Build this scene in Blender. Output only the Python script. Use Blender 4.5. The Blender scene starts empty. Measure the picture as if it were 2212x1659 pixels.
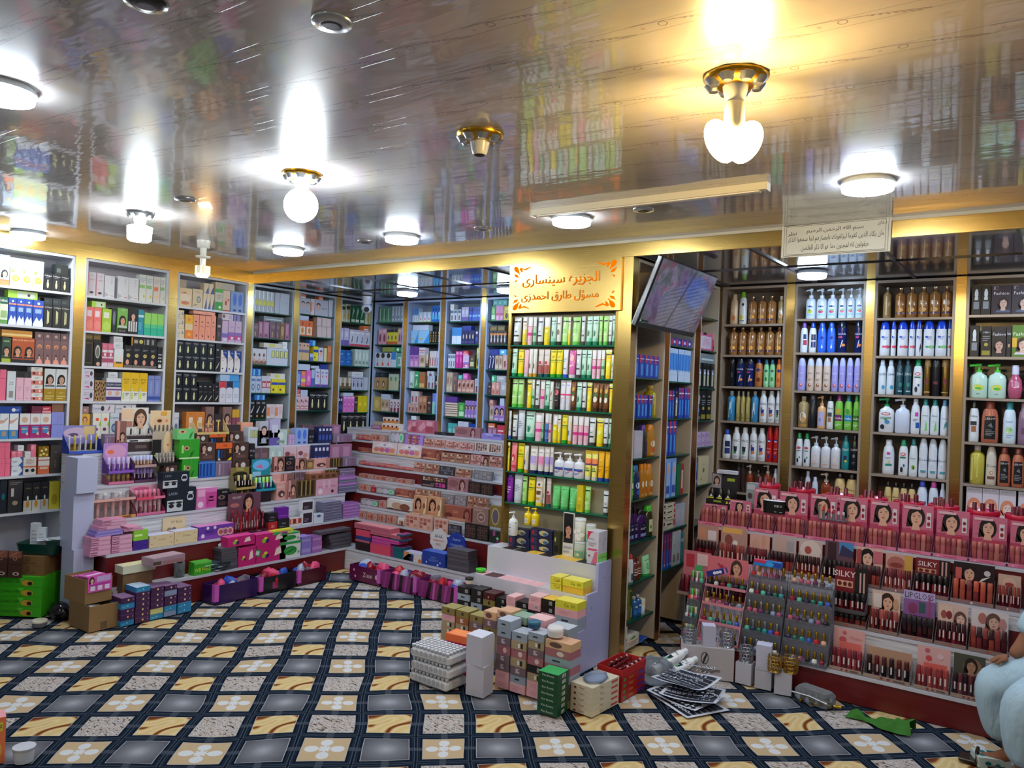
import bpy, math, random
from mathutils import Vector, Matrix
SC = bpy.context.scene
COL = SC.collection
rnd = random.Random(7)
IW, IH, FPX = 2212.0, 1659.0, 1686.67
CAM = Vector((5.7264, -0.6484, 1.593))
_yaw, _pitch, _roll = -0.6171, 0.005, 0.0393
FW = Vector((math.sin(_yaw) * math.cos(_pitch), math.cos(_yaw) * math.cos(_pitch), math.sin(_pitch)))
_r0 = Vector((math.cos(_yaw), -math.sin(_yaw), 0))
_u0 = _r0.cross(FW)
RT = _r0 * math.cos(_roll) + _u0 * math.sin(_roll)
UP = _u0 * math.cos(_roll) - _r0 * math.sin(_roll)
cd = bpy.data.cameras.new('camera')
cam = bpy.data.objects.new('camera', cd)
COL.objects.link(cam)
cam.matrix_world = Matrix(((RT.x, UP.x, -FW.x, CAM.x), (RT.y, UP.y, -FW.y, CAM.y), (RT.z, UP.z, -FW.z, CAM.z), (0, 0, 0, 1)))
cd.sensor_width = 36.0
cd.lens = FPX / IW * 36.0
cd.clip_start = 0.02
SC.camera = cam
wd = bpy.data.worlds.new('world')
SC.world = wd
wd.use_nodes = True
wd.node_tree.nodes['Background'].inputs[0].default_value = (0.75, 0.82, 1.0, 1)
wd.node_tree.nodes['Background'].inputs[1].default_value = 0.15
vs = SC.view_settings
vs.view_transform = 'Standard'
vs.look = 'None'
vs.gamma = 1.0
vs.exposure = 0.85
vs.use_curve_mapping = False
cy = SC.cycles
cy.max_bounces = 7
cy.diffuse_bounces = 3
cy.glossy_bounces = 4
cy.transmission_bounces = 4
cy.transparent_max_bounces = 12
cy.caustics_reflective = False
cy.caustics_refractive = False
cy.sample_clamp_indirect = 4.0
cy.blur_glossy = 0.6
cy.use_denoising = True
E_DISC, E_GLOBE, E_HEART, E_WARM = 46.0, 62.0, 150.0, 80.0
C_COOL = (0.80, 0.91, 1.0)
C_BLUE = (0.62, 0.80, 1.0)
C_WARM = (1.0, 0.66, 0.22)
ZC, ZF = 2.4985, 2.403          # ceiling, underside of the fascia and of the alcove ceilings
YF, YB = 3.528, 4.961           # fascia plane, front plane of the back wall shelving
def ray(u, v):
 return FW + RT * ((u - IW / 2) / FPX) - UP * ((v - IH / 2) / FPX)
def at(u, v, x=None, y=None, z=None):
 d = ray(u, v)
 i, w = (0, x) if x is not None else (1, y) if y is not None else (2, z)
 return CAM + d * ((w - CAM[i]) / d[i])
def along(u, P0, D):
 """parameter t where P0+t*D is seen at image column u"""
 d0 = P0 - CAM
 k = (u - IW / 2) / FPX
 return (k * d0.dot(FW) - d0.dot(RT)) / (D.dot(RT) - k * D.dot(FW))
MATS = {}
def lin(c):
 return c / 12.92 if c <= 0.04045 else ((c + 0.055) / 1.055) ** 2.4
def rgb(h):
 if len(h) == 3:
  h = ''.join(c * 2 for c in h)
 return tuple(lin(int(h[i:i + 2], 16) / 255) for i in (0, 2, 4)) + (1.0,)
def mat(h, fin='c'):
 """finish: c card, p plastic, m metal, g clear tinted plastic, k matte, e lamp"""
 key = (h, fin)
 if key in MATS:
  return MATS[key]
 m = bpy.data.materials.new({'c': 'card', 'p': 'plastic', 'm': 'metal', 'g': 'clear', 'k': 'matte', 'v': 'vinyl'}[fin] + '_' + h)
 m.use_nodes = True
 b = m.node_tree.nodes['Principled BSDF']
 b.inputs['Base Color'].default_value = rgb(h)
 b.inputs['Roughness'].default_value = {'c': .42, 'p': .25, 'm': .28, 'g': .08, 'k': .8, 'v': .15}[fin]
 if fin == 'm':
  b.inputs['Metallic'].default_value = 1.0
 if fin == 'g':
  nt = m.node_tree
  t = nt.nodes.new('ShaderNodeBsdfTransparent')
  t.inputs[0].default_value = tuple(.35 + .65 * c for c in rgb(h)[:3]) + (1,)
  x = nt.nodes.new('ShaderNodeMixShader')
  fr = nt.nodes.new('ShaderNodeFresnel')
  fr.inputs[0].default_value = 1.45
  mp = nt.nodes.new('ShaderNodeMath')
  mp.operation = 'MULTIPLY_ADD'
  mp.inputs[1].default_value = .9
  mp.inputs[2].default_value = .16
  nt.links.new(fr.outputs[0], mp.inputs[0])
  nt.links.new(mp.outputs[0], x.inputs[0])
  nt.links.new(t.outputs[0], x.inputs[1])
  nt.links.new(b.outputs[0], x.inputs[2])
  nt.links.new(x.outputs[0], nt.nodes['Material Output'].inputs[0])
 MATS[key] = m
 return m
def emat(name, col, s):
 m = bpy.data.materials.new(name)
 m.use_nodes = True
 nt = m.node_tree
 nt.nodes.remove(nt.nodes['Principled BSDF'])
 e = nt.nodes.new('ShaderNodeEmission')
 e.inputs[0].default_value = (*col, 1)
 e.inputs[1].default_value = s
 nt.links.new(e.outputs[0], nt.nodes['Material Output'].inputs[0])
 return m
class NT:
 """small helper for procedural node materials"""
 def __init__(s, name):
  s.m = bpy.data.materials.new(name)
  s.m.use_nodes = True
  s.t = s.m.node_tree
  s.b = s.t.nodes['Principled BSDF']
 def n(s, typ, *ins, **kw):
  nd = s.t.nodes.new('ShaderNode' + typ)
  for k, v in kw.items():
   setattr(nd, k, v)
  for i, v in enumerate(ins):
   if v is not None:
    s.put(nd.inputs[i], v)
  return nd
 def put(s, sock, v):
  if hasattr(v, 'is_output') or hasattr(v, 'links'):
   s.t.links.new(v, sock)
  else:
   sock.default_value = v
 def M(s, op, *ins):
  return s.n('Math', *ins, operation=op).outputs[0]
 def xyz(s):
  g = s.n('NewGeometry')
  q = s.n('SeparateXYZ', g.outputs['Position'])
  return q.outputs[0], q.outputs[1], q.outputs[2]
 def vec(s, x, y, z=0.0):
  return s.n('CombineXYZ', x, y, z).outputs[0]
 def mix(s, f, a, b):
  nd = s.n('Mix', data_type='RGBA')
  s.put(nd.inputs[0], f)
  s.put(nd.inputs[6], a)
  s.put(nd.inputs[7], b)
  return nd.outputs[2]
 def ramp(s, f, stops):
  nd = s.n('ValToRGB', f)
  el = nd.color_ramp.elements
  while len(el) < len(stops):
   el.new(.5)
  for e, (p, c) in zip(el, stops):
   e.position = p
   e.color = c if len(c) == 4 else (*c, 1)
  return nd.outputs[0]
 def noise(s, v, sc, det=2.0, rough=.5):
  nd = s.n('TexNoise')
  s.put(nd.inputs['Vector'], v)
  nd.inputs['Scale'].default_value = sc
  nd.inputs['Detail'].default_value = det
  nd.inputs['Roughness'].default_value = rough
  return nd.outputs[0]
def link(o):
 COL.objects.link(o)
 return o
def tag(o, label, cat, group=None, kind=None):
 if label:
  o['label'] = label
 if cat:
  o['category'] = cat
 if group:
  o['group'] = group
 if kind:
  o['kind'] = kind
 return o
def struct(o):
 o['kind'] = 'structure'
 return o
def empty(name, loc=(0, 0, 0), rz=0):
 o = link(bpy.data.objects.new(name, None))
 o.location = loc
 o.rotation_euler = (0, 0, rz)
 o.empty_display_size = .05
 return o
KIDS = {}
def copytree(o, parent=None):
 c = o.copy()
 link(c)
 if parent is not None:
  c.parent = parent
  KIDS.setdefault(parent.name, []).append(c)
 for ch in list(KIDS.get(o.name, [])):
  copytree(ch, c)
 return c
TXT = {}
def text_geo(s, res=1):
 if (s, res) in TXT:
  return TXT[(s, res)]
 c = bpy.data.curves.new('lettering', 'FONT')
 c.body = s
 c.resolution_u = res
 c.align_x = 'CENTER'
 o = bpy.data.objects.new('lettering', c)
 m = bpy.data.meshes.new_from_object(o)
 vs_ = [v.co.copy() for v in m.vertices]
 fs = [tuple(p.vertices) for p in m.polygons]
 bpy.data.objects.remove(o)
 bpy.data.curves.remove(c)
 bpy.data.meshes.remove(m)
 if vs_:
  x0, x1 = min(v.x for v in vs_), max(v.x for v in vs_)
  y0, y1 = min(v.y for v in vs_), max(v.y for v in vs_)
 else:
  x0 = x1 = y0 = y1 = 0
 TXT[(s, res)] = ([((v.x - (x0 + x1) / 2), v.y - (y0 + y1) / 2) for v in vs_], fs, max(x1 - x0, 1e-4), max(y1 - y0, 1e-4))
 return TXT[(s, res)]
class MB:
 def __init__(s):
  s.v, s.f, s.mi, s.sm, s.mats = [], [], [], [], []
 def _m(s, m):
  if m not in s.mats:
   s.mats.append(m)
  return s.mats.index(m)
 def add(s, vs_, fs, m, smooth=False, T=None):
  b = len(s.v)
  s.v += [T @ Vector(p) for p in vs_] if T is not None else [Vector(p) for p in vs_]
  k = s._m(m)
  for f in fs:
   s.f.append(tuple(i + b for i in f))
   s.mi.append(k)
   s.sm.append(smooth)
  return s
 def box(s, x0, x1, y0, y1, z0, z1, m, T=None):
  return s.add([(x0, y0, z0), (x1, y0, z0), (x1, y1, z0), (x0, y1, z0), (x0, y0, z1), (x1, y0, z1), (x1, y1, z1), (x0, y1, z1)],
      [(0, 3, 2, 1), (4, 5, 6, 7), (0, 1, 5, 4), (1, 2, 6, 5), (2, 3, 7, 6), (3, 0, 4, 7)], m, False, T)
 def bbox(s, x0, x1, y0, y1, z0, z1, m, r, T=None):
  """box with rounded vertical edges and a small chamfer on top"""
  cx, cyy, w, d = (x0 + x1) / 2, (y0 + y1) / 2, (x1 - x0) / 2, (y1 - y0) / 2
  r = min(r, w * .9, d * .9, (z1 - z0) * .45)
  def ring(ins, z):
   out = []
   for sx, sy, a0 in ((1, 1, 0), (-1, 1, 90), (-1, -1, 180), (1, -1, 270)):
    for k in range(3):
     a = math.radians(a0 + 45 * k)
     out.append((cx + sx * (w - r) + (r - ins) * math.cos(a), cyy + sy * (d - r) + (r - ins) * math.sin(a), z))
   return out
  R = [ring(r * .5, z0), ring(0, z0 + r * .5), ring(0, z1 - r * .5), ring(r * .5, z1)]
  vs_, fs = [], []
  for q in R:
   vs_ += q
  for i in range(3):
   for k in range(12):
    a, b = i * 12 + k, i * 12 + (k + 1) % 12
    fs.append((a, b, b + 12, a + 12))
  fs += [tuple(range(11, -1, -1)), tuple(range(36, 48))]
  return s.add(vs_, fs, m, False, T)
 def poly(s, pts, m, T=None):
  return s.add(pts, [tuple(range(len(pts)))], m, False, T)
 def loft(s, rings, m, n=14, caps=True, T=None, e=2.0, smooth=True):
  """rings: (z, rx, ry) or (z, rx, ry, cx, cy); None starts a new hard-edged piece"""
  segs, cur = [], []
  for q in rings:
   if q is None:
    last = cur[-1]
    segs.append(cur)
    cur = [last]
   else:
    cur.append(q)
  segs.append(cur)
  def pts(q):
   z, rx, ry = q[:3]
   cx, cyy = (q[3], q[4]) if len(q) > 3 else (0, 0)
   out = []
   for k in range(n):
    a = 2 * math.pi * (k + .5) / n
    c, d = math.cos(a), math.sin(a)
    out.append((cx + rx * math.copysign(abs(c) ** (2 / e), c), cyy + ry * math.copysign(abs(d) ** (2 / e), d), z))
   return out
  for sg in segs:
   vs_, fs = [], []
   for q in sg:
    vs_ += pts(q)
   for i in range(len(sg) - 1):
    for k in range(n):
     a, b = i * n + k, i * n + (k + 1) % n
     fs.append((a, b, b + n, a + n))
   s.add(vs_, fs, m, smooth, T)
  if caps:
   s.add(pts(segs[0][0]), [tuple(range(n - 1, -1, -1))], m, False, T)
   s.add(pts(segs[-1][-1]), [tuple(range(n))], m, False, T)
  return s
 def cyl(s, cx, cyy, z0, z1, r, m, n=12, T=None, r1=None):
  return s.loft([(z0, r, r, cx, cyy), (z1, r1 or r, r1 or r, cx, cyy)], m, n, True, T)
 def tube(s, pts, r, m, n=6, T=None):
  pts = [Vector(p) for p in pts]
  vs_, fs = [], []
  for i, p in enumerate(pts):
   t = (pts[min(i + 1, len(pts) - 1)] - pts[max(i - 1, 0)]).normalized()
   a = t.cross(Vector((0, 0, 1)) if abs(t.z) < .9 else Vector((1, 0, 0))).normalized()
   b = t.cross(a)
   rr = r[i] if isinstance(r, (list, tuple)) else r
   for k in range(n):
    an = 2 * math.pi * k / n
    vs_.append(p + a * rr * math.cos(an) + b * rr * math.sin(an))
  for i in range(len(pts) - 1):
   for k in range(n):
    x, y = i * n + k, i * n + (k + 1) % n
    fs.append((x, y, y + n, x + n))
  s.add(vs_, fs, m, True, T)
  return s.add(vs_[:n] + vs_[-n:], [tuple(range(n - 1, -1, -1)), tuple(range(n, 2 * n))], m, False, T)
 def prism(s, pts, d0, d1, m, T=None):
  """pts (x,z) outline seen from the front, from y=d0 (front) to y=d1"""
  n = len(pts)
  vs_ = [(x, d0, z) for x, z in pts] + [(x, d1, z) for x, z in pts]
  fs = [tuple(range(n)), tuple(range(2 * n - 1, n - 1, -1))] + [((k + 1) % n, k, n + k, n + (k + 1) % n) for k in range(n)]
  return s.add(vs_, fs, m, False, T)
 def obj(s, name, parent=None, loc=None, rz=None):
  me = bpy.data.meshes.new(name)
  me.from_pydata([tuple(p) for p in s.v], [], s.f)
  for m in s.mats:
   me.materials.append(m)
  me.polygons.foreach_set('material_index', s.mi)
  me.polygons.foreach_set('use_smooth', s.sm)
  me.update()
  o = link(bpy.data.objects.new(name, me))
  if parent is not None:
   o.parent = parent
   KIDS.setdefault(parent.name, []).append(o)
  if loc is not None:
   o.location = loc
  if rz is not None:
   o.rotation_euler = (0, 0, rz)
  return o
ART = {}
def parse(a):
 if a not in ART:
  out = []
  for it in a.split(';'):
   w = it.split()
   if w:
    out.append(w)
  ART[a] = out
 return ART[a]
def draw(mb, art, P, fin='c', asp=1.0):
 """art in fractions of the front face; P(x, y, layer) gives the point; asp = width / height"""
 L = 0
 F = float
 def ell(cx, cyy, rx, ry, c, a0=0, a1=360, n=14):
  pts = [P(cx + rx * math.cos(math.radians(a0 + (a1 - a0) * k / n)), cyy + ry * math.sin(math.radians(a0 + (a1 - a0) * k / n)), L) for k in range(n if a1 - a0 == 360 else n + 1)]
  mb.poly(pts, mat(c, fin))
 def rect(x0, y0, x1, y1, c):
  k = max(1, int(abs(x1 - x0) * 6)) if P.curved else 1
  j = max(1, int(abs(y1 - y0) * 8)) if P.curved else 1
  vs_ = [P(x0 + (x1 - x0) * i / k, y0 + (y1 - y0) * q / j, L) for q in range(j + 1) for i in range(k + 1)]
  fs = [(q * (k + 1) + i, q * (k + 1) + i + 1, (q + 1) * (k + 1) + i + 1, (q + 1) * (k + 1) + i) for q in range(j) for i in range(k)]
  mb.add(vs_, fs, mat(c, fin))
 for w in art if isinstance(art, list) else parse(art):
  L += 1
  t = w[0]
  if t == 'r':
   rect(F(w[1]), F(w[2]), F(w[3]), F(w[4]), w[5])
  elif t == 'e':
   ell(F(w[1]), F(w[2]), F(w[3]), F(w[4]), w[5])
  elif t == 'o':      # circle: cx cy radius(of width) colour
   ell(F(w[1]), F(w[2]), F(w[3]), F(w[3]) * asp, w[4])
  elif t == 'p':
   q = [F(x) for x in w[2:]]
   mb.poly([P(q[i], q[i + 1], L) for i in range(0, len(q), 2)], mat(w[1], fin))
  elif t == 't':      # text cx cy height colour string
   g = text_geo(w[5].replace('_', ' '))
   h = F(w[3])
   sy = h / .72
   sx = sy / asp
   if g[2] * sx > .92:
    k = .92 / (g[2] * sx)
    sx *= k
   mb.add([P(F(w[1]) + x * sx, F(w[2]) + y * sy, L) for x, y in g[0]], g[1], mat(w[4], fin))
  elif t == 'g':      # grid of pans: x0 y0 x1 y1 rows cols colours
   nr, nc = int(w[5]), int(w[6])
   cs = w[7].split(',')
   gx, gy = (F(w[3]) - F(w[1])) / nc, (F(w[4]) - F(w[2])) / nr
   for q in range(nr):
    for i in range(nc):
     x, y = F(w[1]) + gx * i, F(w[2]) + gy * q
     rect(x + gx * .1, y + gy * .1, x + gx * .9, y + gy * .9, cs[(q * 5 + i * 3 + q * i) % len(cs)])
  elif t == 'l':      # lines of small print: x0 y0 x1 y1 colour n
   n = int(w[6])
   for k in range(n):
    y = F(w[2]) + (F(w[4]) - F(w[2])) * (k + .5) / n
    hh = (F(w[4]) - F(w[2])) / n * .22
    x1 = F(w[1]) + (F(w[3]) - F(w[1])) * (1 if k % 3 else .7)
    rect(F(w[1]), y - hh, x1, y + hh, w[5])
  elif t == 'f':      # portrait cx cy size hair skin [clothes]
   cx, cyy, z = F(w[1]), F(w[2]), F(w[3])
   hair, skin = w[4], w[5]
   z = min(z, asp * min(cx, 1 - cx) / (.56 if len(w) > 6 else .47), (1 - cyy) / .64)
   zx = z / asp
   ell(cx, cyy + .02 * z, .40 * zx, .56 * z, hair, n=18)
   mb.poly([P(cx - .40 * zx, cyy, L), P(cx - .44 * zx, cyy - .5 * z, L), P(cx - .15 * zx, cyy - .45 * z, L)], mat(hair, fin))
   L += 1
   mb.poly([P(cx - .13 * zx, cyy - .3 * z, L), P(cx - .2 * zx, cyy - .62 * z, L), P(cx + .2 * zx, cyy - .62 * z, L), P(cx + .13 * zx, cyy - .3 * z, L)], mat(skin, fin))
   if len(w) > 6:
    L += 1
    mb.poly([P(cx - .55 * zx, cyy - .75 * z, L), P(cx + .55 * zx, cyy - .75 * z, L), P(cx + .42 * zx, cyy - .55 * z, L), P(cx, cyy - .62 * z, L), P(cx - .42 * zx, cyy - .55 * z, L)], mat(w[6], fin))
   L += 1
   ell(cx + .02 * zx, cyy - .03 * z, .25 * zx, .39 * z, skin, n=18)
   L += 1
   mb.poly([P(cx - .25 * zx, cyy + .40 * z, L), P(cx - .26 * zx, cyy + .02 * z, L), P(cx - .17 * zx, cyy + .2 * z, L), P(cx + .06 * zx, cyy + .33 * z, L), P(cx + .27 * zx, cyy + .12 * z, L), P(cx + .26 * zx, cyy + .42 * z, L)], mat(hair, fin))
   for sx in (-1, 1):
    ell(cx + (.02 + sx * .115) * zx, cyy + .05 * z, .05 * zx, .02 * z, '2c201c', n=8)
    ell(cx + (.02 + sx * .115) * zx, cyy + .115 * z, .075 * zx, .012 * z, hair, n=8)
   ell(cx + .03 * zx, cyy - .08 * z, .028 * zx, .04 * z, 'a87868', n=6)
   ell(cx + .02 * zx, cyy - .21 * z, .08 * zx, .028 * z, 'a83a48', n=8)
def planar(w, h, yf, z0=0.0, eps=.0004):
 def P(x, y, L):
  return ((x - .5) * w, yf - eps * L, z0 + y * h)
 P.curved = False
 return P
def wrapped(rings, w, h, eps=.0004, e=2.0, cyy=0.0):
 rs = [q for q in rings if q is not None]
 def P(x, y, L):
  z = y * h
  for a, b in zip(rs, rs[1:]):
   if a[0] <= z <= b[0] + 1e-9 and b[0] > a[0]:
    k = (z - a[0]) / (b[0] - a[0])
    rx, ry = a[1] + (b[1] - a[1]) * k, a[2] + (b[2] - a[2]) * k
    break
  else:
   q = rs[0] if z < rs[0][0] else rs[-1]
   rx, ry = q[1], q[2]
  s = max(-1, min(1, (x - .5) * 2 * .985))
  c = (1 - abs(s) ** e) ** (1 / e)
  return (s * (rx + eps * L), cyy - c * ry - eps * L - .0006, z)
 P.curved = True
 return P
DES = {}
def D(key, kind, name, cat, desc, depth, col, art='', **kw):
 DES[key] = dict(kind=kind, name=name, cat=cat, desc=desc, d=depth, col=col, art=art, **kw)
def B(key, name, desc, col, art='', d=.06, **kw):
 D(key, 'box', name, 'box', desc, d, col, art, **kw)
COLL = 'e .5 .33 .13 .2 d9d9a0; r .43 .48 .57 .62 e8e8c0; t .5 .85 .085 e8e8e8 Collagen; l .25 .72 .75 .78 777 2'
B('promo', 'supplement_carton', 'white and orange supplement carton', 'cfe0f5', 'r 0 0 1 .2 f08a5a; o .5 .72 .2 f5c23a; t .5 .72 .1 fff E; f .5 .38 .3 333 e0b090 fff')
B('vitc', 'serum_carton', 'yellow orange-slice vitamin serum carton', 'e6ecb0', 'r 0 .62 1 .8 cfe6f7; r 0 .8 1 .9 f0d9a0; t .5 .72 .08 235a8c VITAMIN; o .5 .3 .32 f2b92a; o .5 .3 .22 f7d469; r .1 .52 .35 .62 7cc84a')
B('coll', 'ampoule_box', 'black ampoule serum box', '10141c', COLL)
B('coll2', 'ampoule_box', 'black serum box with cream vials', '10141c', 'r .38 .15 .48 .75 d9d9a0; r .52 .2 .62 .7 d9d9a0; t .5 .88 .07 e8e8e8 Collagen')
B('blackgift', 'gift_box', 'small glossy black box', '1c2224', 'r .1 .2 .4 .6 56605c')
B('greenwhite', 'cream_box', 'green and white herbal box', 'dfe8c8', 'r 0 .75 1 1 0f5a3c; t .5 .87 .09 fff HERBAL; r .1 .25 .9 .5 9ab87a; r 0 0 1 .15 5f9a4a')
B('bluecream', 'cream_box', 'blue cream box with mountain print', '1f4fb4', 'p e8eef8 0 .08 .35 .36 .6 .2 .85 .34 1 .12 1 0 0 0; r .2 .5 .8 .66 9ab8e0; r 0 .74 1 .8 d88a7a; o .5 .88 .14 dfe6f0')
B('limeflat', 'flat_box', 'flat lime green box lying on top', 'a9d94a', 'r .3 .1 .9 .9 cdd8c0; e .7 .5 .05 .2 3a3a4a')
B('darkflat', 'flat_box', 'dark flat box lying on top', '1c2a33', 'r .1 .3 .6 .7 3a4a50')
B('hairgreen', 'hair_dye_box', 'green henna hair colour box', '2e4a34', 't .5 .85 .07 cfe0b0 HAIR; f .5 .45 .42 111 d9a58a; r 0 0 1 .15 a9b83a')
B('hairman', 'hair_dye_box', 'orange hair colour box with man', 'b8542a', 't .5 .9 .06 ffd9b0 HAIR_COLOR; f .5 .45 .4 1a1512 d9a080 1c2a3a; r 0 0 1 .13 1a1a22')
B('brownface', 'serum_box', 'mauve brown serum box', '7a5a5c', 'o .5 .72 .28 e0a070; o .5 .7 .2 b06a50; e .5 .3 .12 .1 3a2420; e .5 .24 .1 .08 e0b098; p e59a88 .1 0 .9 0 .75 .18 .25 .18')
B('brownsmall', 'serum_box', 'small mauve box on top', '6c5458', 'o .5 .5 .2 c8a098')
B('amberflat', 'flat_box', 'amber gold box lying on top', 'd9953a', 'r 0 .2 1 .5 f7d890')
B('pinkcarton', 'cream_box', 'bright pink carton', 'f0708f', 'p e63c68 .9 0 1 0 1 .8; r 0 .7 1 .72 d84a70')
B('whitetall', 'cream_box', 'tall white carton with grey window', 'd6dde2', 'r .25 .1 .75 .32 9a958c; t .5 .62 .04 555 SKIN; t .5 .55 .04 777 FACE')
B('palepink', 'cream_box', 'pale pink carton', 'e9b8ca', 'r 0 0 .06 1 c98aa0; t .5 .08 .035 557 SERUM; l .3 .4 .7 .6 d0a0b4 3')
B('blackcam', 'camera_box', 'black box with round lens print', '1b1b1f', 'e .75 .5 .12 .32 5a5a5f; e .75 .5 .08 .2 15151a')
B('eyebox', 'eyeshadow_box', 'white and coral lash box of a stack', 'e6e2de', 'r 0 .05 1 .5 d9776a; e .25 .3 .1 .16 333; e .75 .3 .1 .16 f0d8c8; l .3 .65 .7 .9 999 2')
B('manyellow', 'hair_dye_box', 'mustard hair colour box with man profile', 'a8861e', 'r 0 .38 1 1 d9dde0; f .5 .66 .46 1a1715 c9a08a 4a5a6a; t .5 .25 .04 e8d890 HAIR; l .1 .05 .9 .18 e0d080 2')
B('handblue', 'hand_cream_box', 'blue and white hand cream carton', '3a86c8', 'r 0 .35 1 1 e6ecf0; p d9a89a 0 .6 .4 .62 .9 .8 .9 .86 .4 .74 0 .74; r .25 .1 .75 .3 a89a80')
B('handpink', 'hand_cream_box', 'magenta cream carton with face', 'a8286c', 'r 0 .55 1 1 e6e6e6; e .5 .75 .3 .12 d9b09a; r .2 .2 .8 .48 4a8ac0; r .2 .36 .8 .39 e8d8a0; p f0dcb0 .6 .16 .8 .28 .85 .12')
B('lavender', 'perfume_box', 'lavender carton', '8f96dc', 'o .6 .5 .18 7a80c8; o .6 .5 .14 8f96dc; t .5 .14 .05 5a60a8 PARFUM')
B('navyflat', 'flat_box', 'navy blue box lying on top', '17449c', 'o .65 .5 .09 e8eef8; l .75 .3 .95 .7 9ab8e0 2')
B('maroonflat', 'flat_box', 'maroon box lying on top', '6e2840', 'r .05 .1 .95 .3 8a3a50')
B('redflat', 'flat_box', 'red and pink box lying on top', 'c2344e', 'r 0 .1 1 .35 e8b0b8; l .1 .45 .8 .8 f0c0c0 2')
B('brownflat', 'flat_box', 'brown carton lying on top', '8a5f4a', '')
B('bluechevron', 'cream_box', 'white box with blue chevron', 'e3e8ef', 'p 2a5fb0 1 0 1 1 .75 1 1 .5 .6 0; p 2a5fb0 0 .95 .25 1 0 1; l .1 .35 .55 .6 99a 3')
B('eyeorange', 'eyeshadow_box', 'white eye cream box with coral band', 'e6e2de', 'r 0 .42 1 .5 e8744a; e .28 .25 .15 .1 222; e .75 .25 .15 .1 222; l .2 .6 .8 .9 c09a90 4')
B('orangehalf', 'cream_box', 'orange and white carton', 'e8764a', 'r 0 .5 1 1 e6e6e2; r 0 .8 1 .86 d0605a; r .15 .3 .85 .42 f0d0b8')
B('golddots', 'gift_box', 'gold glitter box on top', '8a6a10', 'o .2 .2 .13 f0d870; o .5 .3 .13 f7e9a0; o .8 .2 .13 e0c040; o .3 .6 .13 f0d870; o .7 .7 .13 f7e9a0; o .5 .85 .1 d0a830')
B('darkflower', 'perfume_box', 'dark taupe box with flower', '4c453f', 'o .5 .75 .12 6a5a80; l .4 .2 .6 .5 8a8078 4')
B('pinkcube', 'cream_box', 'tiny pink soap box', 'f07f98', 'r .1 .6 .6 .9 f8a8b8')
B('whitecube', 'cream_box', 'tiny white soap box', 'e6ecf0', 'l .2 .4 .7 .6 999 2')
B('navytall', 'perfume_box', 'dark navy carton', '16202c', 'e .5 .5 .25 .1 0f6a78')
B('dropper', 'serum_box', 'charcoal serum box with dropper print', '343236', 'r .2 .5 .4 .75 c8c0b8; e .5 .3 .2 .07 a89a80; l .1 .85 .9 .95 8a8580 2')
B('flaskbox', 'perfume_box', 'black and white perfume box', '1d1d20', 'r 0 0 1 .38 c9c6bc; e .5 .25 .2 .13 c98a2a; e .5 .46 .1 .08 e6e6e6; t .5 .8 .05 c8b070 OUD')
B('yellowbottle', 'perfume_box', 'yellow perfume box', 'd8c83a', 'e .5 .35 .3 .2 b8a020')
B('lash', 'mascara_box', 'pale lash growth box', 'd3ccd2', 'r 0 0 .12 1 c88a98; t .55 .85 .05 444 Tny; t .55 .68 .06 c83a4a LASH; e .5 .14 .25 .05 333; e .3 .3 .06 .03 caa')
B('whiteserum', 'serum_box', 'plain white serum carton', 'dadade', 'p b8bac0 0 0 .45 .12 0 .25; l .6 .6 .8 .95 bbb 5; r .6 .08 .9 .1 c04040')
B('whitegreen', 'serum_box', 'white carton with green label', 'd8dcd2', 'r 0 .5 .8 .62 8fc070; l .1 .7 .9 .9 aab 3; e .7 .2 .14 .06 d8c850')
B('whitered', 'serum_box', 'white carton with orange label', 'ddd2c6', 'r .1 .45 .7 .6 e87a50; l .1 .7 .9 .9 bba 3; r .2 .2 .8 .3 f0c8a0')
B('coralbox', 'soap_box', 'coral pink soap box', 'e8736e', 'r .15 .6 .75 .85 e8d8dc; e .5 .25 .4 .2 ee8a80; t .5 .08 .03 c04a48 SOAP')
B('limebox', 'soap_box', 'lime green soap box', 'a6c936', 'r .15 .6 .75 .85 e0e8d0; e .5 .25 .4 .2 b8d860; t .5 .08 .03 6a8a20 SOAP')
B('greyoval', 'perfume_box', 'black box with grey oval', '1e2228', 'e .5 .6 .3 .3 707a88')
B('greenman', 'hair_dye_box', 'green hair colour box with man', '78b452', 'f .5 .5 .42 1a1512 d9a080 c8d0d8; r 0 0 1 .2 221a22; t .5 .1 .06 c8b0b8 BLACK; t .5 .92 .05 e8f0d8 HAIR')
B('stripeman', 'hair_dye_box', 'black striped box with man', '1c1a1e', 'r .05 .1 .95 .5 d8d4da; r .2 .1 .3 .5 555; r .45 .1 .55 .5 555; r .7 .1 .8 .5 555; f .5 .7 .3 1a1512 e0b0a0')
B('tealbox', 'cream_box', 'teal cream box', '2f8fa8', 'r 0 .7 1 .8 c8e0e8; r .1 .2 .6 .5 58a8bc')
B('greengrad', 'cream_box', 'lime to turquoise carton', '34b894', 'r 0 .34 1 .5 58c890; r 0 .5 1 1 96d668; r .1 .3 .9 .302 20a080')
B('goldblack', 'perfume_box', 'black box with gold frame', '1a1612', 'r .1 .1 .9 .9 6a5a28; r .15 .13 .85 .87 1c1812')
B('ovalblack', 'perfume_box', 'black box with silver oval portrait', '16131a', 'e .5 .6 .32 .28 b8b8b0; e .5 .58 .22 .2 6a6a60; e .6 .1 .25 .08 d8a890')
B('goldflat', 'flat_box', 'dark gold box lying on top', '4a3c18', 'r .1 .2 .9 .7 7a6428')
B('pinkcap', 'lip_box', 'small rose box on top', 'cf6a86', 'l .2 .3 .8 .7 e0a0b0 2')
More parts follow.
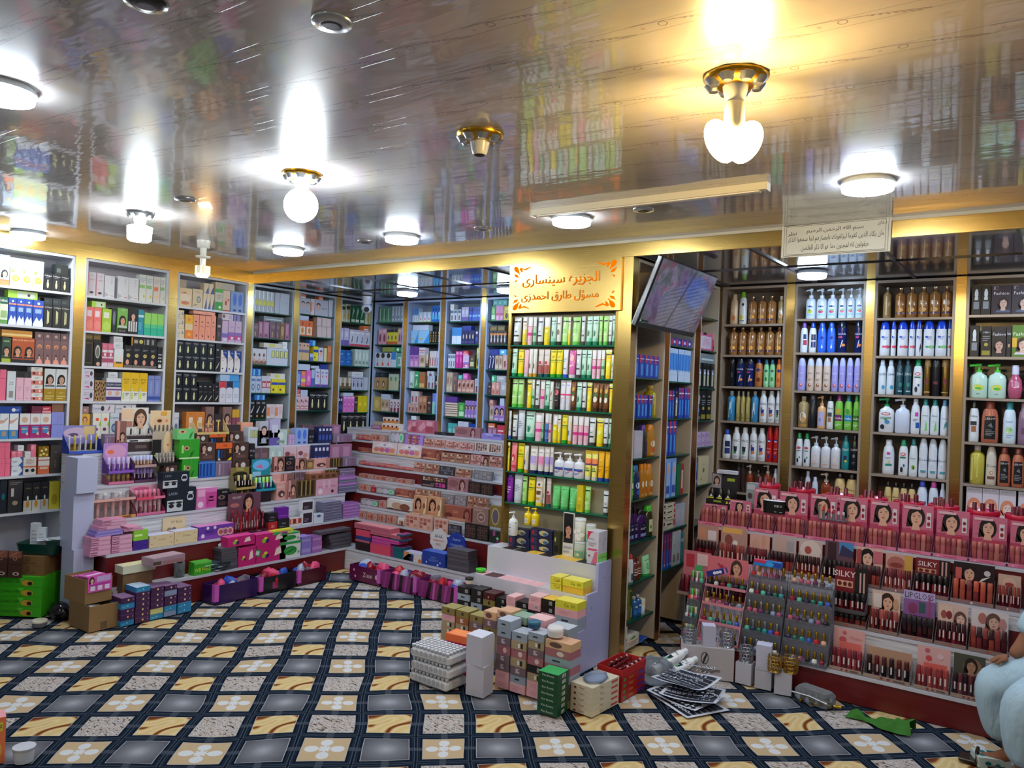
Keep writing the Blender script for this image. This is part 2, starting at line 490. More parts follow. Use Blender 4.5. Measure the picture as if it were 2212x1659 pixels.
B('pinkwhite', 'lip_box', 'pink and white carton', 'd9c8d2', 'r 0 .6 1 .85 b84a6a; r .2 .85 .8 1 e8e0e8; r 0 .25 1 .5 a84a68; e .5 .72 .2 .1 e8d8e0')
B('whiteyellow', 'cream_box', 'white carton with yellow base', 'd8dce0', 'r 0 0 1 .3 e0a830; r .2 .2 .8 .3 5a4a3a; e .3 .5 .1 .12 e8d8c0; e .7 .5 .1 .12 e8d8c0')
B('whitecream', 'cream_box', 'white cream box', 'd4d8dc', 'l .2 .3 .8 .6 8aa0c0 2; r .1 .1 .9 .2 bbc')
B('goldphoto', 'hair_dye_box', 'black box with gold medal and photo', '18161c', 'o .5 .55 .22 d8c88a; o .5 .55 .16 b8a050; e .4 .25 .2 .12 d89a88; l .2 .75 .8 .85 888 2; r 0 0 1 .12 6a625a')
B('blackdot', 'hair_dye_box', 'black box with white dots', '1a181c', 'o .3 .35 .15 eee; o .7 .35 .15 eee; o .3 .5 .15 eee; o .7 .5 .15 eee; o .3 .65 .15 eee; o .7 .65 .15 eee; r .2 .05 .8 .2 ddd')
B('blackstrip', 'flat_box', 'long black box lying on top', '201d20', 'r 0 0 .04 1 d89a3a; o .38 .5 .08 c8c060; r .1 .3 .25 .7 a8a090; r .5 .2 .53 .8 888; r .6 .2 .7 .8 999; r .8 .2 .9 .8 888')
B('roller', 'derma_roller_box', 'white roller box', 'd2cede', 't .35 .72 .1 556 Derma; e .75 .5 .13 .25 4a4458; p c83a88 .05 .25 .5 .3 .6 .18 .55 .14; l .1 .5 .5 .62 99a 2')
B('leopard', 'perfume_box', 'leopard print box', 'a8845a', 'e .2 .15 .1 .06 2a1c14; e .6 .12 .12 .07 2a1c14; e .4 .3 .1 .06 2a1c14; e .8 .35 .1 .07 2a1c14; e .2 .48 .12 .07 2a1c14; e .6 .52 .12 .06 2a1c14; e .85 .6 .1 .06 2a1c14; e .3 .66 .1 .06 2a1c14; e .6 .78 .12 .06 2a1c14; e .2 .86 .1 .06 2a1c14; e .85 .88 .1 .06 2a1c14')
B('navywhite', 'cream_box', 'white carton with navy and purple bands', 'd8d8e4', 'r 0 .62 1 .82 26304e; t .5 .72 .09 d8d8e4 CREAM; r 0 .48 1 .54 7a3a80; e .5 .35 .3 .1 d8a898; r 0 .05 1 .2 4a3a78')
B('aha', 'serum_box', 'yellow and white serum box', 'e2e2dc', 'r 0 .35 1 1 e6bc1c; t .5 .76 .07 3a3428 AHA; r .1 .08 .28 .3 c8d838; r .14 .3 .24 .45 d8d8c8; l .45 .2 .85 .3 666 2; l .2 .6 .8 .7 b08a10 2')
B('periwinkle', 'perfume_box', 'periwinkle blue box', '7f8cc8', 'r 0 .08 1 .2 3a56a8; r 0 .84 1 .86 5a66a8; r .3 .3 .6 .75 8f9cd4')
B('brownup', 'cream_box', 'small mauve brown box on top', '9a7a76', 'o .5 .5 .2 d8a090')
B('yellowface', 'soap_box', 'yellow soap box with face', 'e2b03c', 'e .4 .75 .3 .15 8a4a28; e .4 .72 .2 .12 e0a880; r .3 .2 .9 .5 eac050')
B('fruit', 'soap_box', 'white fruit soap box', 'e6e6da', 'o .55 .72 .22 ef5a3a; o .45 .3 .22 8a2a6a; p 9ac84a .75 .5 1 .7 1 .4')
B('rollerflat', 'derma_roller_box', 'white roller box lying on top', 'd6d4de', 't .2 .5 .3 3a5a8a Derma; e .45 .5 .08 .3 3a3040; p c04a6a .6 .2 .75 .3 .8 .8 .76 .8 .7 .3')
B('rollerblue', 'derma_roller_box', 'white and blue roller box', 'd6dae2', 't .5 .8 .1 5a6a90 Derma; e .5 .35 .35 .2 4a6a9a; e .5 .35 .22 .12 a8b8d0')
B('creambox', 'soap_box', 'cream swirl box', 'ecd3a8', 'e .5 .5 .4 .25 f4e4c8; p d8745a .1 .7 .5 .8 .9 .5 .6 .7; e .5 .2 .3 .1 d88a6a')
B('creamroll', 'derma_roller_box', 'cream roller box', 'e6d2b0', 'e .6 .45 .22 .18 8a8a88; e .6 .45 .15 .12 c8c0b0; t .5 .85 .07 6a6a70 Derma; l .1 .1 .5 .2 555 2')
B('triangle', 'cream_box', 'cream box with blue triangle', 'ecd9b8', 'p 2c54a0 .35 0 1 0 .95 .7; p 5a84c8 .55 .05 .9 .05 .88 .4')
B('greenlabel', 'cream_box', 'white and green carton', 'd8d2c0', 'r 0 .85 1 1 58b84a; r 0 0 1 .4 3aa83c; o .65 .15 .18 e8f0e0; l .2 .5 .8 .75 a8a890 3')
B('redtext', 'cream_box', 'cream carton with red lettering', 'e2ccb0', 't .45 .6 .06 c83a30 SPA; r .3 .3 .6 .5 c84a40; r .65 .5 .9 .6 d85a4a; r 0 0 1 .06 c84a40')
B('bluesachet', 'lotion_box', 'clear pack of blue lotion', '8fa8dc', 'e .3 .6 .14 .3 4a78d8; e .72 .6 .14 .3 4a78d8; r .2 .05 .4 .15 233a80; r .62 .05 .82 .15 233a80')
B('stripflat', 'flat_box', 'pale strip box lying on top', 'd0c4a8', 'o .12 .6 .05 e8c030; r .25 .1 .9 .9 c2bcae')
B('clearsq', 'flat_box', 'clear plastic pack', 'b8a890', '')
B('whiteroll', 'derma_roller_box', 'cream white roller carton', 'e2d0b0', 'e .75 .6 .14 .2 9aa0a8; p 555 .1 .4 .4 .6 .42 .56 .2 .4; e .15 .2 .05 .05 333')
B('orangetop', 'soap_box', 'orange C carton', 'e8d0a0', 'r 0 .62 1 1 f0b82c; o .5 .8 .22 e88a28; r 0 0 1 .36 f0862c; o .5 .18 .2 f8c050')
B('peach', 'lipstick_box', 'peach lipstick carton', 'f2a184', 'o .45 .72 .13 3a2a20; r .2 .55 .7 .57 6a3a2a; r .3 .15 .4 .4 e88a78; e .6 .15 .12 .05 7a3a28; r 0 .5 1 .51 e89078')
B('peachlid', 'flat_box', 'peach display lid lying on top', 'f0a88c', 'e .3 .6 .08 .1 f8d0b0; e .6 .4 .1 .1 e8806a')
B('darkbox', 'cream_box', 'dark brown box', '3e3236', 'r .2 .6 .8 .7 b8a898; r .3 .2 .7 .4 6a5a58')
B('lilac', 'cream_box', 'lilac carton with pink band', 'cdb2d0', 'r 0 .3 1 .46 8a6ab8; r 0 .1 1 .3 c84a90; r .4 .12 .8 .25 e8d8e8; e .5 .7 .3 .02 b090c0')
B('lilacblue', 'cream_box', 'lilac carton with blue band', 'cdb2d0', 'r 0 .2 1 .4 7a6cc0; r .3 .05 .8 .15 e8d8f0')
B('whitelilac', 'flat_box', 'white lilac box on top', 'd9cdd8', 'r .6 .2 .9 .8 b8a8d0; e .15 .6 .12 .3 6a4a3a')
B('purplesm', 'flat_box', 'purple box on top', '8a84b8', 'r .3 .1 .5 .9 5a5490')
B('wave', 'cream_box', 'white box with navy wave', 'e6e0dc', 'p 22408c .2 1 1 1 1 0 .7 0 .9 .3 .8 .6 .3 .8; t .55 .88 .05 e8e8f0 PURE; l .1 .5 .6 .7 c8a090 3; o .25 .15 .1 3a3a50')
B('blackpen', 'eyeliner_box', 'black eyeliner box', '17171a', 'r .2 .75 .6 .8 aaa; r .15 .5 .85 .52 777; p c8c8c0 .2 .1 .4 .2 .8 .35 .85 .32 .5 .15; p b8a890 .1 .05 .3 .1 .25 .2')
B('redwhite', 'cream_box', 'red and white carton', 'd8d4e0', 'r 0 .65 1 1 d83a4c; e .5 .62 .5 .1 d8d4e0; l .2 .2 .8 .4 aab 3')
B('navyhalf', 'cream_box', 'navy and white carton', 'd8d8e6', 'r 0 .65 1 1 232c4c; e .5 .62 .5 .1 d8d8e6; l .2 .2 .8 .4 aab 3')
B('skyhalf', 'cream_box', 'sky blue and white carton', 'd6d8e8', 'r 0 .65 1 1 3a94d8; e .5 .62 .5 .1 d6d8e8; l .2 .2 .8 .4 aab 3')
B('skytop', 'cream_box', 'pale blue box on top', 'a8c4e4', 'r .5 0 1 1 4a9cdc')
B('whiteround', 'derma_roller_box', 'white roller carton', 'd8d8de', 't .5 .75 .1 556 Derma; e .5 .35 .3 .16 6a7a98')
B('orangebox', 'cream_box', 'orange cream carton', 'd9853c', 'r .3 .1 .7 .75 e8dccc; t .5 .9 .05 8a4a18 SUN; r .35 .3 .65 .5 d8b080')
B('brownwoman', 'serum_box', 'mauve box with woman print', '8a6a64', 'f .5 .55 .5 3a241c d8a890 e59a88; r 0 0 1 .2 e0948a')
B('maroonyellow', 'cream_box', 'maroon carton with yellow top', '8a4a5c', 'r 0 .65 1 1 d8a838; r .45 0 .55 .6 b87a8a')
B('silvertube', 'tube_carton', 'silver and yellow tube', 'b9c4d0', 'r .05 .3 .95 .55 d6d23a; r .1 .6 .4 1 eef4f8; r .6 .1 .7 .3 556; r .3 0 .5 .25 e6ecf0')
B('plainbox', 'cream_box', 'plain white carton', 'b9c2d2', 'l .3 .4 .7 .6 a8b0c0 2')
B('brownset', 'perfume_box', 'brown glossy perfume box', '6a5058', 'r .2 .6 .8 .8 8a6a6e; r .3 .1 .5 .4 b8a070; r 0 0 .1 1 8a7a9a')
B('pinkset', 'perfume_box', 'dusty pink glossy perfume box', 'a06a88', 'r .2 .3 .8 .9 b88aa8; r .3 .1 .7 .2 6a4a60')
B('goldset', 'perfume_box', 'bronze gold glossy perfume box', '8a6a48', 'e .5 .5 .35 .3 b8985a; r .1 .8 .9 .9 6a5040')
B('silverflat', 'flat_box', 'silver tube box lying on top', '7a868e', 'r .1 .3 .9 .5 c8d4d8')
B('whitewoman', 'cream_box', 'white carton with woman and brown base', 'd0d0da', 'r 0 0 1 .25 8a6a58; e .5 .6 .2 .12 6a4438; e .5 .3 .25 .15 d8a090; r .3 .4 .7 .5 d0d0da')
B('vialset', 'vial_set_box', 'white vial set box with yellow windows', 'c6cede', 'r .22 .45 .36 .85 3a4038; r .24 .47 .34 .83 d8e07a; r .42 .45 .56 .85 3a4038; r .44 .47 .54 .83 d8e07a; r .62 .45 .76 .85 3a4038; r .64 .47 .74 .83 d8e07a; r .82 .45 .96 .85 3a4038; r .84 .47 .94 .83 d8e07a')
B('creamflat', 'flat_box', 'cream box lying on top', 'd6d2c8', 'r .3 .3 .6 .8 c8d05a')
B('whiteblue', 'cream_box', 'white and blue roller carton', 'b6c4da', 'e .5 .35 .3 .2 4a6a98; e .5 .35 .18 .12 b6c4da; r .1 .7 .9 .85 5a7ab0')
B('redlabel', 'cream_box', 'white carton with red label', 'c4c6d6', 'r .05 .3 .95 .7 b8343c; r .2 .35 .45 .6 d8d8e0; r .55 .35 .85 .6 d8d8e0')
B('yellowblue', 'cream_box', 'bright yellow carton with blue band', 'e0d024', 'r 0 .6 1 .78 2a4aa8; o .3 .25 .14 5a4a18; r .6 .1 .9 .4 e8dc50')
B('swish', 'eyeliner_box', 'black box with white swish', '15171c', 'p c8ccd0 .2 .35 .8 .7 .85 .68 .4 .3; r .2 .8 .8 .9 888; r .2 .1 .5 .2 c8a050')
B('bluesm', 'flat_box', 'small blue box on top', '2f6ac0', 'r .5 .1 .9 .9 6ac0e8')
B('orangewhite', 'cream_box', 'pale orange and white carton', 'e0d2d6', 'r 0 .2 .4 .8 e8925a; r .5 .3 .9 .9 d8b8c8')
B('facewhite', 'cream_box', 'white carton with face profile', 'b8bac8', 'e .5 .7 .35 .12 3a3038; e .5 .58 .28 .16 d8a898; r .2 .1 .8 .3 a8b0c4')
B('facewide', 'cream_box', 'wide white box with face profile', 'b8bac8', 'e .25 .65 .16 .14 3a3038; e .25 .52 .14 .18 d8a898; l .5 .4 .9 .5 666 2')
B('orangesq', 'flat_box', 'small orange box on top', 'e07a4c', 'r .1 .1 .9 .4 e8e0e0')
B('wheat', 'cream_box', 'orange carton with grain print', 'e0703a', 'r .1 .08 .9 .6 e6d8c8; e .5 .35 .2 .2 d88a3a; e .5 .8 .12 .12 a84a20')
B('paleflat', 'flat_box', 'pale blue box on top', 'b8c4da', '')
B('pinkpack', 'cream_box', 'pearl pink pack', 'c6b0b2', 'r .1 .1 .9 .9 d2c0c0')
B('peachpen', 'makeup_box', 'peach pen carton', 'c8a890', 'r .35 .8 .65 .9 3a2a2a; r 0 .45 1 .6 6a6a8a; r .1 .05 .9 .45 d0b080')
B('bluegrad', 'cream_box', 'blue gradient carton', '4a6ab8', 'r 0 .5 1 1 a8bcdc')
B('whiteface2', 'cream_box', 'white carton with red cheek face', 'c8c8da', 'e .5 .55 .3 .18 e0a8a0; e .5 .75 .3 .08 6a5060')
B('paleyellow', 'cream_box', 'pale yellow carton', 'd4cc9c', '')
B('orangeplain', 'cream_box', 'orange carton', 'c87a4a', 'r .1 .6 .9 .9 d88a58')
B('rainbow', 'cream_box', 'rainbow coloured carton', 'd878b0', 'r 0 .75 1 1 e88a5a; r 0 .3 1 .5 d8d84a; r 0 0 1 .2 e8744a')
B('hotpink', 'soap_box', 'pink glamour box', 'd86aba', 'e .5 .5 .3 .2 e89ad0; r 0 0 1 .1 b848a0')
B('whitepair', 'cream_box', 'white carton with red mark', 'c6c8de', 'p d85060 .3 .6 .6 .7 .7 .5; r 0 0 1 .15 6a48a8; r .2 .75 .8 .85 8a90b8')
B('blueface', 'cream_box', 'blue carton with pale label', '5a78c0', 'r .1 .3 .9 .8 8aa4d8; r .2 .1 .8 .25 c8d0e8')
B('navybag', 'flat_box', 'navy pouch on top', '2a3a8c', '')
B('purplebox', 'flat_box', 'purple box on top', '5a3a8c', '')
B('faces', 'lip_box', 'pink carton with faces', 'd8b8c4', 'e .3 .7 .2 .1 8a4a50; e .7 .6 .2 .1 c88a80; r .1 .1 .9 .35 c87a70; r .2 .15 .8 .25 e8d0d0')
B('oliveherb', 'hair_oil_box', 'white and olive herbal carton', 'b9bea0', 'r 0 0 .4 1 dfe0d0; e .65 .3 .2 .16 c8a83a; r .1 .7 .9 .9 2a3a2c')
B('greenherb', 'hair_oil_box', 'dark green herbal carton', '1f5a40', 'p a8c8a8 .2 .2 .8 .7 .5 .9; r .1 .05 .9 .2 c8d8c8')
B('yellowtall', 'hair_oil_box', 'yellow tall carton', 'c8b040', 'r .2 .2 .8 .8 d8c468')
B('lilacwhite', 'cream_box', 'lilac and white carton', 'b8b0d4', 'r 0 0 1 .3 6a5aa8; r .2 .5 .8 .8 d0d0e4')
B('swoosh', 'hair_removal_box', 'white arched carton with silhouette', 'c8cce0', 'e .5 .88 .5 .12 dfe2f0; p 20283c .3 .2 .5 .25 .6 .6 .5 .62 .4 .4; r 0 0 1 .14 c84a64; r 0 .9 1 .95 b890b8')
B('bluelid', 'soap_box', 'royal blue carton', '1f5aa8', 'e .4 .55 .18 .1 6aa8e0; r .2 .1 .8 .25 2a78c8; r 0 .95 1 1 3a84d0')
B('greenbottle', 'cream_box', 'pale green cream carton', 'b8ccc8', 'e .5 .6 .22 .25 d8e4e0; r .2 .15 .8 .3 7a9a8a; r .6 .1 .8 .15 c86a5a')
B('goldbot', 'serum_box', 'black and tan serum carton', '6a5a42', 'r 0 .55 1 1 a89c8c; r .3 .3 .7 .95 c8c0b4; r 0 0 1 .1 3a3028')
B('whitebot', 'serum_box', 'white carton with dark bottle print', 'b8bcd4', 'e .5 .4 .18 .18 4a4454; r .42 .58 .58 .75 6a6478; r .1 .85 .9 .9 444a60')
B('navytube', 'cream_box', 'navy carton', '1f2a5c', 'r .2 .2 .8 .5 3a58b0; r .2 .75 .8 .9 d8d8e8')
B('pinkheart', 'soap_box', 'bright pink carton', 'd878c8', 'e .5 .5 .3 .2 c848a8; e .5 .5 .18 .12 e8a0d8; r .1 .85 .9 .95 e8b0e0')
B('yellowbox', 'soap_box', 'bright yellow carton', 'd6c41e', 'o .5 .5 .25 e8dc50; l .2 .1 .8 .3 a89810 3')
B('cleargreen', 'lotion_box', 'clear green tube pack', '5f9a80', 'r .2 .1 .5 .9 a8c8b4; r .6 .2 .8 .8 3a6a58')
B('clearwhite', 'lotion_box', 'clear white tube pack', '8aa0b4', 'p d0d8e4 .2 .1 .8 .1 .6 .95 .4 .95; e .5 .3 .16 .1 5a6a90')
B('yellowman', 'hair_dye_box', 'yellow carton with navy cap', 'd0c83a', 'r 0 .8 1 1 2a2e48; e .5 .45 .2 .15 5a5a68; r 0 0 1 .2 b8602a')
B('redpink', 'lip_box', 'pink carton with red portrait', 'c89ab0', 'e .5 .4 .3 .25 8a3a50; r .1 .75 .9 .9 d8c0d0')
B('darkhair', 'hair_dye_box', 'white carton with dark hair print', 'c8ccd8', 'e .5 .8 .35 .18 2a2628; p d85a48 .3 .1 .7 .1 .6 .35 .4 .35; r .45 .4 .55 .6 888')
B('whiteblue2', 'cream_box', 'white and blue carton', 'c0cce0', 'r 0 .5 1 1 3a80c4')
B('tealside', 'cream_box', 'teal and white carton', '5aa094', 'r .3 .1 .9 .7 c0d8d0; r .4 .2 .6 .6 2a806a')
B('greenflat', 'flat_box', 'olive green box lying on top', '8a9a48', 'r .6 0 1 1 2a8a5a; o .8 .5 .06 d8e8d8')
B('tanwoman', 'hair_dye_box', 'tan hair colour box', 'a88a5c', 'e .65 .45 .25 .3 3a2818; e .65 .42 .16 .2 d8a888')
B('palegreen', 'cream_box', 'pale green carton', 'a8b8a4', 'r .3 .1 .7 .6 c8b080; e .5 .7 .2 .15 5a8a5a')
B('yellowgold', 'lotion_box', 'gold tinted clear pack', 'b8a05a', 'e .5 .5 .3 .3 d0bc78')
B('maroonjar', 'cream_box', 'white box with maroon jar', 'cfc4d0', 'e .5 .6 .3 .2 5a2030; e .5 .6 .18 .12 cfc4d0; r .2 0 .8 .35 7a3040')
B('tanbox', 'cream_box', 'tan carton', 'b8a490', 'e .5 .6 .25 .2 8a6a58; r .1 .1 .9 .3 d0c0b0')
B('strip', 'eyeshadow_box', 'strip of small eye boxes', 'e0cfc4', 'r 0 .1 1 .5 d88a4a; e .12 .6 .06 .15 6a3028; e .37 .6 .06 .15 6a3028; e .62 .6 .06 .15 6a3028; e .87 .6 .06 .15 6a3028')
B('tri', 'lotion_box', 'white triangle lotion pack', 'aec0d6', 'p d8dce8 .1 0 .9 0 .55 1 .45 1; e .5 .3 .2 .12 c88a90; r 0 0 1 .1 d0c890')
B('bluebottle', 'shampoo_box', 'bright blue carton', '2a6ac0', 'r .3 .7 .7 .85 1a2a50; r .1 .15 .9 .4 58b0d8; r .3 .4 .7 .6 a8d0f0')
B('bluewave', 'cream_box', 'sky blue carton', '8abce4', 'p 3a8ad0 .5 0 1 0 1 .8 .8 .5; r .1 .3 .4 .4 d0a860')
B('blackgold', 'perfume_box', 'slim black and gold box', '181614', 'r .3 .1 .7 .7 a88a4a; r .35 .8 .65 .95 c8b070; r .4 .2 .6 .6 181614')
B('purplepink', 'cream_box', 'purple pink carton', 'b880c0', 'r .2 .1 .8 .5 d8a8d0; r .1 .7 .9 .9 8a58a8')
B('bottleprint', 'cream_box', 'white carton with bottle prints', 'c4bcc8', 'r .3 .1 .7 .6 8a5a50; r .35 .65 .65 .9 d8c8b8; e .5 .3 .2 .1 c84a58')
B('greentall', 'cream_box', 'green tall carton', '2f9a6a', 'r .2 .7 .8 .8 d8ecd8; p a8d8a8 .2 .1 .8 .2 .5 .6')
B('orangefruit', 'cream_box', 'tan carton with orange fruit', '9a6a48', 'o .5 .6 .28 c8603a; r .1 .05 .9 .3 d8b070')
B('stripewhite', 'hair_dye_box', 'white carton with maroon stripes', 'b8c0d0', 'r .3 .05 .7 .5 6a4048; r .4 .6 .6 .9 8a98a8')
B('bwface', 'hair_dye_box', 'black and white portrait box', '2a2c34', 'f .5 .5 .5 15151a c8c4c8')
B('pinkbottle', 'serum_box', 'rose serum carton', 'c09a98', 'e .5 .4 .22 .25 8a4a48; r .4 .6 .6 .85 d8c8c0')
B('brownjar', 'serum_box', 'brown peach carton', 'a8785c', 'e .5 .35 .25 .14 6a3a28; r .1 .65 .9 .9 c89878')
B('bluegreen', 'cream_box', 'blue and mint carton', '6a84d8', 'r 0 0 .5 .6 8ad0b8; r .5 .4 1 1 8a98e0')
B('whitedark', 'makeup_box', 'white carton with dark stripe', 'c4c8d8', 'r .3 .1 .7 .5 6a5a68; r .1 .7 .9 .9 58708a')
B('bluenavy', 'cream_box', 'cobalt blue carton', '2450b8', 'r .1 .3 .9 .45 78b8e8; r .2 .7 .8 .9 1a2a78')
B('navygold', 'perfume_box', 'navy carton with gold motif', '22245a', 'e .5 .55 .2 .18 c8b898; r .1 .1 .9 .2 4a4a88')
B('magenta', 'cream_box', 'magenta carton', 'b82a8c', 'e .5 .5 .25 .2 d868b0; r .1 .8 .9 .95 d890c0')
B('darkface', 'hair_dye_box', 'dark carton with label', '4a4038', 'r .15 .15 .85 .5 c8c090; e .5 .7 .25 .1 8a7a68')
B('yellowblack', 'cream_box', 'yellow and black carton', 'c8b83a', 'e .5 .3 .25 .2 2a2420; r .2 .7 .8 .9 e0d480')
B('pinkbrown', 'hair_dye_box', 'rose brown carton', 'b8887c', 'e .5 .6 .25 .16 5a3028; r .1 .1 .9 .3 d8b0a0; p d8c0b8 .1 .8 .5 .9 .3 .6')
B('tanlayer', 'flat_box', 'thin tan box of a flat stack', 'd8c4b4', 'r 0 0 1 .25 4a3830')
B('greenpack', 'soap_box', 'leaf green pack', '3f9a4a', 'r .1 .1 .9 .4 c8e8c0; e .5 .65 .3 .2 7ac868')
B('purpleface', 'hair_dye_box', 'purple hair colour box with face', '9a78c0', 'f .5 .62 .45 1c1418 d8a890; r .1 .05 .9 .2 c8b0d8')
B('pinkpair', 'cream_box', 'pink carton with label', 'd088b8', 'r .1 .35 .9 .5 b83a6a; e .5 .2 .2 .1 e8c0d8')
B('mintsq', 'soap_box', 'teal box on top', '4aa8a4', 'r .2 .3 .8 .7 8ad0c8')
B('darkorange', 'serum_box', 'black carton with orange pump print', '2a2228', 'r 0 .7 1 .85 c87a3a; e .5 .35 .2 .2 c8c4d0; r .4 .55 .6 .7 d8d4dc')
B('navyslash', 'cream_box', 'navy carton with white slash', '22265a', 'p d8d4e0 .2 .1 .4 .1 .9 .8 .8 .9; r .3 .85 .7 .95 c8c0d0')
B('skysm', 'flat_box', 'small sky blue box on top', '5aa4d8', 'r .3 .3 .7 .7 d8ecf8')
B('peachsm', 'lip_box', 'peach pink carton', 'd09a90', 'r .2 .1 .8 .4 b86a60; e .5 .65 .2 .12 e8c8b8')
B('greysw', 'cream_box', 'grey carton', 'a8a8b0', 'e .5 .6 .3 .2 c8c8cc')
B('greensm', 'flat_box', 'small green box on top', '3aa878', 'r .1 .2 .5 .8 d0e8d8')
B('tall black', 'hair_dye_box', 'x', '111')
B('fashion', 'hair_dye_box', 'purple black hair colour box with woman', '2c2230', 't .5 .73 .11 e8e4ec Fashion; f .6 .38 .42 1c1216 d0a898 4a5a78; r .1 .85 .35 .97 8a8490; r .2 .86 .34 .95 2c2230', d=.07)
B('fashiong', 'hair_dye_box', 'yellow green hair colour box with woman', '5a7a2a', 't .5 .72 .11 e8f0d8 Fashion; f .55 .38 .42 3a2018 d8b0a0 d8c8d0; r 0 .3 .25 .6 e0a83a', d=.07)
B('fashionb', 'hair_dye_box', 'black hair colour box with woman', '1c1a20', 't .5 .75 .1 e8e4ec Fashion; f .5 .38 .42 141014 c89a8a', d=.07)
B('spraybox', 'hair_dye_box', 'black box with spray can print', '17181c', 'e .5 .72 .2 .16 dfe4ea; r .2 .2 .8 .45 8a8f98; r .3 .5 .7 .6 d8d8d8')
B('gingerwoman', 'hair_dye_box', 'pale pink hair colour box with ginger woman', 'd8ccd4', 'f .5 .45 .62 e08a6a efd0c4; r 0 .86 1 1 c8c4cc; t .5 .93 .06 8a8490 BEAUTY', d=.07)
B('perfpink', 'perfume_box', 'pink perfume carton with white label', 'd66a90', 'r .1 .1 .9 .8 d4c8dc; l .2 .25 .8 .7 d890a8 5; r .25 .88 .5 1 222')
B('dyeblack', 'hair_dye_box', 'tall black hair serum box', '17191e', 't .5 .93 .05 d8d8d8 Pro; r .25 .08 .75 .75 8a94a8; r .35 .1 .65 .5 d0cf9a; e .5 .6 .2 .06 eee')
B('dyewoman', 'hair_dye_box', 'black box with woman portrait', '1a1a20', 'f .5 .75 .32 141014 d0a8b0; e .5 .35 .25 .06 2a4ae0; r .1 .05 .9 .15 666')
B('dyegold', 'hair_dye_box', 'black box with gold lettering', '14151a', 't .5 .8 .06 d8d8d8 MEN; e .5 .4 .2 .06 b8a03a; r .1 .05 .9 .2 9a8a30; l .15 .5 .85 .7 888 3')
B('lilacsm', 'cream_box', 'small lilac box', 'c4a8cc', 'r 0 .1 .35 .9 b488b8; o .65 .5 .14 8a6a9a')
B('brush', 'toothbrush_box', 'blue and white toothbrush box', '4a90e0', 'r 0 0 1 .35 c4d4ec; r 0 .85 1 1 b0c4e4; r .4 .3 .6 .85 2a70d0; t .5 .2 .03 6a4a60 SOFT')
B('brush2', 'toothbrush_box', 'red and blue toothbrush pack', '1f3fae', 'r 0 .65 .5 1 b82a4a; r .3 .1 .7 .6 4a9ae0; r .1 .8 .9 .84 d8d8e8', d=.03)
B('brush3', 'toothbrush_box', 'purple and blue toothbrush pack', '2a58c0', 'r 0 .5 1 1 6a2a5a; r .35 .1 .65 .9 b84a6a; e .5 .1 .2 .04 d8d8f0; t .5 .75 .03 e0c0d0 CARE')
B('pasteblue', 'toothpaste_box', 'white and blue care carton', 'a4bce4', 'r 0 0 .35 1 4a80d0; e .65 .7 .2 .1 d8a898; r 0 .9 1 1 7aa0dc; r .4 .1 .9 .3 3a58b0')
B('pastered', 'toothpaste_box', 'green and red toothpaste box', '1f6a44', 'r .6 0 1 1 b82a34; r .7 .2 .9 .8 e0c8c0')
B('pastecarton', 'toothpaste_box', 'cream carton with red corner', 'd8ccb4', 'e .15 .6 .1 .25 3a3a3a; r .4 .4 .75 .6 4a3a30; l .1 .1 .5 .3 8a8070 2; r .9 .3 1 .9 d83a3a')
B('pouchw', 'pouch', 'clear plastic pouch', 'b8b8c8', 'r .1 .2 .9 .8 c8c0cc')
B('waxbox', 'wax_box', 'white wax box with green leaf', 'e3ddd2', 'r .05 .4 .95 .47 d8744a; p 3a8a3a .2 .7 .6 .9 .7 .72 .45 .66; l .15 .1 .85 .35 c0a890 4; r 0 0 .05 1 d8d4da', d=.07)
B('waxblue', 'wax_box', 'blue and white wax box', '2350b4', 'p 7ac0f0 0 .1 .5 .1 .3 .5 0 .6; r .4 .6 .9 .9 c8d4f0', d=.05)
B('tallcream', 'perfume_box', 'tall cream carton with bear print', 'd8c8a0', 'e .5 .5 .1 .08 8a7a48; t .5 .72 .04 3a3428 MILK; e .3 .2 .06 .04 a8945a')
B('tallblue', 'perfume_box', 'tall dark blue carton', '2a3f7c', 'r .2 .5 .8 .8 6a8ac8; r .1 .1 .9 .2 8a9ac0')
B('redblue', 'toothpaste_box', 'small red and blue box', '2a3a98', 'r 0 .1 .4 .9 c83a58; e .7 .5 .2 .2 d8d8f0')
def V(key, kind, name, desc, col, art='', cap='fff', d=.055, **kw):
 D(key, kind, name, kw.pop('cat', 'bottle'), desc, d, col, art, cap=cap, **kw)
V('lotiontan', 'sham', 'lotion_bottle', 'tan curved lotion bottle', 'd6b896', 'e .6 .25 .2 .12 c87a48; l .2 .5 .8 .6 e8d8c0 2', cap='d6b896')
V('whitegr', 'sham', 'shampoo_bottle', 'white bottle with lime cap', 'e4e8ea', 'e .6 .75 .16 .06 2a3a6a; e .4 .25 .25 .1 d8d050; r .2 .1 .8 .14 777', cap='7cc83a')
V('amber', 'cyl', 'shower_gel_bottle', 'clear amber shower gel bottle', '9a6a3c', 'e .5 .3 .3 .09 e0a04a; l .2 .5 .8 .66 c8a078 4; r .1 .14 .9 .19 4a3a68; r .42 .1 .5 .95 e8d0a8', cap='c8a888', fin='v', capfin='m')
V('coconut', 'cyl', 'coconut_oil_bottle', 'clear bottle with coconut label', 'a89468', 'e .55 .4 .3 .2 e8dcd0; e .6 .3 .2 .1 d89a58; r .1 .02 .9 .12 b88a48; t .5 .62 .06 8aa0b8 Coco', cap='d8d0b8', fin='v')
V('navycl', 'cylf', 'shampoo_bottle', 'glossy navy men shampoo bottle', '14235c', 't .5 .76 .08 d8d8f0 CLEAR; r .2 .6 .6 .66 c84a78; p c8d0f0 .4 .2 .6 .5 .7 .5 .5 .2; e .7 .3 .2 .06 e08a4a', cap='10182c', fin='v')
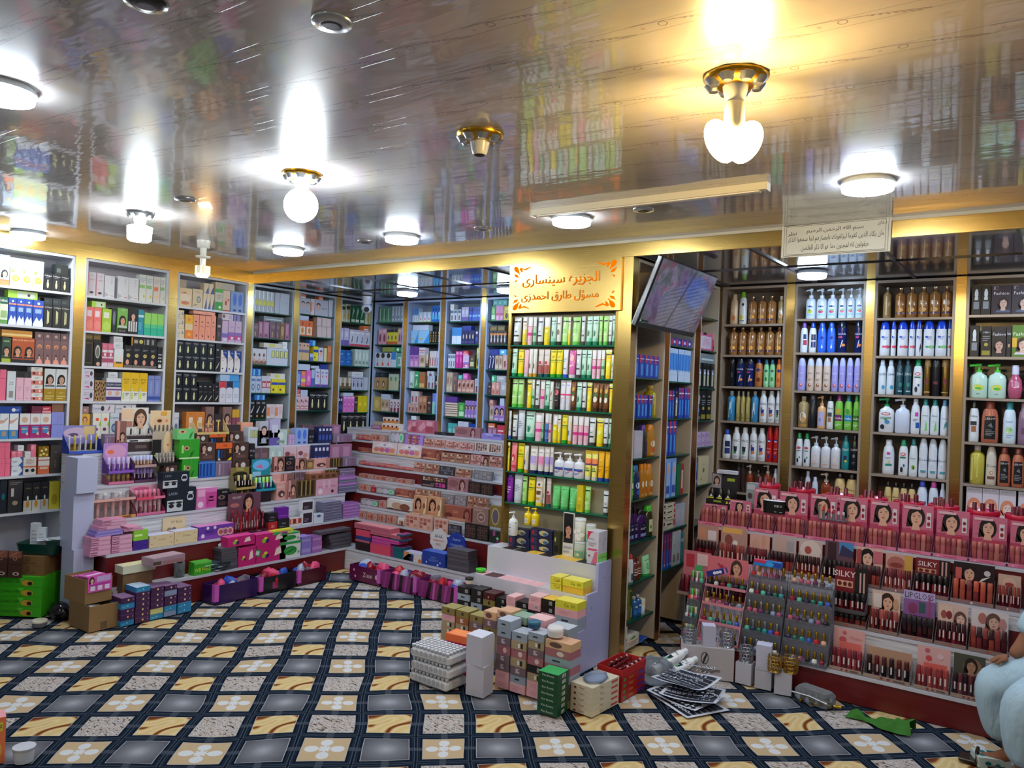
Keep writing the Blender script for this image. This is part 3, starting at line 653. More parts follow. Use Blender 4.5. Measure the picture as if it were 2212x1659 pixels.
V('navydk', 'cylf', 'shampoo_bottle', 'plain dark navy bottle', '12161f', 'r .6 .4 .66 .6 8a8a90', cap='0c0e14', fin='v')
V('brownor', 'sham', 'lotion_bottle', 'brown body lotion bottle with blue cap', 'b8703c', 'e .55 .72 .3 .07 1c2a68; e .6 .3 .25 .1 6a3018', cap='1c2a68')
V('mintlot', 'sham', 'lotion_bottle', 'mint green lotion bottle', '8fd8a0', 'e .6 .72 .25 .06 1c5a68; e .6 .35 .2 .1 2a8a4a; l .2 .1 .8 .25 d0f0d8 3', cap='2a6a8a')
V('orangelot', 'sham', 'lotion_bottle', 'orange body lotion bottle', 'e8893c', 'e .6 .72 .3 .07 26307c; e .5 .3 .25 .1 d85a20', cap='b85a28')
V('bluegel', 'cyl', 'shower_gel_bottle', 'clear blue shower gel bottle', '3a88b8', 'p c8e4f4 .3 .1 .7 .3 .6 .8 .4 .7; r .1 .5 .3 .9 2a6a94', cap='b8c8d0', fin='v')
V('olivegel', 'cyl', 'shower_gel_bottle', 'clear olive shower gel bottle', 'a8985a', 'r .3 .3 .7 .75 c0b274; r .1 .1 .9 .14 8a7a40', cap='c8c8b8', fin='v')
V('zinc', 'sham', 'shampoo_bottle', 'white shampoo bottle with dark droplet', 'e4e6ea', 't .5 .72 .09 1a2234 ZINC; p 22303c .3 .5 .75 .5 .7 .3 .4 .22; e .5 .25 .16 .05 3a9a58; l .2 .06 .8 .14 aab 2', cap='dcdfe4')
V('zincor', 'sham', 'shampoo_bottle', 'white shampoo bottle with navy droplet', 'e4e6ea', 't .5 .72 .09 1a2234 ZINC; p 2a3a8c .3 .5 .75 .5 .7 .3 .4 .22; e .6 .3 .2 .06 e0905a; e .4 .55 .1 .04 c83a58; l .2 .06 .8 .14 aab 2', cap='dcdfe4')
V('whitebl', 'sham', 'shampoo_bottle', 'white bottle with blue cap', 'dfe6ee', 'r .4 .5 .95 .75 1c2a58; r .4 .2 .95 .45 2a3a78', cap='1f4fc0')
V('redbot', 'hs', 'shampoo_bottle', 'red curved shampoo bottle', 'c81e24', 'e .5 .8 .3 .05 2a3a98; e .5 .78 .22 .03 d8d8f0; t .5 .5 .06 f0c8c8 Anti; p 3a3a98 .3 .2 .7 .1 .6 .3; l .3 .3 .7 .4 f0a0a0 2', cap='b81418')
V('pumpwhite', 'pump', 'body_lotion_bottle', 'white pump lotion bottle', 'd6e6f8', 'e .5 .58 .28 .045 22408c; e .5 .33 .24 .08 c83a68; e .55 .4 .15 .05 58a858; r .2 .14 .8 .22 9ad0f0', cap='d6e2f4')
V('pumpcit', 'pump', 'body_lotion_bottle', 'white pump lotion bottle with lemon', 'd6e6f8', 'e .5 .58 .28 .045 22408c; e .5 .33 .24 .08 d8c83a; e .45 .4 .12 .05 58a858; r .2 .14 .8 .22 9ad0f0', cap='d6e2f4')
V('whitepur', 'sham', 'shampoo_bottle', 'white bottle with purple cap', 'dce6f4', 'r .5 .55 .95 .75 1f3a78; r .5 .3 .95 .5 b83a5a', cap='6a4aa8')
V('bluebody', 'sham', 'lotion_bottle', 'bright blue body lotion bottle', '2f6ae4', 'o .6 .6 .2 1a3a98; p c8dcf8 .5 .2 .6 .34 .7 .2 .6 .14', cap='2a62dc')
V('cream3', 'hs', 'body_lotion_bottle', 'cream curvy lotion bottle', 'd8c2b4', 't .5 .7 .08 6a5a78 AQ; e .5 .22 .2 .07 8a4a38; e .55 .24 .1 .04 e8c8a8; l .2 .4 .8 .5 b8a098 2', cap='c8cfe8')
V('lilac3', 'hs', 'body_lotion_bottle', 'lilac curvy lotion bottle', 'a4a0e4', 't .5 .7 .08 e4e0f8 AQ; e .5 .22 .2 .07 d8485a; e .55 .24 .1 .04 f0b8a0; l .2 .4 .8 .5 c8c4f0 2', cap='b4bcf0')
V('blacktall', 'spray', 'spray_can', 'slim black spray can', '1c1e24', '', cap='3a3c42')
V('pumporange', 'pump', 'body_lotion_bottle', 'peach pump bottle with lilac label', 'e8b07a', 'r .15 .1 .85 .75 b8b4d8; r .3 .3 .5 .45 8a8ac0', cap='d8a878')
V('oliveb', 'sham', 'shampoo_bottle', 'white olive shampoo bottle with black cap', 'dfe2e4', 't .5 .76 .07 2a2a2c Olive; r .2 .45 .8 .6 4a4a4a; r .3 .25 .7 .42 a8745a', cap='16181a')
V('vatpur', 'sham', 'shampoo_bottle', 'green bottle with magenta cap', '7cc44c', 'r .1 .3 .9 .52 7a2a68; t .5 .4 .08 f0e8f0 Vatika; e .5 .65 .25 .1 d8a838; l .2 .1 .8 .2 d8f0c8 2', cap='8a2a78')
V('vatblue', 'sham', 'shampoo_bottle', 'green bottle with teal cap', '7cc44c', 'r .1 .3 .9 .52 2a8ac0; t .5 .4 .08 f0f4f8 Vatika; e .5 .65 .25 .1 4a9a3a; l .2 .1 .8 .2 d8f0c8 2', cap='1f7a94')
V('vatgreen', 'sham', 'shampoo_bottle', 'light green bottle with green cap', '7cc44c', 'r .1 .3 .9 .52 3a7a2a; t .5 .4 .08 f0f4e8 Vatika; e .5 .65 .25 .1 58b838; l .2 .1 .8 .2 d8f0c8 2', cap='2f9a3c')
V('whitegreen2', 'sham', 'shampoo_bottle', 'white bottle with green cap', 'dfe6ec', 'e .5 .68 .3 .05 d84a5a; r .2 .55 .8 .58 2a6a58; e .4 .2 .14 .09 26304a; e .65 .32 .1 .04 4a9a58', cap='1f9a5c')
V('widepump', 'pump', 'body_lotion_bottle', 'white pump bottle with peach drop', 'dfe0e8', 'e .5 .4 .2 .15 e8c8b8; e .5 .4 .16 .12 e8dcd8; e .5 .15 .3 .02 e8a888', cap='d4dae8')
V('tealbot', 'sham', 'shampoo_bottle', 'teal shampoo bottle', '1f8a90', 't .5 .72 .09 e8f0f0 ZINC; p 2a2a58 .3 .5 .75 .5 .7 .3 .4 .22; e .6 .3 .15 .05 d8d040', cap='1a7078')
V('blackbot', 'sham', 'shampoo_bottle', 'black shampoo bottle', '16181c', 't .5 .72 .08 e0e0e0 DARK; e .5 .5 .15 .06 8a8a90; l .3 .2 .7 .3 777 2', cap='0e1014')
V('yellowblk', 'sham', 'lotion_bottle', 'cream yellow bottle with black cap', 'd8bc80', 't .5 .62 .08 4a3a2a Abba; l .2 .3 .8 .5 a88a58 3', cap='18161a')
V('slimamber', 'cyl', 'shower_gel_bottle', 'slim clear amber bottle', 'a08458', 'r .4 .1 .55 .95 d8c498', cap='c8c0b0', fin='v', capfin='m')
V('hsred', 'hs', 'shampoo_bottle', 'white anti dandruff bottle with red band', 'e0e4ee', 'e .35 .72 .16 .04 2a58c0; l .4 .62 .8 .74 5a84d0 3; r .3 .3 1 .38 c83058; e .8 .34 .16 .06 d8486a', cap='1f48d0')
V('hsgreen', 'hs', 'shampoo_bottle', 'white anti dandruff bottle with green band', 'e0e4ee', 'e .35 .72 .16 .04 2a58c0; l .4 .62 .8 .74 5a84d0 3; r .3 .3 1 .38 3a9a58; e .8 .34 .14 .06 8ac878', cap='1f48d0')
V('hsleaf', 'hs', 'shampoo_bottle', 'white anti dandruff bottle with dark leaf', 'e0e4ee', 'e .35 .72 .16 .04 2a58c0; p 3a4a50 .7 .1 .95 .3 .9 .5 .7 .3; l .4 .62 .8 .74 5a84d0 2', cap='1f48d0')
V('clearwht', 'sham', 'shampoo_bottle', 'plain white shampoo bottle', 'dce6f0', 't .55 .72 .08 2a6a8a CLEAR; e .7 .25 .2 .08 3a9ac0', cap='c8d8ea')
V('tealdk', 'sham', 'shampoo_bottle', 'dark teal shampoo bottle', '1c4a58', 't .6 .72 .09 d8e4e8 ZINC; e .7 .35 .2 .08 2a8a78; r .4 .1 .9 .14 a8c8d0', cap='16404c')
V('lifeb', 'sham', 'shampoo_bottle', 'white shampoo bottle with red oval', 'e4e8ec', 'e .5 .74 .3 .06 d83a4a; e .5 .74 .22 .035 f0d0d4; r .2 .6 .8 .65 2a7a58; e .4 .2 .14 .1 1c2438; e .62 .35 .1 .05 2a5a98', cap='1f9a68')
V('golddk', 'cylf', 'hair_spray_can', 'gold hair spray can', 'a88448', 'e .5 .5 .2 .1 7a2838; r .1 .1 .9 .14 c8a868', cap='8a6a38', fin='m')
V('blackdk', 'cylf', 'hair_spray_can', 'black hair spray can', '1e1c22', 'r .2 .4 .8 .5 6a3040', cap='2a282e')
V('lifewide', 'pumpw', 'shampoo_bottle', 'large white bottle with red oval and green cap', 'e4e8ee', 'e .5 .72 .3 .06 d03a58; e .5 .72 .22 .035 f0d0d8; r .15 .58 .85 .6 2a7a68; r .15 .53 .85 .55 2a7a68; e .3 .2 .14 .1 1c2438; e .6 .4 .16 .08 4a8ac0; e .5 .5 .1 .05 4a9a58', cap='1fae6c')
V('plainpump', 'pumpw', 'body_lotion_bottle', 'plain white pump bottle', 'd4dcf0', '', cap='dce4f4')
V('magentalab', 'sham', 'shampoo_bottle', 'white bottle with magenta square', 'e2e6ee', 'r .5 .62 .85 .76 d83ab8; r .6 .2 .95 .4 2a5ab0; l .3 .44 .8 .54 88a 2', cap='d0d8e8')
V('aloe', 'sham', 'shampoo_bottle', 'white bottle with teal cap', 'dfe4ea', 'p 8ac87a .5 .1 .8 .15 .7 .5 .55 .3; t .5 .66 .05 3a7a88 Himal; e .5 .45 .25 .04 c8d8d0', cap='1f8a88')
V('blueleaf', 'sham', 'shampoo_bottle', 'white bottle with pale blue cap', 'dfe6f0', 't .6 .58 .06 3a78b8 head; p 4a98a8 .5 .2 .9 .3 .85 .5 .6 .4', cap='5a98c8')
V('pinkprot', 'sham', 'shampoo_bottle', 'white bottle with magenta and green label', 'e2e6ec', 'r .4 .7 .7 .8 c83ab0; r .3 .3 .85 .38 2a8a78; e .6 .45 .14 .05 e0d080; l .3 .55 .8 .62 8890a0 2', cap='d8dce4')
V('avocado', 'sham', 'shampoo_bottle', 'white avocado bottle with teal cap', 'e2e8ea', 'e .55 .3 .2 .08 7aa83a; e .6 .28 .1 .04 6a3a20; t .5 .6 .06 2a5a68 Sunr', cap='1c7a78')
V('dove', 'hs', 'shampoo_bottle', 'white curved shampoo bottle', 'e0e4ec', 't .55 .6 .09 26386c Dove; e .55 .38 .18 .07 c8d0e0; e .58 .38 .1 .04 e0e4ec; r .3 .16 .85 .24 58a0b0', cap='d4dae4')
V('dovetan', 'hs', 'shampoo_bottle', 'tan curved shampoo bottle', 'd8cdbc', 't .55 .66 .09 4a4a5c Dove; e .55 .42 .18 .07 c8903a; e .58 .42 .1 .04 d8cdbc; r .2 .2 .85 .3 7a4a40', cap='cfc4b4')
V('pumpgreen', 'pumpw', 'hand_wash_bottle', 'white hand wash bottle with lime pump', 'c8e4d4', 'e .5 .4 .3 .12 d8d84a; e .5 .36 .2 .05 58b848; r .4 .14 .6 .16 2a8a4a', cap='4ac83c')
V('pinkgel', 'round', 'shower_gel_bottle', 'round pink gel bottle with white cap', 'c05a78', 'e .55 .6 .28 .16 d898ac', cap='d8d4e8', fin='v')
V('olivecap', 'sham', 'shampoo_bottle', 'white olive bottle with dark cap', 'e2e6ea', 't .5 .78 .07 26282c Olive; r .2 .5 .8 .62 3a3c40; r .3 .3 .75 .48 a86a4a', cap='16181c')
V('leroy', 'sham', 'shampoo_bottle', 'copper shampoo bottle with black label', 'b8664a', 'r .2 .1 .85 .8 1c1a1e; t .53 .72 .06 d8d4d0 LEROY; p 777 .4 .5 .7 .45 .6 .6; l .28 .2 .78 .4 888 4', cap='8a3a2c')
V('tealwh', 'sham', 'shampoo_bottle', 'white bottle with blue teal cap', 'd8e6f0', 't .5 .66 .06 3a8ac0 head; e .5 .4 .28 .1 b8dca0; e .6 .42 .1 .05 8ac87a; l .3 .16 .8 .28 8ab0d0 2', cap='2f9aa8')
V('pinkish', 'sham', 'shampoo_bottle', 'dusty rose shampoo bottle', '8a6a80', 'r .3 .3 .9 .5 6a4a60', cap='a88a9c', fin='v')
V('yellowgel', 'cyl', 'shower_gel_bottle', 'clear yellow gel bottle', 'c8ba4a', 'r .1 .1 .25 .9 e0d880; r .5 .2 .6 .9 d8cc68', cap='d0c8c8', fin='v')
V('smallamber', 'pump', 'serum_bottle', 'small amber serum bottle', '8a3a1c', 'r .2 .2 .8 .5 c86a3a', cap='d8c8b8', fin='v')
V('smallblack', 'sham', 'serum_bottle', 'small black topped bottle', '3a2a28', '', cap='14141a', fin='v')
V('smallwhite', 'sham', 'serum_bottle', 'small white bottle', 'd0d8e8', 'r .3 .3 .7 .6 8a98b8', cap='c8d0e4')
V('whblue', 'sham', 'shampoo_bottle', 'white bottle with blue top', 'd8e0f0', 'r .3 .2 .9 .5 2a3a68; t .6 .35 .08 d8e0f0 HAIR', cap='3a58d0')
V('whpink', 'sham', 'shampoo_bottle', 'white bottle with pink top', 'd8e0f0', 'r .3 .2 .9 .5 b83a68; t .6 .35 .08 f0d8e0 HAIR', cap='d05ab8')
V('pinkbottle2', 'sham', 'baby_lotion_bottle', 'pink rounded bottle with ball cap', 'e8a8a8', 'e .6 .3 .25 .2 f0c8c8', cap='e8a0a0')
V('olivepur', 'sham', 'hair_oil_bottle', 'dark olive bottle with purple cap', '3a3628', 'r .3 .1 .8 .6 2a2450', cap='5a3aa0', fin='v')
V('goldoil', 'sham', 'hair_oil_bottle', 'amber oil bottle with orange cap', 'b87a1c', 'e .5 .5 .3 .12 e8dcc0; e .6 .25 .3 .1 c8602a; l .2 .05 .8 .15 e8c888 2', cap='e08a1c', fin='v')
V('greenoil', 'sham', 'hair_oil_bottle', 'green oil bottle with green cap', '3aa23c', 'e .5 .5 .3 .12 e8ecd8; e .6 .25 .3 .1 8ad048; e .7 .7 .1 .04 e8d83a', cap='1fa858', fin='v')
V('blueoil', 'sham', 'hair_oil_bottle', 'dark blue oil bottle with blue cap', '1f2f5c', 'e .5 .5 .3 .12 c8d8e8; e .6 .25 .3 .1 2a6ab8', cap='1f6ab0', fin='v')
V('purplebot', 'sham', 'mouthwash_bottle', 'deep purple bottle with black cap', '3a1458', 'r .1 .1 .9 .7 181a38; t .5 .6 .06 8ab0f0 Listr; l .2 .4 .8 .5 c8d0e8 2; r .2 .12 .8 .25 8a98d0', cap='0e0a18', fin='v')
V('olivegr', 'sham', 'mouthwash_bottle', 'olive bottle with bright green cap', '2c3018', 'r .2 .2 .7 .7 c8d0a0; e .4 .4 .1 .08 4a7a2a', cap='4ac83a', fin='v')
V('yellowcl', 'cyl', 'oil_bottle', 'clear yellow oil bottle with gold top', 'a89a1c', 'r .2 .5 .8 .75 c8b868; r .3 .1 .5 .9 c8b83a', cap='c8a858', fin='v')
V('redcapsm', 'sham', 'nail_remover_bottle', 'small white bottle with red cap', 'd8d8e0', 'r .2 .1 .8 .4 2a5a78', cap='c8342c')
V('spraysm', 'cyl', 'spray_bottle', 'slim white spray bottle', 'dcdcdc', 'r .3 .3 .7 .6 a8a8a8', cap='dcdcdc')
V('brownsm', 'cyl', 'nail_remover_bottle', 'small brown bottle with striped label', '6a3428', 'r .1 .3 .9 .36 d8c8c0; r .1 .45 .9 .5 d8c8c0; r .1 .6 .9 .64 d8c8c0', cap='8a4a38', fin='v')
V('cylgreen', 'spray', 'oil_bottle', 'tall green gold cylinder bottle', '6a6a20', 'r .2 .5 .8 .95 3a4a20; r .4 .1 .6 .4 a8a8b8', cap='4a5420', fin='v')
V('droppersm', 'cyl', 'dropper_bottle', 'small dropper bottle with blue label', '2a5a94', 'r .1 .2 .9 .5 3a78c8; r .2 .6 .8 .7 c8d8e8', cap='d8d4c8', fin='v')
V('redround', 'round', 'perfume_bottle', 'round red glass perfume bottle', 'a82a34', 'e .4 .6 .2 .2 d86a68', cap='d8b8a0', fin='v')
def T_(key, desc, col, art, cap, name='cosmetic_tube', **kw):
 D(key, 'tube', name, 'tube', desc, kw.pop('d', .04), col, art, cap=cap, **kw)
T_('tw', 'white and grey face wash tube', 'd4dce2', 'r .1 .78 .9 .84 222; e .5 .55 .25 .07 e8eef2; r .1 .2 .9 .26 333; o .4 .4 .06 222; o .6 .4 .06 222', '3c4246')
T_('ty', 'yellow and white lemon foam tube', 'e4e4dc', 'r 0 0 1 .5 ecd92c; e .5 .4 .28 .1 f4f0a0; t .5 .68 .08 f09a2a FOAM; r .1 .8 .9 .84 3a3a28', 'f0cf1c')
T_('tl', 'white tube with yellow half', 'dfe2e0', 'r 0 0 1 .6 f0dc28; r .1 .55 .9 .57 d08a2a; e .6 .42 .2 .06 f8f0a0', 'ecd41c')
T_('tp', 'white and pink cream tube', 'e2dfe2', 'r 0 0 1 .62 ecb4cc; r 0 .24 1 .36 dc3c94; r 0 .62 1 .64 c87a5a', 'e8c4d4')
T_('tg', 'white and green cream tube', 'dfe4e0', 'r 0 0 1 .6 a8d8b0; r 0 .24 1 .36 2f9a58; r 0 .62 1 .64 c87a5a', '2f8a58')
T_('ta', 'mint aloe foam tube', 'c4e8d8', 't .5 .72 .07 1f7a5a FOAM; r .1 .82 .9 .86 223; p 1f7a58 .35 .2 .6 .2 .7 .42 .5 .35 .55 .5 .42 .4 .3 .45; r 0 0 1 .14 8ad8b8', '12805a')
T_('tb', 'white coffee scrub tube', 'dcdcd8', 'e .5 .35 .3 .1 6a4a38; p 3a2a20 .2 .4 .5 .5 .8 .4 .6 .3; r .2 .7 .8 .74 777', '26221f')
T_('tgr', 'apple green face wash tube', 'b0e48c', 'e .5 .45 .28 .08 8ad068; r .1 .8 .9 .85 223; r .1 .26 .9 .3 d8f0c8', '5cc04c')
T_('yy', 'bright yellow mustard tube with green cap', 'f0dc10', 'r 0 .56 1 .6 3a7a28; t .5 .5 .06 2a6a20 mustard; e .5 .72 .25 .05 d8b81c; r .1 .92 .9 .97 8aa028', '2aa02c')
T_('pk', 'pale pink tube', 'e8b4c8', 'r .3 .2 .7 .24 d890b0', 'c8ccd4')
T_('wg', 'white tube with gold cap', 'e2e2de', 'r .2 .2 .5 .4 5a6a98; r .7 .2 .8 .8 e8c878', 'd09a2c')
T_('rose', 'pale tube with rose print', 'dcd0cc', 'r 0 0 1 .36 a85a58; o .5 .45 .28 d8385c; o .5 .45 .15 b02848; t .5 .78 .06 777 Rose', '1f5a58')
T_('wb', 'white tube with blue cap', 'dfe4ec', 'l .2 .5 .8 .7 a8b0c0 3; r .2 .2 .8 .26 8a98b8', '1f58d0')
T_('pinkm', 'metallic pink tube', 'd868a8', 'e .5 .7 .3 .15 f0c0b8; l .2 .3 .8 .4 f0d0e0 2', 'd8d8e4', fin='v')
T_('yf', 'yellow lemon foam tube', 'f0e02c', 't .5 .7 .1 f0862a FOAM; e .5 .42 .25 .1 f4f08c; r .1 .8 .9 .85 333; r 0 .9 1 1 dfe8b0', 'f0c81c')
T_('wh2', 'white tube with leaf', 'e0e4e0', 'p c84a3a .3 .5 .6 .6 .5 .35; p 3a9a4a .4 .5 .8 .7 .6 .45; r .2 .2 .8 .24 999', 'd8dcd8')
T_('blk', 'black and rose face tube', '2a2628', 'e .5 .55 .4 .12 d85a70; t .5 .75 .08 d8c8c8 TONE; r .2 .2 .8 .24 888', '18161a')
T_('fair', 'white and pink whitening tube', 'dfdfe8', 't .5 .82 .06 5a5ac0 FAIR; r 0 .42 1 .48 e83c78; p c8d0f0 .3 .1 .7 .1 .5 .35; r 0 .3 1 .32 e8a8c0', 'd8d8e4')
T_('coco', 'brown coconut scrub tube', '7a4a2c', 'e .5 .72 .3 .1 c8a03a; e .5 .5 .35 .12 4a6a2a; e .55 .34 .3 .12 efe8dc; r 0 0 1 .1 6a3a20', '4a2c18')
T_('blu', 'white and blue tube', 'dfe4ea', 'r 0 0 1 .6 4a84d0; r 0 .24 1 .36 2a58b0; r 0 .62 1 .64 c87a5a', '2f68b8')
T_('pinkgirl', 'coral pink tube with girl print', 'f08a94', 'e .5 .4 .3 .16 c83048; e .5 .36 .18 .1 f4d0b8; r 0 0 1 .12 d84a68', 'e87a88')
T_('nv', 'white and violet tube with navy cap', 'e4e0dc', 'r 0 .3 1 .6 b8a4e4; r 0 .22 1 .3 d8c8e4; r .2 .75 .8 .78 a8a8b8', '1c2a5c')
T_('nvp', 'white and pink tube with navy cap', 'e4e0dc', 'r 0 .3 1 .6 f090c0; r 0 .22 1 .3 e8b8d4; r .2 .75 .8 .78 a8a8b8', '1c2a5c')
T_('spf', 'pale yellow sun cream tube marked 90', 'f0ec80', 'r 0 .5 1 .7 f08a5a; r 0 .44 1 .5 6a3a78; t .5 .3 .12 2a2a28 90; r .1 .2 .9 .24 3a8a3a; r 0 .9 1 1 f0c42c', 'd8d8d0')
T_('gold', 'orange gold sun cream tube', 'f4b818', 'o .5 .68 .16 f8d068; r .1 .42 .9 .44 c87a10; l .2 .2 .8 .34 c88a18 2', '1f4ab0')
T_('purple', 'purple hair tube', '8a2aa8', 'r 0 .85 1 1 26306c; t .5 .92 .06 d8d8f0 GEL; o .5 .7 .15 5a1a88; l .2 .2 .8 .5 d8a0e0 3', '6a1f8c')
T_('spraywh', 'white mist spray bottle with clear cap', 'd0d8e4', 'l .2 .3 .8 .6 99a 4', 'b8c0c8')
T_('creamt', 'cream tube with brown label', 'e8e0d0', 'r .2 .3 .8 .45 7a4a30; o .5 .7 .14 6a3a28; r .1 .56 .9 .6 e0a03a; r .2 .1 .8 .2 d8a84a', 'f0d83c')
T_('sea', 'translucent green gel tube', '6fd07c', 't .5 .85 .06 2a8a48 Simple; p 8ae098 .3 .3 .6 .3 .45 .6; r .1 .2 .6 .22 d8f8d8', '4aa85c', fin='v')
T_('greenfoot', 'mint tube with green cap', 'a8e4b0', 'o .5 .4 .18 4ab868; o .5 .4 .1 a8e4b0; r .2 .75 .8 .78 2a8a58', '2fa048')
V('pumpw3', 'pump', 'body_lotion_bottle', 'white square pump lotion', 'dfe2f0', 'r .1 .42 .95 .56 3a58a8; r .5 .38 .95 .42 c83a48; l .1 .2 .7 .34 6a7ab0 2', cap='e4e6f0')
V('jar', 'jar', 'cream_jar', 'small cream jar with cap', 'dfe4ea', '', cap='e8dcc0', cat='jar')
V('yellowpump', 'pump', 'hand_wash_bottle', 'yellow pump soap bottle', 'f0d41c', 'r .25 .15 .75 .55 e8e4d8; l .3 .2 .7 .5 a8a48a 4', cap='f0d01c')
V('cetaph', 'pumpw', 'body_lotion_bottle', 'white lotion bottle with blue triangle', 'e8ebee', 'p 2450b0 .45 .02 1 .02 1 .6; t .35 .62 .05 5a6a88 Clean; r .2 .44 .5 .47 222; l .15 .1 .45 .3 9aa 3; p 2450b0 .7 .75 1 .78 1 .7', cap='e4e8ee')
V('talljar', 'jarlid', 'cotton_jar', 'clear tall jar with screw lid', 'b8c4b4', 'r 0 .02 1 .5 7ab090; e .4 .25 .25 .1 d8dcc8', cap='d0d4d8', cat='jar', fin='v')
V('cottonjar', 'jarlid', 'cotton_jar', 'clear jar of white cotton balls', 'd6d6cc', 'o .2 .1 .2 f4f4ec; o .6 .14 .2 f4f4ec; o .4 .3 .2 f4f4ec; o .8 .34 .2 f4f4ec; o .2 .5 .2 f4f4ec; o .6 .55 .2 f4f4ec', cap='e8ecf0', cat='jar')
def rings_for(kind, w, h, d):
 a, b = w / 2, d / 2
 S = lambda L: [None if q is None else (q[0] * h, q[1] * a, q[2] * b) for q in L]
 if kind == 'tube':
  return (S([(.12, .78, 1), (.3, .84, .9), (.6, .92, .62), (.9, .985, .2), (.93, 1, .1), (1, 1, .08)]), S([(0, .8, 1), (.12, .82, 1.02)]), 2.2)
 if kind == 'hs':
  return (S([(0, .9, .9), (.02, .98, 1), (.2, 1, 1), (.45, .93, .92), (.62, .96, .95), (.76, .9, .9)]), S([(.76, .9, .9), (.86, .8, .8), (.95, .62, .62), (1, .4, .4)]), 2.3)
 if kind == 'cyl':
  w2 = min(a, b) / a
  return (S([(0, .9, .9), (.02, 1, 1), (.74, 1, 1), (.8, .8, .8), (.83, .42 * w2 + .1, .42), (.86, .36, .36)]), S([(.86, .36, .36), None, (.86, .44, .44), (1, .44, .44)]), 2.0)
 if kind == 'cylf':
  return (S([(0, .95, .95), (.02, 1, 1), (.8, 1, 1)]), S([(.8, .96, .96), (.98, .92, .92), (1, .8, .8)]), 2.0)
 if kind == 'spray':
  return (S([(0, .95, .95), (.02, 1, 1), (.82, 1, 1), (.86, .8, .8)]), S([(.86, .85, .85), (.98, .82, .82), (1, .7, .7)]), 2.0)
 if kind == 'round':
  return (S([(0, .6, .6), (.05, .85, .85), (.3, 1, 1), (.55, .85, .85), (.68, .5, .5), (.72, .4, .4)]), S([(.72, .5, .5), (.98, .48, .48), (1, .44, .44)]), 2.0)
 if kind in ('jar', 'jarlid'):
  k = .6 if kind == 'jar' else .88
  return (S([(0, .95, .95), (.03, 1, 1), (k - .02, 1, 1), (k, .9, .9)]), S([(k, 1, 1), (.98, 1, 1), (1, .92, .92)]), 2.0)
 if kind == 'pump':
  return (S([(0, .92, .92), (.02, 1, 1), (.56, .98, .98), (.64, .85, .85), (.68, .45, .5), (.7, .4, .45)]), S([(.7, .42, .5), (.78, .42, .5), None, (.78, .14, .16), (.9, .14, .16), None, (.9, .3, .34), (.98, .34, .36), (1, .28, .3)]), 2.6)
 if kind == 'pumpw':
  return (S([(0, .9, .9), (.03, 1, 1), (.55, 1, 1), (.66, .84, .86), (.72, .4, .45), (.75, .32, .4)]), S([(.75, .34, .42), (.81, .34, .42), None, (.81, .12, .14), (.92, .12, .14), None, (.92, .3, .3), (.99, .34, .34), (1, .3, .3)]), 2.8)
 return (S([(0, .9, .88), (.02, .98, 1), (.15, 1, 1), (.6, .96, .95), (.76, .82, .84), (.82, .64, .72)]), S([(.82, .56, .68), (.97, .52, .64), (1, .42, .5)]), 2.4)
PROTO = {}
def product(key, w, h, dmax=None):
 """a product of this design and size; the first is built, later ones are copies that share its meshes"""
 s = DES[key]
 d = s['d'] if s['kind'] == 'box' else min(s['d'] * 1.3, w * .95) if s['kind'] not in ('cyl', 'cylf', 'spray', 'round', 'jar', 'jarlid') else w
 if dmax:
  d = min(d, dmax)
 k = (key, round(w, 3), round(h, 3), round(d, 3))
 if k in PROTO:
  return copytree(PROTO[k]), d
 fin = s.get('fin', 'c' if s['kind'] == 'box' else 'p')
 mb = MB()
 if s['kind'] == 'box':
  mb.box(-w / 2, w / 2, -d / 2, d / 2, 0, h, mat(s['col'], fin))
  draw(mb, s['art'], planar(w, h, -d / 2), 'c', w / h)
  if 'top' in s:
   mb.poly([(-w / 2, -d / 2, h + .0004), (w / 2, -d / 2, h + .0004), (w / 2, d / 2, h + .0004), (-w / 2, d / 2, h + .0004)], mat(s['top']))
  o = mb.obj(s['name'])
 else:
  body, cap, e = rings_for(s['kind'], w, h, d)
  n = 16 if w > .05 else 12
  mb.loft(body, mat(s['col'], fin), n, True, e=e)
  bh = [q for q in body if q]
  P0 = wrapped(body, w, h, e=e)
  z0, z1 = bh[0][0] / h, bh[-1][0] / h
  def P(x, y, L):
   return P0(x, z0 + .01 + (z1 - z0) * y * .97, L)
  P.curved = True
  draw(mb, s['art'], P, 'p', w / h / (z1 - z0))
  o = mb.obj(s['name'])
  c = MB()
  c.loft(cap, mat(s['cap'], s.get('capfin', 'p')), n, True, e=e)
  if s['kind'] in ('pump', 'pumpw'):
   z = .95 * h
   c.tube([(0, 0, z), (-w * .3, -d * .1, z), (-w * .52, -d * .16, z - h * .02)], w * .09, mat(s['cap'], 'p'))
  c.obj('pump_head' if s['kind'] in ('pump', 'pumpw') else 'lid' if s['kind'][:3] == 'jar' else 'cap', o)
 PROTO[k] = o
 return o, d
ITEMS = []
ORD = 'first second third fourth fifth sixth seventh eighth ninth tenth eleventh twelfth thirteenth fourteenth fifteenth sixteenth seventeenth eighteenth nineteenth twentieth twenty-first twenty-second twenty-third twenty-fourth twenty-fifth twenty-sixth twenty-seventh twenty-eighth twenty-ninth thirtieth'.split()
def reg(o, desc, where, cat, key, layer=0, group=None):
 ITEMS.append((o, desc, where, cat, key, layer, group))
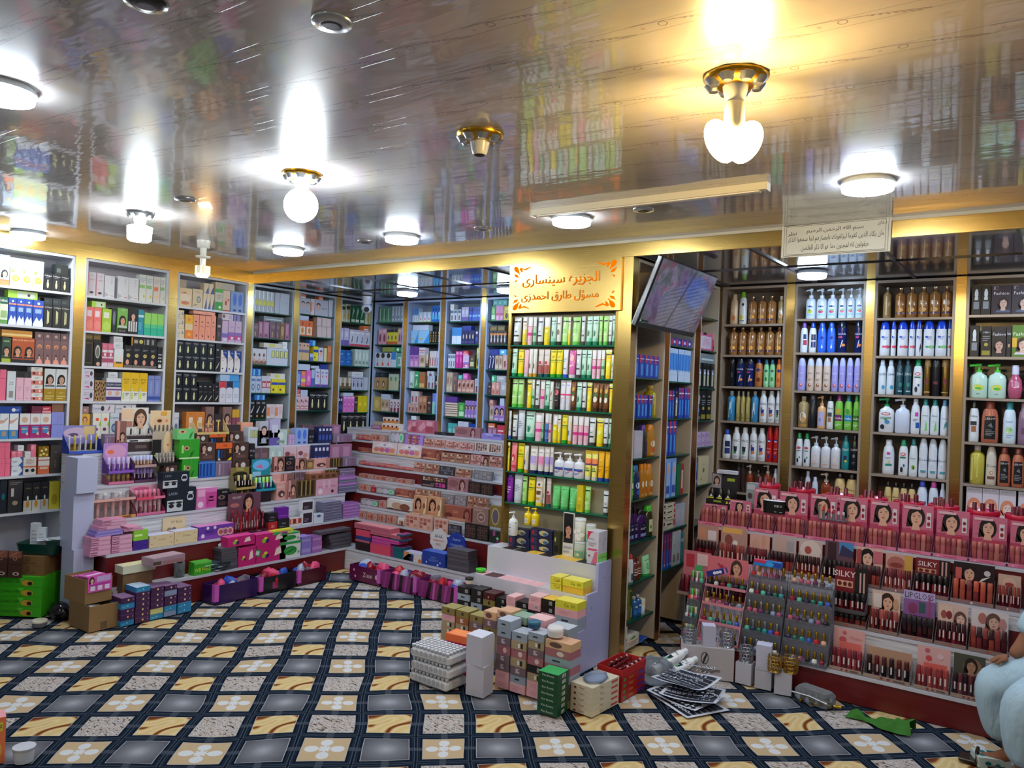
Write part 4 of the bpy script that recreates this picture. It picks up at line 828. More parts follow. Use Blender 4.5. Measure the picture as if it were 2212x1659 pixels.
def row(where, plane, z, crop, spec, group, inset=.012, deep=.2, jit=.006, lean=0.0, sidegap=.0025, lim=None, zmax=9.0, dz=0.0):
 """items standing side by side on a shelf; columns and tops are read off the photograph on the shelf's front plane"""
 ax, pv = plane
 ox, oy, sc = crop
 Dv = Vector((0, 1, 0)) if ax == 'x' else Vector((1, 0, 0))
 rz = math.pi / 2 if ax == 'x' else 0.0
 placed = []
 for ent in spec.split(';'):
  w_ = ent.split()
  if not w_:
   continue
  nm, n = (w_[0].split('*') + ['1'])[:2]
  n = int(n)
  u0, u1 = (float(q) for q in w_[1].split('-'))
  u0, u1 = ox + u0 / sc, ox + u1 / sc
  vt = oy + float(w_[2]) / sc
  up = len(w_) > 3 and w_[3] == '^'
  zb, lay = z, 0
  P0 = Vector((pv, 0, z)) if ax == 'x' else Vector((0, pv, z))
  for _ in range(2 if up else 1):
   P0.z = zb
   t0, t1 = along(u0, P0, Dv), along(u1, P0, Dv)
   if up:
    tops = [(q[2], q[3]) for q in placed if q[0] < t1 - .012 and q[1] > t0 + .012]
    if tops:
     zb, lay = max(tops)
     lay += 1
  if lim:
   t0, t1 = max(t0, lim[0] + .002), min(t1, lim[1] - .002)
  w = (t1 - t0) / n
  if w <= .004:
   continue
  top = at((u0 + u1) / 2, vt, **{ax: pv}).z
  h = min(max(top - zb, .012), zmax - zb - .003)
  if h < .008:
   continue
  wi = max(w - sidegap, .006)
  wi, h = round(wi, 3), round(h, 3)
  for i in range(n):
   o, d = product(nm, wi, h, deep)
   t = t0 + w * (i + .5)
   dep = inset + rnd.random() * jit + d / 2
   zz = zb + .0008 + abs(math.sin(lean)) * d / 2
   loc = (pv - dep, t, zz) if ax == 'x' else (t, pv + dep, zz)
   o.location = loc
   o.rotation_euler = (lean, 0, rz)
   reg(o, DES[nm]['desc'], where, DES[nm]['cat'], t, lay, group)
  placed.append((t0, t1, zb + h + .0008, lay))
def finish_labels():
 by = {}
 for it in ITEMS:
  by.setdefault((it[1], it[2]), []).append(it)
 for (desc, where), L in by.items():
  lays = sorted({i[5] for i in L})
  for ly in lays:
   M_ = sorted([i for i in L if i[5] == ly], key=lambda i: i[4])
   tier = '' if len(lays) == 1 else 'lower ' if ly == lays[0] else 'upper ' if len(lays) == 2 else ORD[lays.index(ly)] + '-tier '
   for k, i in enumerate(M_):
    pos = '' if len(M_) == 1 else (' at left' if k == 0 else ' at right') if len(M_) == 2 else ', %s from left' % ORD[k]
    t = '%s%s%s, %s' % (tier, desc, pos, where)
    tag(i[0], t if len(t.split()) < 17 else t.replace(' of a pile', '').replace(' from left', ''), i[3], i[6])
def m_floor():
 g = NT('carpet_squares')
 x, y, z = g.xyz()
 wob = g.n('TexNoise')
 g.put(wob.inputs['Vector'], g.vec(x, y, 0.0))
 wob.inputs['Scale'].default_value = 1.6
 wob.inputs['Detail'].default_value = 1.0
 wc = g.n('SeparateColor', wob.outputs[1])
 xx = g.M('ADD', x, g.M('MULTIPLY', g.M('SUBTRACT', wc.outputs[0], .5), .09))
 yy = g.M('ADD', y, g.M('MULTIPLY', g.M('SUBTRACT', wc.outputs[1], .5), .09))
 ca, sa = math.cos(math.radians(41.7)) / .252, math.sin(math.radians(41.7)) / .252
 dx, dy = g.M('SUBTRACT', xx, 1.70), g.M('SUBTRACT', yy, 1.23)
 u = g.M('ADD', g.M('MULTIPLY', dx, ca), g.M('MULTIPLY', dy, sa))
 v = g.M('SUBTRACT', g.M('MULTIPLY', dx, sa), g.M('MULTIPLY', dy, ca))
 fu, fv = g.M('FRACT', u), g.M('FRACT', v)
 pu = g.M('FLOORED_MODULO', g.M('FLOOR', u), 2.0)
 pv = g.M('FLOORED_MODULO', g.M('FLOOR', v), 2.0)
 a, b = g.M('SUBTRACT', fu, .5), g.M('SUBTRACT', fv, .5)
 ab, bb = g.M('ABSOLUTE', a), g.M('ABSOLUTE', b)
 edge = g.M('MAXIMUM', ab, bb)
 lo = g.vec(a, b, 0.0)
 cell = g.vec(g.M('FLOOR', u), g.M('FLOOR', v), 0.0)
 pos = g.vec(u, v, 0.0)
 pt = g.noise(pos, 90.0, 2.0)
 rad = g.M('SQRT', g.M('ADD', g.M('MULTIPLY', a, a), g.M('MULTIPLY', b, b)))
 grey = g.ramp(g.M('ADD', g.M('MULTIPLY', rad, 1.6), g.M('MULTIPLY', g.M('SUBTRACT', pt, .5), .25)),
     [(0.0, (.40, .41, .47)), (.35, (.20, .205, .235)), (.75, (.105, .11, .135))])
 wv = g.n('TexWave', wave_type='RINGS', rings_direction='Z')
 tw = g.vec(g.M('ADD', a, g.M('MULTIPLY', g.M('SINE', g.M('MULTIPLY', b, 7.5)), .16)), g.M('ADD', b, g.M('MULTIPLY', g.M('SINE', g.M('MULTIPLY', a, 6.0)), .2)), 0.0)
 g.put(wv.inputs['Vector'], g.n('VectorMath', tw, (.22, .1, 0), operation='ADD').outputs[0])
 wv.inputs['Scale'].default_value = .62
 wv.inputs['Distortion'].default_value = 2.2
 wv.inputs['Detail'].default_value = 1.5
 gold = g.ramp(wv.outputs[1], [(0.0, (.16, .045, .018)), (.12, (.33, .12, .035)), (.22, (.66, .42, .16)), (.6, (.80, .64, .36)), (1.0, (.74, .53, .24))])
 st = g.vec(g.M('MULTIPLY', g.M('ADD', a, b), 5.0), g.M('MULTIPLY', g.M('SUBTRACT', a, b), 14.0), g.M('ADD', u, v))
 mn = g.noise(st, 1.1, 4.0, .6)
 marble = g.ramp(mn, [(.36, (.06, .05, .055)), (.42, (.28, .20, .16)), (.46, (.72, .68, .66)), (.50, (.34, .20, .11)), (.54, (.80, .80, .84)), (.60, (.22, .17, .15)), (.68, (.62, .58, .56))])
 def blob(cx, cy, rx, ry):
  p = g.M('POWER', g.M('DIVIDE', g.M('SUBTRACT', a, cx), rx), 2.0)
  q = g.M('POWER', g.M('DIVIDE', g.M('SUBTRACT', b, cy), ry), 2.0)
  return g.M('ADD', p, q)
 pet = g.M('MINIMUM', g.M('MINIMUM', blob(.215, 0, .12, .105), blob(-.215, 0, .12, .105)), g.M('MINIMUM', blob(0, .215, .105, .12), blob(0, -.215, .105, .12)))
 ang = g.M('ARCTAN2', b, a)
 star = g.M('DIVIDE', rad, g.M('ADD', .1, g.M('MULTIPLY', g.M('COSINE', g.M('MULTIPLY', ang, 8.0)), .02)))
 cn = g.M('MINIMUM', pet, g.M('POWER', star, 2.0))
 corner = g.M('SUBTRACT', g.M('MULTIPLY', ab, bb), .055)
 base = g.ramp(g.M('ADD', g.M('MULTIPLY', edge, 2.0), g.M('MULTIPLY', g.M('SUBTRACT', g.noise(pos, 14.0, 3.0), .5), .35)), [(.5, (.085, .065, .07)), (.62, (.15, .11, .10)), (.70, (.50, .34, .18)), (.76, (.70, .58, .40))])
 ros = g.mix(g.ramp(cn, [(.8, (1, 1, 1)), (1.15, (0, 0, 0))]), g.mix(g.ramp(cn, [(1.1, (1, 1, 1)), (1.9, (0, 0, 0))]), base, (.60, .44, .27, 1)), (.74, .76, .80, 1))
 c1 = g.mix(pu, grey, ros)
 c2 = g.mix(pu, gold, marble)
 tile = g.mix(pv, c1, c2)
 tile = g.mix(g.M('GREATER_THAN', edge, .376), tile, (.46, .46, .47, 1))
 du, dv = g.M('SUBTRACT', .5, ab), g.M('SUBTRACT', .5, bb)
 lat = g.M('MINIMUM', du, dv)
 knot = g.M('LESS_THAN', g.M('ABSOLUTE', g.M('SUBTRACT', g.M('MAXIMUM', ab, bb), .5)), .2)
 run = g.M('MAXIMUM', g.M('MULTIPLY', g.M('LESS_THAN', du, dv), bb), g.M('MULTIPLY', g.M('LESS_THAN', dv, du), ab))
 kn = g.M('MULTIPLY', g.M('LESS_THAN', g.M('ABSOLUTE', g.M('SUBTRACT', g.M('MINIMUM', ab, bb), 0.0)), .06), g.M('GREATER_THAN', pt, .5))
 line = g.M('LESS_THAN', g.M('ABSOLUTE', g.M('SUBTRACT', lat, .026)), .010)
 line2 = g.M('LESS_THAN', g.M('ABSOLUTE', g.M('SUBTRACT', lat, .06)), .012)
 navy = g.mix(g.M('MULTIPLY', line, g.M('MULTIPLY', g.M('ADD', pt, .2), .8)), (.006, .010, .022, 1), (.10, .13, .18, 1))
 navy = g.mix(g.M('MULTIPLY', line2, .6), navy, (.022, .042, .070, 1))
 navy = g.mix(kn, navy, (.10, .115, .15, 1))
 colr = g.mix(g.M('GREATER_THAN', edge, .388), tile, navy)
 fuzz = g.noise(g.vec(x, y, 0.0), 420.0, 1.0)
 mu = g.n('Mix', data_type='RGBA', blend_type='MULTIPLY')
 g.put(mu.inputs[0], .45)
 g.put(mu.inputs[6], colr)
 g.put(mu.inputs[7], g.ramp(fuzz, [(.3, (.45, .45, .45)), (.7, (1.0, 1.0, 1.0))]))
 colr = mu.outputs[2]
 g.put(g.b.inputs['Base Color'], colr)
 g.b.inputs['Roughness'].default_value = .92
 g.b.inputs['Specular IOR Level'].default_value = .03
 bp = g.n('Bump')
 bp.inputs['Strength'].default_value = .5
 bp.inputs['Distance'].default_value = .006
 g.put(bp.inputs['Height'], g.M('ADD', fuzz, g.M('MULTIPLY', g.M('LESS_THAN', edge, .385), 1.2)))
 g.put(g.b.inputs['Normal'], bp.outputs[0])
 return g.m
def m_ceiling():
 """glossy printed PVC planks that run along x, a scroll band on every joint"""
 g = NT('printed_ceiling_planks')
 x, y, z = g.xyz()
 per = .2105
 t = g.M('FRACT', g.M('DIVIDE', g.M('ADD', y, 6.372), per))
 d = g.M('MULTIPLY', g.M('SUBTRACT', t, .5), per)           # signed distance from the band's middle
 ad = g.M('ABSOLUTE', d)
 hb = .024
 border = g.M('LESS_THAN', g.M('ABSOLUTE', g.M('SUBTRACT', ad, hb)), .0014)
 row_ = g.M('FLOOR', g.M('DIVIDE', g.M('ADD', y, 6.372), per))
 xs = g.M('ADD', x, g.M('MULTIPLY', row_, .171))
 ph = g.M('FRACT', g.M('DIVIDE', xs, .27))
 sw = g.M('MULTIPLY', g.M('SUBTRACT', g.M('POWER', ph, 1.6), .5), hb * 1.9)
 vine = g.M('LESS_THAN', g.M('ABSOLUTE', g.M('SUBTRACT', d, sw)), .0016)
 vine2 = g.M('MULTIPLY', g.M('LESS_THAN', g.M('ABSOLUTE', g.M('SUBTRACT', d, g.M('ADD', sw, .006))), .0012), g.M('GREATER_THAN', ph, .72))
 dl = g.M('SUBTRACT', d, g.M('MULTIPLY', g.M('SUBTRACT', ph, .75), .07))
 dots = g.M('MULTIPLY', g.M('MULTIPLY', g.M('LESS_THAN', g.M('ABSOLUTE', g.M('SUBTRACT', dl, .012)), .0022), g.M('LESS_THAN', g.M('FRACT', g.M('MULTIPLY', xs, 62.0)), .42)), g.M('MULTIPLY', g.M('GREATER_THAN', ph, .5), g.M('LESS_THAN', ph, .95)))
 r2 = g.M('SQRT', g.M('ADD', g.M('POWER', g.M('MULTIPLY', g.M('SUBTRACT', ph, .3), .27), 2.0), g.M('POWER', g.M('ADD', d, .002), 2.0)))
 curl = g.M('LESS_THAN', g.M('ABSOLUTE', g.M('SUBTRACT', r2, .011)), .0014)
 r3 = g.M('SQRT', g.M('ADD', g.M('POWER', g.M('MULTIPLY', g.M('SUBTRACT', ph, .1), .27), 2.0), g.M('POWER', d, 2.0)))
 bud = g.M('LESS_THAN', r3, .006)
 ink = g.M('MULTIPLY', g.M('MAXIMUM', g.M('MAXIMUM', vine, vine2), g.M('MAXIMUM', dots, curl)), g.M('LESS_THAN', ad, hb))
 basec = g.mix(g.noise(g.vec(x, g.M('MULTIPLY', y, 9.0), 0.0), 2.0, 2.0), (.42, .39, .375, 1), (.50, .465, .44, 1))
 c = g.mix(g.M('MULTIPLY', border, .55), basec, (.12, .10, .11, 1))
 c = g.mix(g.M('MULTIPLY', ink, .75), c, (.07, .055, .07, 1))
 c = g.mix(g.M('MULTIPLY', bud, .5), c, (.35, .12, .16, 1))
 g.put(g.b.inputs['Base Color'], c)
 g.b.inputs['Roughness'].default_value = .3
 g.b.inputs['Coat Weight'].default_value = 1.0
 g.b.inputs['Coat Roughness'].default_value = .035
 g.b.inputs['Coat IOR'].default_value = 1.75
 rip = g.noise(g.vec(g.M('MULTIPLY', x, .8), g.M('MULTIPLY', y, 3.4), 0.0), 5.0, 2.0)
 wavy = g.noise(g.vec(g.M('MULTIPLY', x, 3.0), g.M('MULTIPLY', y, 30.0), 1.0), 1.4, 1.0)
 cup = g.M('MULTIPLY', g.M('MULTIPLY', d, d), 9.0)
 groove = g.M('MULTIPLY', border, -.25)
 hgt = g.M('ADD', g.M('ADD', g.M('MULTIPLY', rip, .22), g.M('MULTIPLY', wavy, .09)), g.M('ADD', cup, groove))
 bp = g.n('Bump')
 bp.inputs['Strength'].default_value = .28
 bp.inputs['Distance'].default_value = .012
 g.put(bp.inputs['Height'], hgt)
 g.put(g.b.inputs['Coat Normal'], bp.outputs[0])
 return g.m
def m_tiles():
 """glossy dark laminated ceiling tiles of the alcoves"""
 g = NT('laminated_ceiling_tiles')
 x, y, z = g.xyz()
 n = g.noise(g.vec(g.M('MULTIPLY', x, 1.5), g.M('MULTIPLY', y, 14.0), 0.0), 3.0, 2.0)
 g.put(g.b.inputs['Base Color'], g.mix(n, (.085, .075, .085, 1), (.14, .125, .13, 1)))
 g.b.inputs['Roughness'].default_value = .16
 g.b.inputs['Specular IOR Level'].default_value = .9
 g.b.inputs['Coat Weight'].default_value = .8
 g.b.inputs['Coat Roughness'].default_value = .05
 bp = g.n('Bump')
 bp.inputs['Strength'].default_value = .15
 bp.inputs['Distance'].default_value = .004
 g.put(bp.inputs['Height'], n)
 g.put(g.b.inputs['Normal'], bp.outputs[0])
 return g.m
def m_brass(name, vertical=True):
 g = NT(name)
 x, y, z = g.xyz()
 v = g.vec(g.M('MULTIPLY', x, 2.0), g.M('MULTIPLY', y, 2.0), g.M('MULTIPLY', z, 240.0)) if vertical else g.vec(g.M('MULTIPLY', x, 500.0), g.M('MULTIPLY', y, 500.0), g.M('MULTIPLY', z, 2.0))
 n = g.noise(v, 1.0, 2.0)
 g.put(g.b.inputs['Base Color'], g.mix(n, (.60, .39, .115, 1), (.66, .44, .14, 1)))
 g.b.inputs['Metallic'].default_value = 1.0
 g.put(g.b.inputs['Roughness'], g.M('ADD', .22, g.M('MULTIPLY', n, .08)))
 g.b.inputs['Anisotropic'].default_value = .5
 return g.m
def m_redwood():
 g = NT('dark_red_laminate')
 x, y, z = g.xyz()
 n = g.noise(g.vec(g.M('MULTIPLY', x, 3.0), g.M('MULTIPLY', y, 3.0), g.M('MULTIPLY', z, 26.0)), 2.0, 4.0)
 g.put(g.b.inputs['Base Color'], g.mix(n, (.085, .006, .008, 1), (.17, .014, .014, 1)))
 g.b.inputs['Roughness'].default_value = .32
 return g.m
def m_whitewood():
 g = NT('whitewashed_board')
 x, y, z = g.xyz()
 n = g.noise(g.vec(g.M('MULTIPLY', x, 2.0), g.M('MULTIPLY', y, 2.0), g.M('MULTIPLY', z, 60.0)), 2.0, 4.0)
 g.put(g.b.inputs['Base Color'], g.ramp(n, [(.3, (.40, .40, .45)), (.5, (.62, .62, .68)), (.7, (.74, .74, .78))]))
 g.b.inputs['Roughness'].default_value = .4
 return g.m
def m_screen():
 """the screen of the television: emissive coloured blotches with patches of slanted cells"""
 g = NT('television_picture')
 tc = g.n('TexCoord')
 q = g.n('SeparateXYZ', tc.outputs['Object'])
 x, y = q.outputs[0], q.outputs[2]
 v = g.vec(x, y, 0.0)
 blot = g.noise(v, 5.0, 3.0, .6)
 c = g.ramp(blot, [(.28, (.02, .03, .06)), (.4, (.10, .06, .11)), (.47, (.16, .12, .19)), (.53, (.07, .10, .10)), (.6, (.18, .15, .22)), (.7, (.28, .25, .36))])
 red = g.M('GREATER_THAN', g.noise(v, 9.0, 2.0), .6)
 c = g.mix(g.M('MULTIPLY', red, .5), c, (.22, .04, .07, 1))
 cells = g.M('MAXIMUM', g.M('LESS_THAN', g.M('FRACT', g.M('MULTIPLY', g.M('ADD', x, g.M('MULTIPLY', y, .5)), 46.0)), .25), g.M('LESS_THAN', g.M('FRACT', g.M('MULTIPLY', g.M('SUBTRACT', y, g.M('MULTIPLY', x, .25)), 40.0)), .3))
 area = g.M('LESS_THAN', g.M('ADD', g.M('POWER', g.M('MULTIPLY', g.M('SUBTRACT', x, .06), 3.4), 2.0), g.M('POWER', g.M('MULTIPLY', g.M('ADD', y, .07), 6.0), 2.0)), 1.0)
 c = g.mix(g.M('MULTIPLY', area, .8), c, g.mix(cells, (.20, .20, .28, 1), (.08, .08, .08, 1)))
 blue = g.M('LESS_THAN', g.M('ADD', g.M('POWER', g.M('MULTIPLY', g.M('SUBTRACT', x, .2), 7.0), 2.0), g.M('POWER', g.M('MULTIPLY', g.M('SUBTRACT', y, .07), 10.0), 2.0)), 1.0)
 c = g.mix(g.M('MULTIPLY', blue, .8), c, g.mix(cells, (.10, .16, .46, 1), (.05, .07, .16, 1)))
 c = g.mix(g.M('LESS_THAN', g.M('ABSOLUTE', g.M('ADD', g.M('MULTIPLY', x, .9), g.M('MULTIPLY', y, -.35))), .012), c, (.06, .055, .08, 1))
 g.put(g.b.inputs['Base Color'], (.01, .01, .012, 1))
 g.put(g.b.inputs['Emission Color'], c)
 g.b.inputs['Emission Strength'].default_value = .38
 g.b.inputs['Roughness'].default_value = .12
 return g.m
FLOORM, CEILM, TILEM = m_floor(), m_ceiling(), m_tiles()
BRASS, BRASSH, REDW, WHITEW = m_brass('brushed_brass'), m_brass('brass_sheet'), m_redwood(), m_whitewood()
WHITE, CREAM = mat('d2d4dc', 'p'), mat('c9bdae', 'p')
TAUPE = mat('9a8878', 'p')
WALLM = mat('b4aca4', 'k')
BACKW = mat('b8b6c2', 'p')
GLASS = mat('1e6a52', 'g')
X0, X1, Y0, Y1 = -.30, 8.2, -3.2, 5.27
def slab(name, x0, x1, y0, y1, z0, z1, m):
 return struct(MB().box(x0, x1, y0, y1, z0, z1, m).obj(name))
def carpet():
 mb = MB()
 n, mx = 96, (X1 - X0)
 nx, ny = 120, 120
 vs_ = []
 import mathutils
 for j in range(ny + 1):
  for i in range(nx + 1):
   x, y = X0 + (X1 - X0) * i / nx, Y0 + (Y1 - Y0) * j / ny
   h = mathutils.noise.noise(Vector((x * 2.1, y * 2.1, 3.0))) * .007 + mathutils.noise.noise(Vector((x * 5, y * 5, 9.0))) * .003
   vs_.append((x, y, min(h, .004) - .004))
 fs = [(j * (nx + 1) + i, j * (nx + 1) + i + 1, (j + 1) * (nx + 1) + i + 1, (j + 1) * (nx + 1) + i) for j in range(ny) for i in range(nx)]
 mb.add(vs_, fs, FLOORM, True)
 return struct(mb.obj('floor'))
carpet()
slab('wall_left', X0 - .1, X0, Y0, Y1, 0, 2.7, WALLM)
slab('wall_back', X0, X1, Y1, Y1 + .1, 0, 2.7, WALLM)
slab('wall_right', X1, X1 + .1, Y0, Y1, 0, 2.7, WALLM)
slab('wall_front', X0, X1, Y0 - .1, Y0, 0, 2.7, WALLM)
slab('ceiling', X0, X1, Y0, YF, ZC, ZC + .05, CEILM)
slab('ceiling_alcove', X0, X1, YF + .03, Y1, ZF + .006, ZF + .06, TILEM)
slab('trim_1', 0.0, X1, YF, YF + .03, ZF, ZC, BRASSH)                     # brass fascia over the alcoves
slab('trim_2', -.02, 0.0, Y0, YF, ZF, ZC, BRASSH)                         # brass fascia over the left shelving
slab('trim_3', 0.0, X1, YF - .012, YF, ZC - .016, ZC, mat('c8c2b0', 'p')) # pale moulding under the planks
mb = MB()
for k in range(7):
 mb.box(.02 + .62 * k + .55, .02 + .62 * k + .565, YF + .03, YB, ZF - .001, ZF + .006, mat('3c3a46', 'p'))
 mb.box(3.66 + .62 * k, 3.675 + .62 * k, YF + .03, YB, ZF - .001, ZF + .006, mat('3c3a46', 'p'))
mb.box(0.02, X1, YF + .72, YF + .735, ZF - .001, ZF + .006, mat('3c3a46', 'p'))
struct(mb.obj('trim_4'))
def unit(axis, pv, t0, t1, shelves, ztop, label, frame, glass, deep, zbot=0.0, ft=.016, back=None):
 """open shelving bay from t0 to t1 along the wall; fronts lie on the plane pv"""
 e = empty('shelving_unit')
 tag(e, label, 'shelf unit', 'wall shelving bays')
 def part(nm, a0, a1, d0, d1, z0, z1, m):
  mb = MB()
  if axis == 'x':
   mb.box(pv - d1, pv - d0, a0, a1, z0, z1, m)
  else:
   mb.box(a0, a1, pv + d0, pv + d1, z0, z1, m)
  return mb.obj(nm, e)
 part('side_panel', t0, t0 + ft, 0, deep, zbot, ztop, frame)
 part('side_panel', t1 - ft, t1, 0, deep, zbot, ztop, frame)
 part('top_panel', t0 + ft, t1 - ft, 0, deep, ztop - .018, ztop, frame)
 part('back_panel', t0 + ft, t1 - ft, deep - .006, deep, zbot, ztop - .018, back or BACKW)
 for z in shelves:
  if glass:
   part('glass_shelf', t0 + ft, t1 - ft, .004, deep - .008, z - .009, z, mat('14503e', 'v') if glass == 2 else GLASS)
  else:
   part('shelf', t0 + ft, t1 - ft, .002, deep - .007, z - .016, z, frame)
 return e
NB = ['first', 'second', 'third', 'fourth', 'fifth']
LSH = [2.138, 1.884, 1.631, 1.377, 1.121, .871, .622, .32]
LB = [(1.36, 2.043), (2.117, 2.750), (2.825, 3.470)]
for k, (a, b) in enumerate(LB):
 unit('x', 0.0, a, b, LSH, ZF - .003, 'white shelving bay stacked with cartons, %s along the left wall' % NB[k], WHITE, 0, .26)
unit('x', 0.0, .55, 1.29, LSH, ZF - .003, 'white shelving bay at the near end of the left wall', WHITE, 0, .26)
ASH = {'A4': [2.171, 1.943, 1.709, 1.462, 1.235, .98], 'A5': [2.199, 1.997, 1.771, 1.529, 1.309, 1.06], 'A6': [2.173, 1.943, 1.748, 1.510, 1.290, 1.08],
  'B1': [2.198, 1.977, 1.750, 1.522, 1.308, 1.08], 'B2': [2.193, 1.988, 1.757, 1.555, 1.315, 1.08], 'B3': [2.193, 1.980, 1.757, 1.53, 1.30, 1.08], 'B4': [2.193, 1.975, 1.75, 1.522, 1.29, 1.08]}
AX = {'A4': (3.528, 3.961), 'A5': (4.022, 4.462), 'A6': (4.525, 4.950), 'B1': (.012, .418), 'B2': (.465, .893), 'B3': (.949, 1.376), 'B4': (1.430, 1.87)}
for k in ('A4', 'A5', 'A6'):
 unit('x', 0.0, *AX[k], ASH[k], ZF - .003, 'glass-shelved bay on the left wall, %s from the alcove beam' % NB[('A4', 'A5', 'A6').index(k)], mat('a8b4c0', 'p'), 2, .26, .6, back=mat('8f9aa2', 'p'))
for k in ('B1', 'B2', 'B3', 'B4'):
 unit('y', YB, *AX[k], ASH[k], ZF - .003, 'glass-shelved bay on the back wall, %s from the corner' % NB[('B1', 'B2', 'B3', 'B4').index(k)], mat('9fb0d4', 'p'), 2, .26, .6, back=mat('8f9aa2', 'p'))
unit('y', YB, 1.93, 2.69, ASH['B3'], ZF - .003, 'glass-shelved bay on the back wall behind the sign pillar', mat('9fb0d4', 'p'), 2, .26, .6)
RSH = {'R1': [2.125, 1.900, 1.669, 1.415, 1.135, .90], 'R2': [2.155, 1.920, 1.654, 1.396, 1.127, .88], 'R3': [2.151, 1.901, 1.646, 1.397, 1.121, .88], 'R4': [2.16, 1.90, 1.645, 1.37, 1.11, .88]}
RX = {'R1': (3.63, 4.094), 'R2': (4.156, 4.618), 'R3': (4.674, 5.143), 'R4': (5.202, 5.69)}
for k in RX:
 unit('y', YB, *RX[k], RSH[k], ZF - .003, 'taupe shelving bay of bottles, %s from the sign pillar' % NB[int(k[1]) - 1], TAUPE, 0, .26, back=mat('6f6258', 'p'))
unit('y', YB, 5.75, 6.3, RSH['R4'], ZF - .003, 'taupe shelving bay at the far right of the back wall', TAUPE, 0, .26)
n_trim = [5]
def strip(axis, pv, a, b, z0=0.0, z1=ZF, m=None, th=.02):
 mb = MB()
 if axis == 'x':
  mb.box(pv - th, pv + .002, a + .001, b - .001, z0, z1, m or BRASS)
 else:
  mb.box(a + .001, b - .001, pv - .002, pv + th, z0, z1, m or BRASS)
 struct(mb.obj('trim_%d' % n_trim[0]))
 n_trim[0] += 1
for a, b in ((1.29, 1.36), (2.043, 2.117), (2.750, 2.825), (3.470, 3.528), (3.961, 4.022), (4.462, 4.525)):
 strip('x', 0.0, a, b)
for a, b in ((.418, .465), (.893, .949), (1.376, 1.430), (1.87, 1.93), (4.094, 4.156), (4.618, 4.674), (5.143, 5.202), (5.69, 5.75)):
 strip('y', YB, a, b)
SX0, SX1 = 2.716, 3.612
TSH = [1.875, 1.669, 1.467, 1.257, 1.047, .845]
e = empty('display_partition')
tag(e, 'brass-edged partition with tube shelves on its front, below the gold sign', 'partition')
def pt(nm, x0, x1, y0, y1, z0, z1, m):
 return MB().box(x0, x1, y0, y1, z0, z1, m).obj(nm, e)
pt('core', SX0, 3.34, 3.60, YB + .3, 0, ZF - .002, mat('8a7d70', 'p'))
pt('back_board', SX0 + .02, 3.505, 3.592, 3.599, .5, 2.08, mat('a49c84', 'p'))
pt('side_post', SX0, SX0 + .02, YF + .002, 3.599, 0, ZF - .002, BRASS)
pt('side_post', 3.505, 3.523, YF + .002, 3.598, 0, ZF - .002, mat('b89a50', 'm'))
pt('corner_post', 3.5235, SX1, YF + .001, 3.598, 0, ZF - .002, BRASS)
for z in TSH:
 pt('glass_shelf', SX0 + .021, 3.504, YF + .005, 3.591, z - .009, z, mat('12684c', 'v'))
pt('lower_front', SX0 + .021, 3.504, YF + .03, 3.591, .0, .5, mat('c8c8d6', 'p'))
SSH = {'S1': [], 'S2': [], 'S3': []}
for k, us in (('S1', [(1396, 816.5), (1393, 904), (1388, 990), (1385, 1079), (1381, 1170), (1378, 1257), (1376, 1339)]),
    ('S2', [(1472, 748), (1470, 825), (1466, 904), (1463, 983), (1458, 1073), (1456, 1142), (1452, 1226)]),
    ('S3', [(1535, 687), (1537, 758.5), (1533, 839), (1530, 908.5), (1528, 965), (1522, 1047), (1520, 1130)])):
 SSH[k] = [at(u, v, x=SX1 + .002).z for u, v in us]
SYX = {'S1': (3.601, 4.02), 'S2': (4.085, 4.515), 'S3': (4.605, 4.955)}
for k in SYX:
 unit('x', SX1, *SYX[k], SSH[k], ZF - .003, 'narrow glass-shelved bay on the side of the sign pillar, %s from its corner' % NB[int(k[1]) - 1], CREAM, 2, .26, .02, back=mat('a39486', 'p'))
for a, b in ((4.02, 4.085), (4.515, 4.605)):
 strip('x', SX1, a, b, m=mat('a87038', 'm'))
SH = ['top', 'second', 'third', 'fourth', 'fifth', 'sixth', 'seventh', 'bottom']
LIMS = {'L1': LB[0], 'L2': LB[1], 'L3': LB[2], **AX, **RX, **SYX}
def fill(bay, where, plane, zs, crop, rows, group, deep=.2, inset=.012, start=0):
 lim = LIMS.get(bay)
 lim = (lim[0] + .016, lim[1] - .016) if lim else (SX0 + .022, 3.503)
 for k, r in enumerate(rows):
  zm = zs[k - 1] - (.012 if bay[0] in 'ABST' else .018) if k else (ZF - .022 if bay != 'T' else 2.08)
  if r:
   cr, sp = (r if isinstance(r, tuple) else (crop, r))
   row('%s shelf, %s' % (SH[k + start], where), plane, zs[k + start], cr, sp, group + ' ' + SH[k + start] + ' shelf', inset, deep, lim=lim, zmax=zm)
CA, CB, CD_ = (0, 500, 3.95), (0, 780, 5.53), (0, 1080, 5.53)
CE, CFR = (520, 580, 3.749), (1500, 580, 3.107)
CG, CH = (1080, 540, 4.608), (1080, 860, 4.608)
CI, CJ = (1320, 680, 5.53), (1320, 960, 5.53)
GL = 'cartons of the left wall,'
